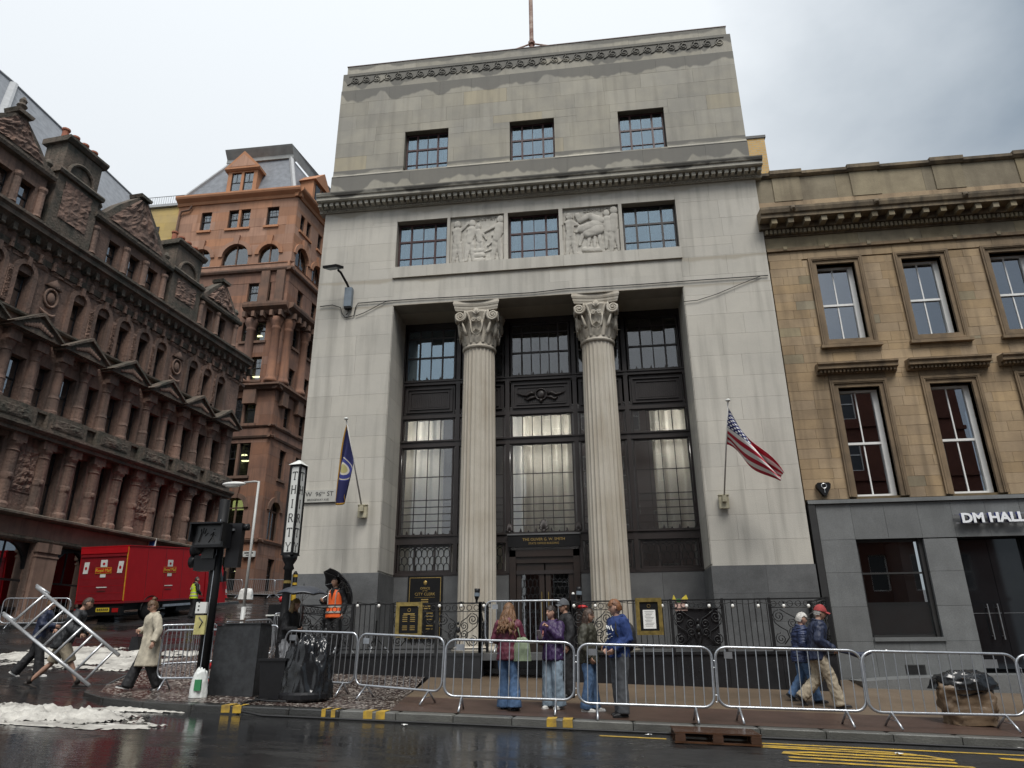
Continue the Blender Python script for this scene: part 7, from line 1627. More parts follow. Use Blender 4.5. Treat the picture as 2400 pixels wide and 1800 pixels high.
def head_pt(th, an):
    d = Vector((math.sin(th)*math.cos(an), math.sin(th)*math.sin(an), math.cos(th))); p_ = Vector((d.x*.076, d.y*.097, d.z*.120))
    if d.z < 0: p_.x *= 1-.30*(-d.z)**1.3; p_.y += .010*(-d.z)*(1 if d.y > 0 else -.6)
    if d.y > 0:
        p_.y *= .94; g = lambda cx, cz, sx, sz: math.exp(-((d.x-cx)/sx)**2-((d.z-cz)/sz)**2)
        p_.y += .024*g(0, -.17, .13, .12)+.013*g(0, .02, .10, .18)-.011*(g(.36, .06, .17, .12)+g(-.36, .06, .17, .12))+.006*g(0, .28, .6, .10)+.007*g(0, -.50, .22, .07)+.012*g(0, -.85, .3, .15)-.004*g(0, -.66, .3, .06)
    return p_
def make_head(mb, M):
    n, m = 32, 26; b = len(mb.v)
    for i in range(m+1):
        for k in range(n): mb.v.append(tuple(M @ head_pt(math.pi*i/m, 2*math.pi*k/n)))
    for i in range(m):
        for k in range(n):
            mb.f.append((b+i*n+k, b+(i+1)*n+k, b+(i+1)*n+(k+1) % n, b+i*n+(k+1) % n)); th, an = math.pi*(i+.5)/m, 2*math.pi*(k+.5)/n
            x, y, z = math.sin(th)*math.cos(an), math.sin(th)*math.sin(an), math.cos(th); mi = 0
            if y > .5:
                if .22 < abs(x) < .50 and .02 < z < .11: mi = 1
                elif .18 < abs(x) < .55 and .20 < z < .28: mi = 1
                elif abs(x) < .24 and -.58 < z < -.46: mi = 2
            mb.m.append(mi)
    mb.cm = 0
    for s in (-1, 1): mb.ell(M @ Vector((s*.077, -.008, -.004)), (.012, .02, .032), 8, 6)
def make_hand(mb, w_, d, nrm, curl=.5, side=1, s=1.0, grip=False):
    """palm, four fingers of unequal length with knuckle bends, and a thumb from the side of the palm"""
    d = d.normalized(); nrm = (nrm-d*nrm.dot(d)).normalized(); x = d.cross(nrm)*side
    rot = Matrix((x, d, nrm)).transposed(); mb.ell(w_+d*.048*s, (.040*s, .052*s, .017*s), 10, 8, rot)
    for i, (off, L_) in enumerate(((-.030, .070), (-.010, .078), (.010, .073), (.029, .058))):
        p0 = w_+d*.088*s+x*off*s; a1 = curl*.75; d1 = (d*math.cos(a1)+nrm*math.sin(a1)); p1 = p0+d1*L_*.45*s; a2 = a1+curl*1.1; d2 = d*math.cos(a2)+nrm*math.sin(a2); p2 = p1+d2*L_*.32*s; a3 = a2+curl*.8; d3 = d*math.cos(a3)+nrm*math.sin(a3); p3 = p2+d3*L_*.25*s
        cap(mb, [p0-d*.012, p1, p2, p3], [.0105*s, .0098*s, .0088*s, .0075*s], 7)
    t0 = w_+d*.030*s-x*.030*s; td = (d*.62-x*.62+nrm*(.35+.4*curl)).normalized(); t1 = t0+td*.034*s; td2 = (td+d*.5+nrm*.35*curl).normalized(); cap(mb, [t0, t1, t1+td2*.030*s], [.0135*s, .011*s, .009*s], 7)

def person(label, loc, rz, H=1.7, P=None, top=None, legs=None, shoes=None, hair=None, sk=(.42, .25, .18), hyaw=0, hpitch=0, hands=None, group=None, lean=(0, 0), female=False, extras=(), seed=1):
    e = empty('person', loc, rz, label, 'person', group); k = H/1.75; e.scale = (k, k, k)
    fx = .93 if female else 1.0
    J = dict(pelvis=(0, 0, .95), neck=(lean[0], lean[1], 1.475), hipL=(-.092, 0, .93), hipR=(.092, 0, .93), knL=(-.10, .03, .50), knR=(.10, .03, .50), anL=(-.10, -.02, .085), anR=(.10, -.02, .085),
             elL=(-.25, -.02, 1.14), elR=(.25, -.02, 1.14), wrL=(-.25, .06, .90), wrR=(.25, .06, .90), ftL=None, ftR=None)
    J.update(P or {}); V = {a: Vector(b) if b is not None else None for a, b in J.items()}
    pe, nk = V['pelvis'], V['neck']; ax = (nk-pe)
    def sp(z): t_ = (z-.95)/(1.475-.95); return pe+ax*max(-.35, min(1.1, t_))
    tw = J.get('twist', 0); cs, sn = math.cos(tw), math.sin(tw)
    sw_ = .178*fx
    for s, nme in ((-1, 'L'), (1, 'R')): V['sh'+nme] = sp(1.405)+Vector((s*sw_*cs, s*sw_*sn, 0))
    hd = nk+Vector((lean[0]*.25, .035+lean[1]*.35, .150)); V['head'] = hd
    HM = Matrix.Translation(hd) @ Matrix.Rotation(hyaw, 4, 'Z') @ Matrix.Rotation(hpitch, 4, 'X')
    # body: one continuous skin, head and hands joined on
    mb = MB()
    rings(mb, [(*sp(z)[:2], sp(z).z, rx*fx, ry) for z, rx, ry in ((.86, .13, .10), (.93, .155, .115), (1.02, .145, .10), (1.12, .135, .095), (1.26, .155, .11), (1.36, .165, .105), (1.42, .13, .085), (1.46, .07, .065), (1.50, .054, .058))])
    cap(mb, [nk-Vector((0, 0, .02)), nk.lerp(hd, .55)], [.058*fx, .052*fx])
    for s in 'LR':
        cap(mb, [V['sh'+s], V['el'+s], V['wr'+s]], [.052, .040, .028]); cap(mb, [V['hip'+s], V['kn'+s], V['kn'+s].lerp(V['an'+s], .35), V['an'+s]], [.085, .055, .055, .037])
    me = remesh(mb, .017); body = MB(); body.v = [tuple(v.co) for v in me.vertices]; body.f = [tuple(p_.vertices) for p_ in me.polygons]; body.m = [0]*len(body.f); bpy.data.meshes.remove(me)
    make_head(body, HM)
    hs = hands or {}
    for s, sg in (('L', -1), ('R', 1)):
        d = (V['wr'+s]-V['el'+s]).normalized(); nn, cu = hs.get(s, (Vector((-sg, .15, 0)), .45)); make_hand(body, V['wr'+s]-d*.005, d, Vector(nn), cu, sg, .95)
    body.build('body', [skin(sk), M_eye, M_lip], e, True)
    # legs
    if legs:
        lm = MB(); rk, rh = legs.get('knee', .085), legs.get('hem', .085); up = legs.get('hip', .108); ln = legs.get('len', 1.0)
        rings(lm, [(*sp(z)[:2], sp(z).z, rx*fx*legs.get('w', 1), ry) for z, rx, ry in ((.83, .155, .125), (.92, .182, .135), (1.0, .172, .125), (1.06, .158, .115))])
        for s in 'LR':
            kn, an = V['kn'+s], V['an'+s]+Vector((0, 0, -.045 if ln >= 1 else 0))
            if ln >= 1: flatlimb(lm, [V['hip'+s], V['hip'+s].lerp(kn, .5), kn, kn.lerp(an, .5), an], [up, (up+rk)/2+.004, rk, (rk+rh)/2, rh])
            else: flatlimb(lm, [V['hip'+s], V['hip'+s].lerp(kn, .5), V['hip'+s].lerp(kn, ln*1.9)], [up, rk+.012, rk+.008])
        me = remesh(lm, .014); wrinkle(me, legs.get('wr', .008)*1.5, 13, seed); me.materials.append(legs['mat']); obj('trousers' if ln >= 1 else 'shorts', me, e)
    # top
    if top:
        tm = MB(); b = top.get('bulk', .02); hz = top.get('hem', .88); rs = []; hemw = top.get('flare', 0)
        rr = [(1.02, .160, .118), (1.10, .152, .112), (1.20, .158, .118), (1.30, .172, .124), (1.38, .176, .115), (1.425, .140, .095), (1.46, .085, .08), (1.485, .070, .074)]
        if hz < 1.0: rr = [(hz, .172+hemw, .128+hemw)]+[(z, .172+hemw*(1.02-z)/(1.02-hz), .126+hemw*(1.02-z)/(1.02-hz)) for z in (hz+(.98-hz)*.33, hz+(.98-hz)*.66, .98)]+rr
        for z, rx, ry in rr:
            c = sp(z) if z > .8 else Vector((sp(.8).x, sp(.8).y, z)); bb = b if z < 1.44 else b*.5; rs.append((c.x, c.y, c.z if z > .8 else z, rx*fx+bb, ry+bb))
        rings(tm, rs, 26)
        for s in 'LR':
            w_ = V['wr'+s] if top.get('sleeve', 1) >= 1 else V['el'+s].lerp(V['wr'+s], .02); a = .062*fx+b*.8
            if top.get('sleeve', 1) > 0: cap(tm, [V['sh'+s]-Vector((0, 0, .005)), V['sh'+s].lerp(V['el'+s], .5)], [a, a-.004]); flatlimb(tm, [V['sh'+s], V['el'+s], V['el'+s].lerp(w_, .5), w_], [a, a-.012, a-.018, a-.022])
        me = remesh(tm, .014); wrinkle(me, top.get('wr', .010)*1.5, top.get('freq', 11), seed+3, top.get('sq', (1, 1, .6))); me.materials.append(top['mat']); tp_ = obj('jacket', me, e)
        if top.get('collar', True):
            c = sp(1.475); MB().tube([(c.x+.078*math.cos(a), c.y+.082*math.sin(a)-.005, c.z+.012-.02*math.sin(a)) for a in [2*math.pi*i/16 for i in range(16)]], .021, 8, True).build('collar', top.get('cmat', top['mat']), tp_, True)
        if top.get('hood'):
            c = sp(1.44); o = MB().ell((c.x, c.y-.10, c.z-.01), (.12, .065, .10), 14, 10).build('hood', top['mat'], tp_, True)
    # shoes
    if shoes:
        for s in 'LR':
            an = V['an'+s]; ft = V['ft'+s]; f_ = Vector((0, 1, 0)) if ft is None else Vector(ft).normalized(); f_ = f_.normalized(); side = f_.cross(Vector((0, 0, 1))).normalized(); up = side.cross(f_)
            sm2 = MB(); n = 12
            prof = [(-.075, .028, .035), (-.06, .036, .075), (-.02, .038, .085), (.03, .040, .070), (.09, .045, .050), (.14, .043, .042), (.175, .032, .034), (.19, .015, .02)]
            vs = []; fs = []
            for (y, hw_, hh_) in prof:
                for q in range(n):
                    a = 2*math.pi*q/n; xx = hw_*math.cos(a); zz = -.085+max(0, hh_*(.5+.5*math.sin(a)))*1.15; vs.append(an+f_*y+side*xx+up*zz)
            m = len(prof); fs = [(i*n+q, i*n+(q+1) % n, (i+1)*n+(q+1) % n, (i+1)*n+q) for i in range(m-1) for q in range(n)]+[tuple(range(n)), tuple((m-1)*n+q for q in range(n-1, -1, -1))]
            sm2.add(vs, fs); so = sm2.build('shoe', shoes['mat'], e, True)
            sl = MB(); vs = []
            for (y, hw_, hh_) in prof:
                for q in (-1, 1):
                    for zz in (-.088, -.068): vs.append(an+f_*y+side*(hw_+.004)*q+up*zz)
            fs = []
            for i in range(m-1): a = i*4; b_ = a+4; fs += [(a, a+1, b_+1, b_), (a+3, a+2, b_+2, b_+3), (a+1, a+3, b_+3, b_+1), (a+2, a, b_, b_+2)]
            fs += [(0, 2, 3, 1), ((m-1)*4, (m-1)*4+1, (m-1)*4+3, (m-1)*4+2)]
            sl.add(vs, fs).build('sole', shoes.get('sole', M_rubber), so)
            if shoes.get('boot'): MB().tube([an+Vector((0, 0, -.03)), an+Vector((0, 0, .10))], [.05, .052], 12).build('boot_shaft', shoes['mat'], so, True)
    # hair
    if hair:
        hm = MB(); n, m = 36, 24; kind = hair['kind']; vs = []; keep = []
        def inside(th, an):
            y, z = math.sin(th)*math.sin(an), math.cos(th); x = math.sin(th)*math.cos(an)
            if kind in ('short', 'cap', 'fringe'): return z > (.42 if y > .35 else (.62-.9*(.35-y) if y > -.1 else -.42)) or (kind == 'fringe' and z > .30 and y > .35)
            return z > (.45-.25*abs(x) if y > .35 else (.5-1.5*(.35-y) if y > -.2 else -.55))
        b = len(hm.v)
        for i in range(m+1):
            for q in range(n):
                th, an = math.pi*i/m, 2*math.pi*q/n; p_ = head_pt(th, an); d = p_.normalized(); p_ = p_+d*(hair.get('t', .016)+.010*noise.noise(Vector((d.x*7+seed, d.y*7, d.z*7)))); hm.v.append(tuple(HM @ p_))
        for i in range(m):
            for q in range(n):
                if inside(math.pi*(i+.5)/m, 2*math.pi*(q+.5)/n): hm.f.append((b+i*n+q, b+(i+1)*n+q, b+(i+1)*n+(q+1) % n, b+i*n+(q+1) % n)); hm.m.append(0)
        rnd = random.Random(seed*13)
        def lock(a, z0, L_, r0, wave, out=.0, drop_y=-.03):
            p0 = Vector((.075*math.cos(a), .092*math.sin(a), z0)); pts = []
            for j in range(9): t_ = j/8; pts.append(HM @ p0 + Vector((math.cos(a)*out*t_+wave*math.sin(t_*9+rnd.random()*6)*t_, math.sin(a)*out*t_+drop_y*t_+wave*math.cos(t_*8+rnd.random()*6)*t_, -L_*t_)))
            hm.tube(pts, [r0*.8, r0, r0*1.05, r0*1.05, r0, r0*.95, r0*.85, r0*.6, r0*.25], 7)
        if kind in ('long', 'curly'):
            for i in range(26 if kind == 'long' else 40):
                a = math.pi+math.pi*(i/(25 if kind == 'long' else 39)) if True else 0; a += rnd.uniform(-.12, .12); lock(a, rnd.uniform(-.03, .05), hair['len']*rnd.uniform(.8, 1.08), .022 if kind == 'long' else .026, .008 if kind == 'long' else .03, hair.get('out', .03), hair.get('dy', -.03))
        if kind == 'pony':
            for i in range(12): lock(math.pi*1.5+rnd.uniform(-.3, .3), rnd.uniform(.02, .08), hair['len']*rnd.uniform(.8, 1.05), .018, .012, .04, hair.get('dy', .02))
        if kind == 'bun': hm.ell(HM @ Vector((0, -.06, .135)), (.048, .045, .042), 12, 8); hm.ell(HM @ Vector((.02, -.07, .15)), (.03, .03, .03), 10, 6)
        hm.build('hair', hair['mat'], e, True)
        if kind == 'cap' or hair.get('hat'):
            c = MB(); vs = []; n, m = 24, 8
            for i in range(m+1):
                th = math.pi*.5*i/m*1.04
                for q in range(n): an = 2*math.pi*q/n; p_ = head_pt(min(th, math.pi*.47), an); d = p_.normalized(); c.v.append(tuple(HM @ (p_+d*.026+Vector((0, 0, .012)))))
            c.f = [(i*n+q, (i+1)*n+q, (i+1)*n+(q+1) % n, i*n+(q+1) % n) for i in range(m) for q in range(n)]; c.m = [0]*len(c.f); ho = c.build('cap', hair['hat'], e, True)
            MB().grid(lambda u, v: HM @ Vector(((u-.5)*.15*(1-.25*v*v), .098+.085*v-.03*(2*u-1)**2, .048-.018*v-.03*(2*u-1)**2)), 10, 5).build('peak', hair['hat'], ho, True)
    if 'glasses' in extras:
        g = MB()
        for s in (-1, 1): g.tube([HM @ Vector((s*.032+.023*math.cos(a), .094, .008+.017*math.sin(a))) for a in [2*math.pi*i/12 for i in range(12)]], .0035, 5, True); g.tube([HM @ Vector((s*.055, .092, .012)), HM @ Vector((s*.078, .0, .012))], .003, 5)
        g.tube([HM @ Vector((-.01, .097, .012)), HM @ Vector((.01, .097, .012))], .003, 5); g.build('glasses', M_lens, e)
    e['_k'] = k; return e, V, HM
def wpt(e, p_): return Matrix.LocRotScale(e.location, e.rotation_euler, e.scale) @ Vector(p_)
def fabric(name, c, rough=.85, var=.3, sc_=14, bump=.25, bs=160, **k): return pm(name, c, rough, var, sc_, bump=bump, bscale=bs, **k)
F_maroon = fabric('maroon_nylon', (.13, .022, .045), .5); F_jean = fabric('blue_denim', (.085, .16, .30), var=.45, sc_=7); F_jeanl = fabric('pale_denim', (.26, .34, .42), var=.35, sc_=7); F_purple = fabric('purple_nylon', (.045, .02, .085), .5); F_olive = fabric('olive_jacket', (.045, .043, .028), .6)
F_blue = fabric('blue_fleece', (.018, .045, .17)); F_grey = fabric('grey_cotton', (.085, .09, .10)); F_navy = fabric('navy_shell', (.015, .024, .06), .55); F_khaki = fabric('khaki_cotton', (.40, .34, .25)); F_black = fabric('black_cotton', (.012, .012, .014), .7); F_beige = fabric('beige_coat', (.52, .47, .37)); F_puff = fabric('navy_quilt', (.03, .045, .11), .4)
F_orange = pm('orange_vest', (.85, .13, .02), .6, .12, 10); F_yel = pm('hi_vis_yellow', (.55, .72, .03), .6, .12, 10); F_silv = pm('reflective_tape', (.42, .40, .36), .4, .1, 10); F_dkgrey = fabric('charcoal_jacket', (.02, .022, .026), .6); F_lgrey = fabric('light_grey_trousers', (.30, .31, .33))
def hairm(n, c): return pm(n, c, .5, .5, 18, bump=.5, bscale=60)
H_brown = hairm('curly_light_brown_hair', (.20, .10, .045)); H_dark = hairm('dark_brown_hair', (.025, .015, .012)); H_mid = hairm('brown_hair', (.06, .033, .02)); H_ging = hairm('auburn_hair', (.24, .10, .04)); H_white = hairm('white_hair', (.70, .68, .64)); H_blond = hairm('blonde_hair', (.38, .25, .11)); H_fair = hairm('dark_fair_hair', (.14, .075, .035))
S_dark = dict(mat=fabric('dark_shoe', (.015, .015, .017), .5)); S_white = dict(mat=fabric('white_trainer', (.68, .67, .64), .5), sole=M_wht); S_mix = dict(mat=F_black, sole=M_wht); S_boot = dict(mat=fabric('brown_black_boot', (.03, .022, .018), .6), boot=True)
SK1, SK2, SK3 = (.46, .27, .19), (.50, .30, .22), (.38, .22, .15)

def pg(x, y, f=PV): return (x, y, f(x, y))
# woman in maroon, back to us
e, V, HM = person('woman in maroon jacket and flared jeans seen from behind', pg(-1.72, 12.78), R(-12), 1.70, dict(elR=(.24, .06, 1.15), wrR=(.16, .24, 1.20), elL=(-.26, .0, 1.15), wrL=(-.20, .2, 1.08), knL=(-.09, .02, .50), anR=(.12, -.05, .085), knR=(.115, .0, .5), anL=(-.11, .06, .085)),
    dict(mat=F_maroon, hem=.80, bulk=.026, flare=.02, hood=True, wr=.014), dict(mat=F_jean, knee=.078, hem=.125), S_dark, dict(kind='curly', mat=H_brown, len=.40, out=.10, t=.03, dy=-.06), SK1, female=True, seed=3)
def bag(name, e, pts, size, mat, label, strap, cat='bag', seed=1, sq=.45):
    p_ = wpt(e, pts); b = empty(name, p_, e.rotation_euler.z, label, cat); o = lump('pouch', size[0], size[1], size[2], mat, b, seed, .16, 36, 22, sq); o.location = (0, 0, -size[2]*.2)
    inv = Matrix.LocRotScale(b.location, b.rotation_euler, None).inverted(); MB().tube([inv @ wpt(e, q) for q in strap], .012, 6).build('strap', mat, b, True); return b
M_tote = fabric('sage_tote', (.27, .33, .22)); bag('tote_bag', e, (.27, -.06, .86), (.16, .09, .36), M_tote, 'sage green tote bag on the shoulder of the woman in maroon', [(.24, -.02, 1.12), (.20, -.06, 1.33), (.155, 0, 1.455), (.20, .06, 1.33), (.25, .0, 1.12)], seed=5)
# woman in purple with phone
e, V, HM = person('woman in purple jacket and pale jeans holding a phone', pg(-.98, 13.15), R(152), 1.68, dict(elR=(.25, .03, 1.12), wrR=(.10, .27, 1.17), elL=(-.22, .10, 1.16), wrL=(-.04, .20, 1.36), anL=(-.12, .0, .085), anR=(.11, .02, .085)),
    dict(mat=F_purple, hem=.80, bulk=.030, flare=.015, wr=.014), dict(mat=F_jeanl, knee=.10, hem=.115), S_white, dict(kind='pony', mat=H_dark, len=.34, dy=.02), SK2, hyaw=R(-18), hands={'R': ((-.6, 1, .5), .9), 'L': ((.5, .3, .5), .9)}, female=True, seed=7)
hp = V['wrR']+(V['wrR']-V['elR']).normalized()*.09
M_ph = pm('phone_case', (.30, .26, .27), .3, .1, 5); ph = empty('phone', wpt(e, hp+Vector((-.02, .03, .03))), e.rotation_euler.z, 'smartphone in the hand of the woman in purple', 'phone'); MB().box(-.036, .036, -.005, .005, -.05, .10).build('case', M_ph, ph); MB().box(-.032, .032, -.0065, -.005, -.046, .096).build('screen', M_darkglass, ph); ph.rotation_euler.x = R(-25)
b_ = MB().tube([(.145, .10, 1.05), (.13, .125, 1.25), (.13, .06, 1.44), (.12, -.08, 1.40)], .018, 6); b_.build('rucksack_strap', pm('pink_strap', (.36, .13, .12), .7, .2, 8), e)
# person in grey cap behind her
e, V, HM = person('person in grey cap and black jacket behind the woman in purple', (-.82, 14.6, PV(-.82, 14.6)), R(110), 1.77, {}, dict(mat=F_black, hem=.82, bulk=.03), dict(mat=F_black, knee=.085, hem=.09), S_dark, dict(kind='cap', mat=H_mid, hat=fabric('grey_cap', (.10, .105, .115))), SK1, hyaw=R(10), seed=9)
# woman in olive
e, V, HM = person('woman in olive jacket and glasses facing the teenager', pg(-.36, 13.0), R(-108), 1.64, dict(elR=(.26, -.02, 1.12), wrR=(.20, .10, .90), elL=(-.24, .02, 1.14), wrL=(-.12, .22, 1.08), anR=(.12, -.05, .085), anL=(-.10, .06, .085)),
    dict(mat=F_olive, hem=.80, bulk=.036, flare=.02, wr=.016), dict(mat=F_jean, knee=.088, hem=.10), S_white, dict(kind='long', mat=H_mid, len=.30, out=.02), SK1, hyaw=R(12), hpitch=R(-3), extras=('glasses',), female=True, seed=11)
# teenager in blue hoodie
e, V, HM = person('teenager in blue hooded sweatshirt and grey trousers facing left', pg(.16, 12.62), R(122), 1.80, dict(elR=(.25, -.06, 1.14), wrR=(.12, .16, .98), elL=(-.25, -.04, 1.14), wrL=(-.13, .17, .98), anL=(-.11, .05, .085), anR=(.11, -.06, .085), knR=(.10, .0, .5)),
    dict(mat=F_blue, hem=.86, bulk=.028, hood=True, wr=.012), dict(mat=F_grey, knee=.088, hem=.10), S_dark, dict(kind='fringe', mat=H_ging, t=.022), SK2, hyaw=R(-26), hpitch=R(-8), seed=13)
ov = MB(); 
for a, b, r_ in (((-.15, 1.33), (-.14, 1.22), .016), ((-.13, 1.31), (-.10, 1.35), .014), ((-.10, 1.35), (-.05, 1.30), .014), ((-.05, 1.30), (-.09, 1.27), .014), ((-.02, 1.34), (.02, 1.28), .012), ((.02, 1.28), (.06, 1.35), .012), ((.03, 1.22), (-.06, 1.20), .012), ((-.06, 1.20), (-.12, 1.24), .014), ((-.12, 1.16), (-.03, 1.14), .010), ((-.03, 1.14), (.06, 1.18), .010), ((.05, 1.34), (.09, 1.26), .012), ((-.03, 1.06), (.0, 1.06), .010)):
    ov.tube([(-p_[0], .160*math.sqrt(1-(p_[0]/.215)**2), p_[1]) for p_ in (a, ((a[0]+b[0])/2, (a[1]+b[1])/2), b)], r_, 6, flat=.5)
ov.build('sweatshirt_print', M_signw, e)
def backpack(e, label, mat, c=(0, -.20, 1.17), s=(.155, .10, .24)):
    b = empty('backpack', wpt(e, c), e.rotation_euler.z, label, 'backpack'); mb = MB(); vs = []
    mb.ell((0, 0, 0), s, 20, 14); me = remesh(mb, .02); wrinkle(me, .012, 9, 4); me.materials.append(mat); obj('pack', me, b); MB().ell((0, -s[1]*.75, -s[2]*.25), (s[0]*.7, .05, s[2]*.45), 14, 8).build('pocket', mat, b, True)
    inv = Matrix.LocRotScale(b.location, b.rotation_euler, None).inverted()
    for sx in (-1, 1): MB().tube([inv @ wpt(e, q) for q in ((sx*.10, -.12, 1.38), (sx*.115, -.02, 1.47), (sx*.12, .10, 1.40), (sx*.135, .13, 1.24), (sx*.15, .02, 1.08), (sx*.12, -.14, 1.0))], .016, 6).build('strap', mat, b, True)
    return b
backpack(e, 'black backpack worn by the teenager in blue', F_black)
# elderly couple walking right
e, V, HM = person('elderly man in red cap, navy jacket and khaki trousers striding right', pg(3.82, 14.55), R(-92), 1.75, dict(pelvis=(0, 0, .93), hipL=(-.09, 0, .91), hipR=(.09, 0, .91), knR=(.09, .16, .50), anR=(.09, .26, .085), knL=(-.09, -.02, .50), anL=(-.08, -.36, .19), ftL=(0, .72, -.69), elR=(.26, .0, 1.13), wrR=(.20, .26, .98), elL=(-.25, -.06, 1.13), wrL=(-.22, .10, .92)),
    dict(mat=F_navy, hem=.80, bulk=.04, wr=.014), dict(mat=F_khaki, knee=.095, hem=.10, wr=.014), S_dark, dict(kind='cap', mat=H_white, t=.014, hat=fabric('faded_red_cap', (.36, .05, .05))), SK2, lean=(0, .10), hpitch=R(-12), seed=17)
ub = empty('folded_umbrella', wpt(e, (.20, .42, .93)), e.rotation_euler.z, 'folded navy umbrella in the hand of the elderly man', 'umbrella'); MB().tube([(0, -.12, .02), (0, .1, .0), (0, .28, -.06), (0, .5, .0)], [.012, .045, .06, .012], 10).build('canopy', F_navy, ub, True); MB().tube([(0, .45, 0), (0, .75, .03)], .008, 6).build('tip', M_steel, ub)
e, V, HM = person('elderly woman with white hair and quilted navy coat walking right', pg(3.66, 15.05), R(-92), 1.60, dict(knR=(.09, .12, .50), anR=(.09, .2, .085), knL=(-.09, -.04, .5), anL=(-.09, -.28, .16), ftL=(0, .8, -.6), elR=(.25, .02, 1.12), wrR=(.22, .2, .98)),
    dict(mat=F_puff, hem=.78, bulk=.055, wr=.022, freq=22, sq=(.15, .15, 1.2)), dict(mat=F_jean, knee=.085, hem=.09), S_dark, dict(kind='short', mat=H_white, t=.028), SK2, lean=(0, .06), hpitch=R(-14), female=True, seed=19)
# woman in pale coat
e, V, HM = person('woman in long pale coat and black trousers walking towards us', pg(-9.0, 13.75, drop), R(140), 1.67, dict(knR=(.09, .14, .52), anR=(.10, .30, .11), ftR=(0, 1, .25), knL=(-.09, -.02, .50), anL=(-.10, -.24, .13), ftL=(0, .85, -.4), elR=(.25, .06, 1.16), wrR=(.14, .22, 1.14), elL=(-.29, -.02, 1.14), wrL=(-.36, .06, .92), hipL=(-.09, 0, .92)),
    dict(mat=F_beige, hem=.46, bulk=.036, flare=.085, wr=.016, freq=7, sq=(1, 1, .25)), dict(mat=F_black, knee=.10, hem=.115), S_mix, dict(kind='bun', mat=H_fair), SK2, hyaw=R(8), hpitch=R(-22), extras=('glasses',), female=True, lean=(0, .03), seed=23)
b = empty('handbag', wpt(e, (.25, .22, .90)), e.rotation_euler.z+R(20), 'black handbag under the arm of the woman in the pale coat', 'handbag'); MB().prism([(-.14, -.12), (.14, -.14), (.10, .12), (-.10, .12)], -.04, .04).build('body', F_black, b); inv = Matrix.LocRotScale(b.location, b.rotation_euler, None).inverted(); MB().tube([inv @ wpt(e, q) for q in ((.27, .22, 1.0), (.24, .14, 1.25), (.17, .02, 1.46))], .010, 6).build('strap', F_black, b)
# ladder bearers
e, V, HM = person('man in khaki shorts and dark jacket carrying the ladder frame', pg(-11.25, 14.2, G), R(-62), 1.78, dict(pelvis=(0, 0, .90), hipL=(-.09, 0, .88), hipR=(.09, 0, .88), knR=(.10, .22, .47), anR=(.10, .40, .10), knL=(-.10, -.16, .47), anL=(-.10, -.48, .13), ftL=(0, .9, -.3), elR=(.36, .14, 1.14), wrR=(.45, .36, 1.03), elL=(-.26, .12, 1.12), wrL=(-.10, .38, 1.06)),
    dict(mat=F_dkgrey, hem=.82, bulk=.045, wr=.016), dict(mat=F_khaki, len=.5, knee=.10, hip=.12), S_boot, dict(kind='short', mat=H_mid, t=.012), SK1, lean=(0, .20), hpitch=R(-22), hands={'R': ((-.3, .2, -1), .9), 'L': ((.3, .2, -1), .9)}, seed=29)
e, V, HM = person('person in navy top and black trousers behind the ladder frame', pg(-13.1, 15.75, G), R(-70), 1.70, dict(knR=(.09, .10, .50), anR=(.09, .16, .085), knL=(-.09, -.12, .50), anL=(-.09, -.42, .14), ftL=(0, .85, -.45), elR=(.25, .08, 1.14), wrR=(.10, .30, 1.12), elL=(-.25, .02, 1.13), wrL=(-.14, .22, 1.04)),
    dict(mat=F_navy, hem=.84, bulk=.03), dict(mat=F_black, knee=.095, hem=.11), S_white, dict(kind='short', mat=H_fair, t=.014), SK2, lean=(0, .05), hpitch=R(-14), seed=31)
# steward in orange vest with umbrella
M_umb = pm('black_umbrella_cloth', (.016, .017, .022), .4, .2, 6, rvar=.15)
def umbrella(base, tip, rad, label, mat, depth=.24):
    e = empty('umbrella', base, 0, label, 'umbrella'); d = tip-base; z = d.normalized(); x = z.orthogonal().normalized(); y = z.cross(x); M = Matrix((x, y, z)).transposed(); L_ = d.length
    MB().tube([(0, 0, 0), d], .008, 6).build('shaft', M_steel, e); MB().tube([d*-.06, d*.03], .016, 8).build('handle', M_black, e)
    n = 48
    def fn(u, v):
        a = 2*math.pi*u; seg = (u*8) % 1; r_ = rad*v*(1-.085*math.sin(math.pi*seg)*v*v); zz = L_-depth*(v**2.1)*(1-.0*seg)+.03*math.sin(math.pi*seg)*v; return M @ Vector((r_*math.cos(a), r_*math.sin(a), zz))
    c = MB().grid(fn, n, 12).build('canopy', mat, e, True); md = c.modifiers.new('t', 'SOLIDIFY'); md.thickness = .003
    for k in range(8):
        a = 2*math.pi*k/8; MB().tube([M @ Vector((rad*v*math.cos(a), rad*v*math.sin(a), L_-depth*v**2.1-.006)) for v in (0, .3, .6, .85, 1.0)], .004, 5).build('rib', M_steel, e); MB().tube([M @ Vector((.02*math.cos(a), .02*math.sin(a), L_-depth-.12)), M @ Vector((rad*.52*math.cos(a), rad*.52*math.sin(a), L_-depth*.52**2.1-.01))], .003, 5).build('stretcher', M_steel, e)
    MB().tube([M @ Vector((0, 0, L_-.01)), M @ Vector((0, 0, L_+.05))], [.012, .005], 6).build('ferrule', M_black, e); return e
e, V, HM = person('steward in orange hi-vis vest standing on the terrace', (-6.62, 17.3, -.2), R(168), 1.80, dict(elR=(.26, .04, 1.14), wrR=(.20, .26, 1.18), elL=(-.26, -.03, 1.14), wrL=(-.25, .05, .90)),
    dict(mat=F_black, hem=.85, bulk=.02, sleeve=1), dict(mat=F_black, knee=.085, hem=.09), S_dark, dict(kind='short', mat=H_dark, t=.010), SK3, hyaw=R(-42), hands={'R': ((-.6, .2, .4), 1.0)}, seed=37)
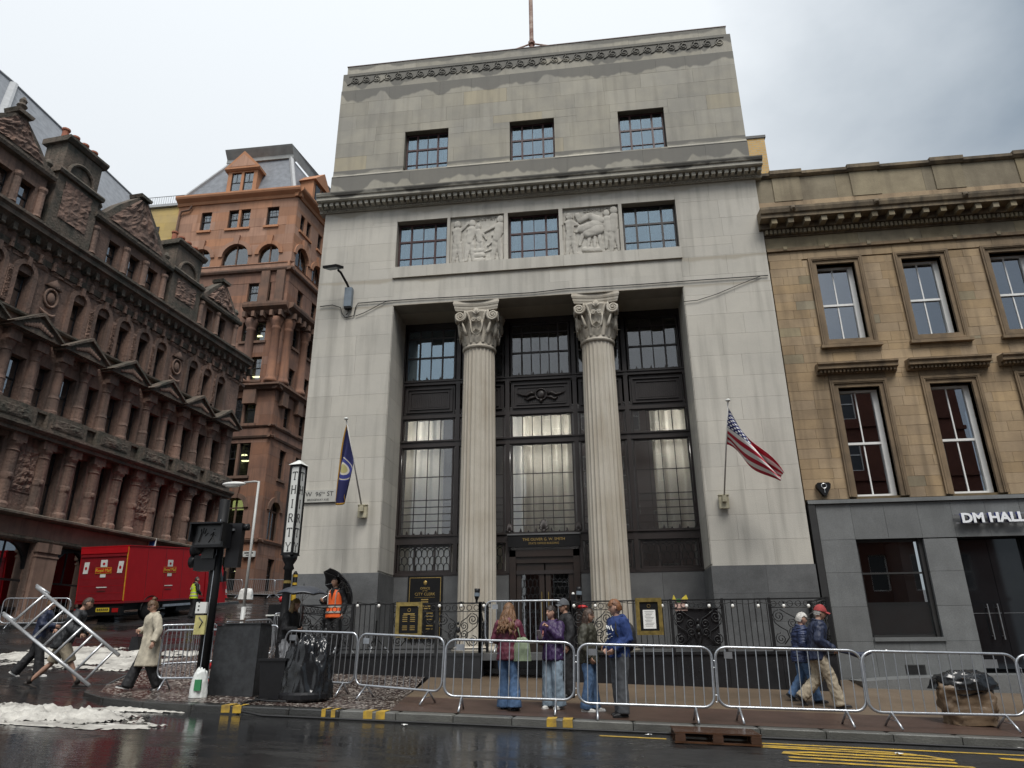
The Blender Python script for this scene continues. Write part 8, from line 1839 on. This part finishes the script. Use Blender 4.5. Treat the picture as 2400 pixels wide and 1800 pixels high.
def vest(e, mat, bulk=.032, sx=1):
    mb = MB(); rings(mb, [(0, 0, z, rx+bulk, ry+bulk) for z, rx, ry in ((.80, .185, .14), (.9, .178, .134), (1.02, .165, .122), (1.12, .158, .117), (1.24, .166, .122), (1.34, .170, .120), (1.405, .135, .10), (1.44, .11, .09))], 26); me = remesh(mb, .014); wrinkle(me, .008, 9, 5); me.materials.append(mat); v = obj('vest', me, e)
    for z in (.93, 1.06): rr = [(.186+bulk+.004), (.144+bulk+.004)] if z < 1 else [(.163+bulk+.006), (.122+bulk+.006)]; rings_ = MB(); rings(rings_, [(0, 0, z-.025, rr[0], rr[1]), (0, 0, z+.025, rr[0]-.003, rr[1]-.003)], 28); rings_.build('reflective_band', F_silv, v)
    for s in (-1, 1): MB().tube([(s*.10, .152, 1.08), (s*.105, .158, 1.25), (s*.11, .13, 1.38), (s*.11, .02, 1.47), (s*.11, -.10, 1.38), (s*.105, -.15, 1.2)], .024, 6, flat=.35).build('shoulder_band', F_silv, v)
    MB().prism([(-.045, 1.44), (.045, 1.44), (0, 1.22)], .10, .168).build('neckline', F_black, v)
vest(e, F_orange)
hp = wpt(e, V['wrR']+Vector((0, .05, .03))); umbrella(hp, hp+Vector((.40, .46, .42)), .56, 'black umbrella resting on the shoulder of the steward in orange', M_umb, .22)
# woman under umbrella
M_umb2 = pm('slate_umbrella_cloth', (.05, .056, .07), .45, .2, 6, rvar=.15)
e, V, HM = person('fair-haired woman in black jacket sheltering under an umbrella', pg(-6.52, 14.5), R(-100), 1.68, dict(elR=(.24, .10, 1.12), wrR=(.10, .30, 1.12), elL=(-.24, .12, 1.12), wrL=(-.10, .36, .92), knR=(.10, .08, .5)),
    dict(mat=F_black, hem=.86, bulk=.04), dict(mat=F_lgrey, knee=.10, hem=.10, wr=.014), S_dark, dict(kind='long', mat=H_blond, len=.36, out=.03, dy=-.05), SK2, lean=(0, .08), hpitch=R(-10), hands={'R': ((-.5, .2, .5), 1.0)}, female=True, seed=41)
hp = wpt(e, V['wrR']+Vector((-.02, .04, .05))); umbrella(hp, hp+Vector((.02, -.02, .80)), .54, 'slate grey umbrella held over the fair-haired woman', M_umb2, .17)
# driver in yellow hi-vis beside the truck
e, V, HM = person('driver in yellow hi-vis vest standing beside the mail truck', (-18.2, 30.4, G(-18.2, 30.4)), R(-40), 1.76, dict(elR=(.26, .05, 1.14), wrR=(.2, .2, 1.02)), dict(mat=F_black, hem=.86, bulk=.02, sleeve=1), dict(mat=F_black, knee=.085, hem=.09), S_dark, dict(kind='short', mat=H_dark, t=.010), SK2, seed=43)
vest(e, F_yel)
bpy.data.scenes.remove(_tmp)
for o in bpy.data.objects:
    if '_k' in o: del o['_k']
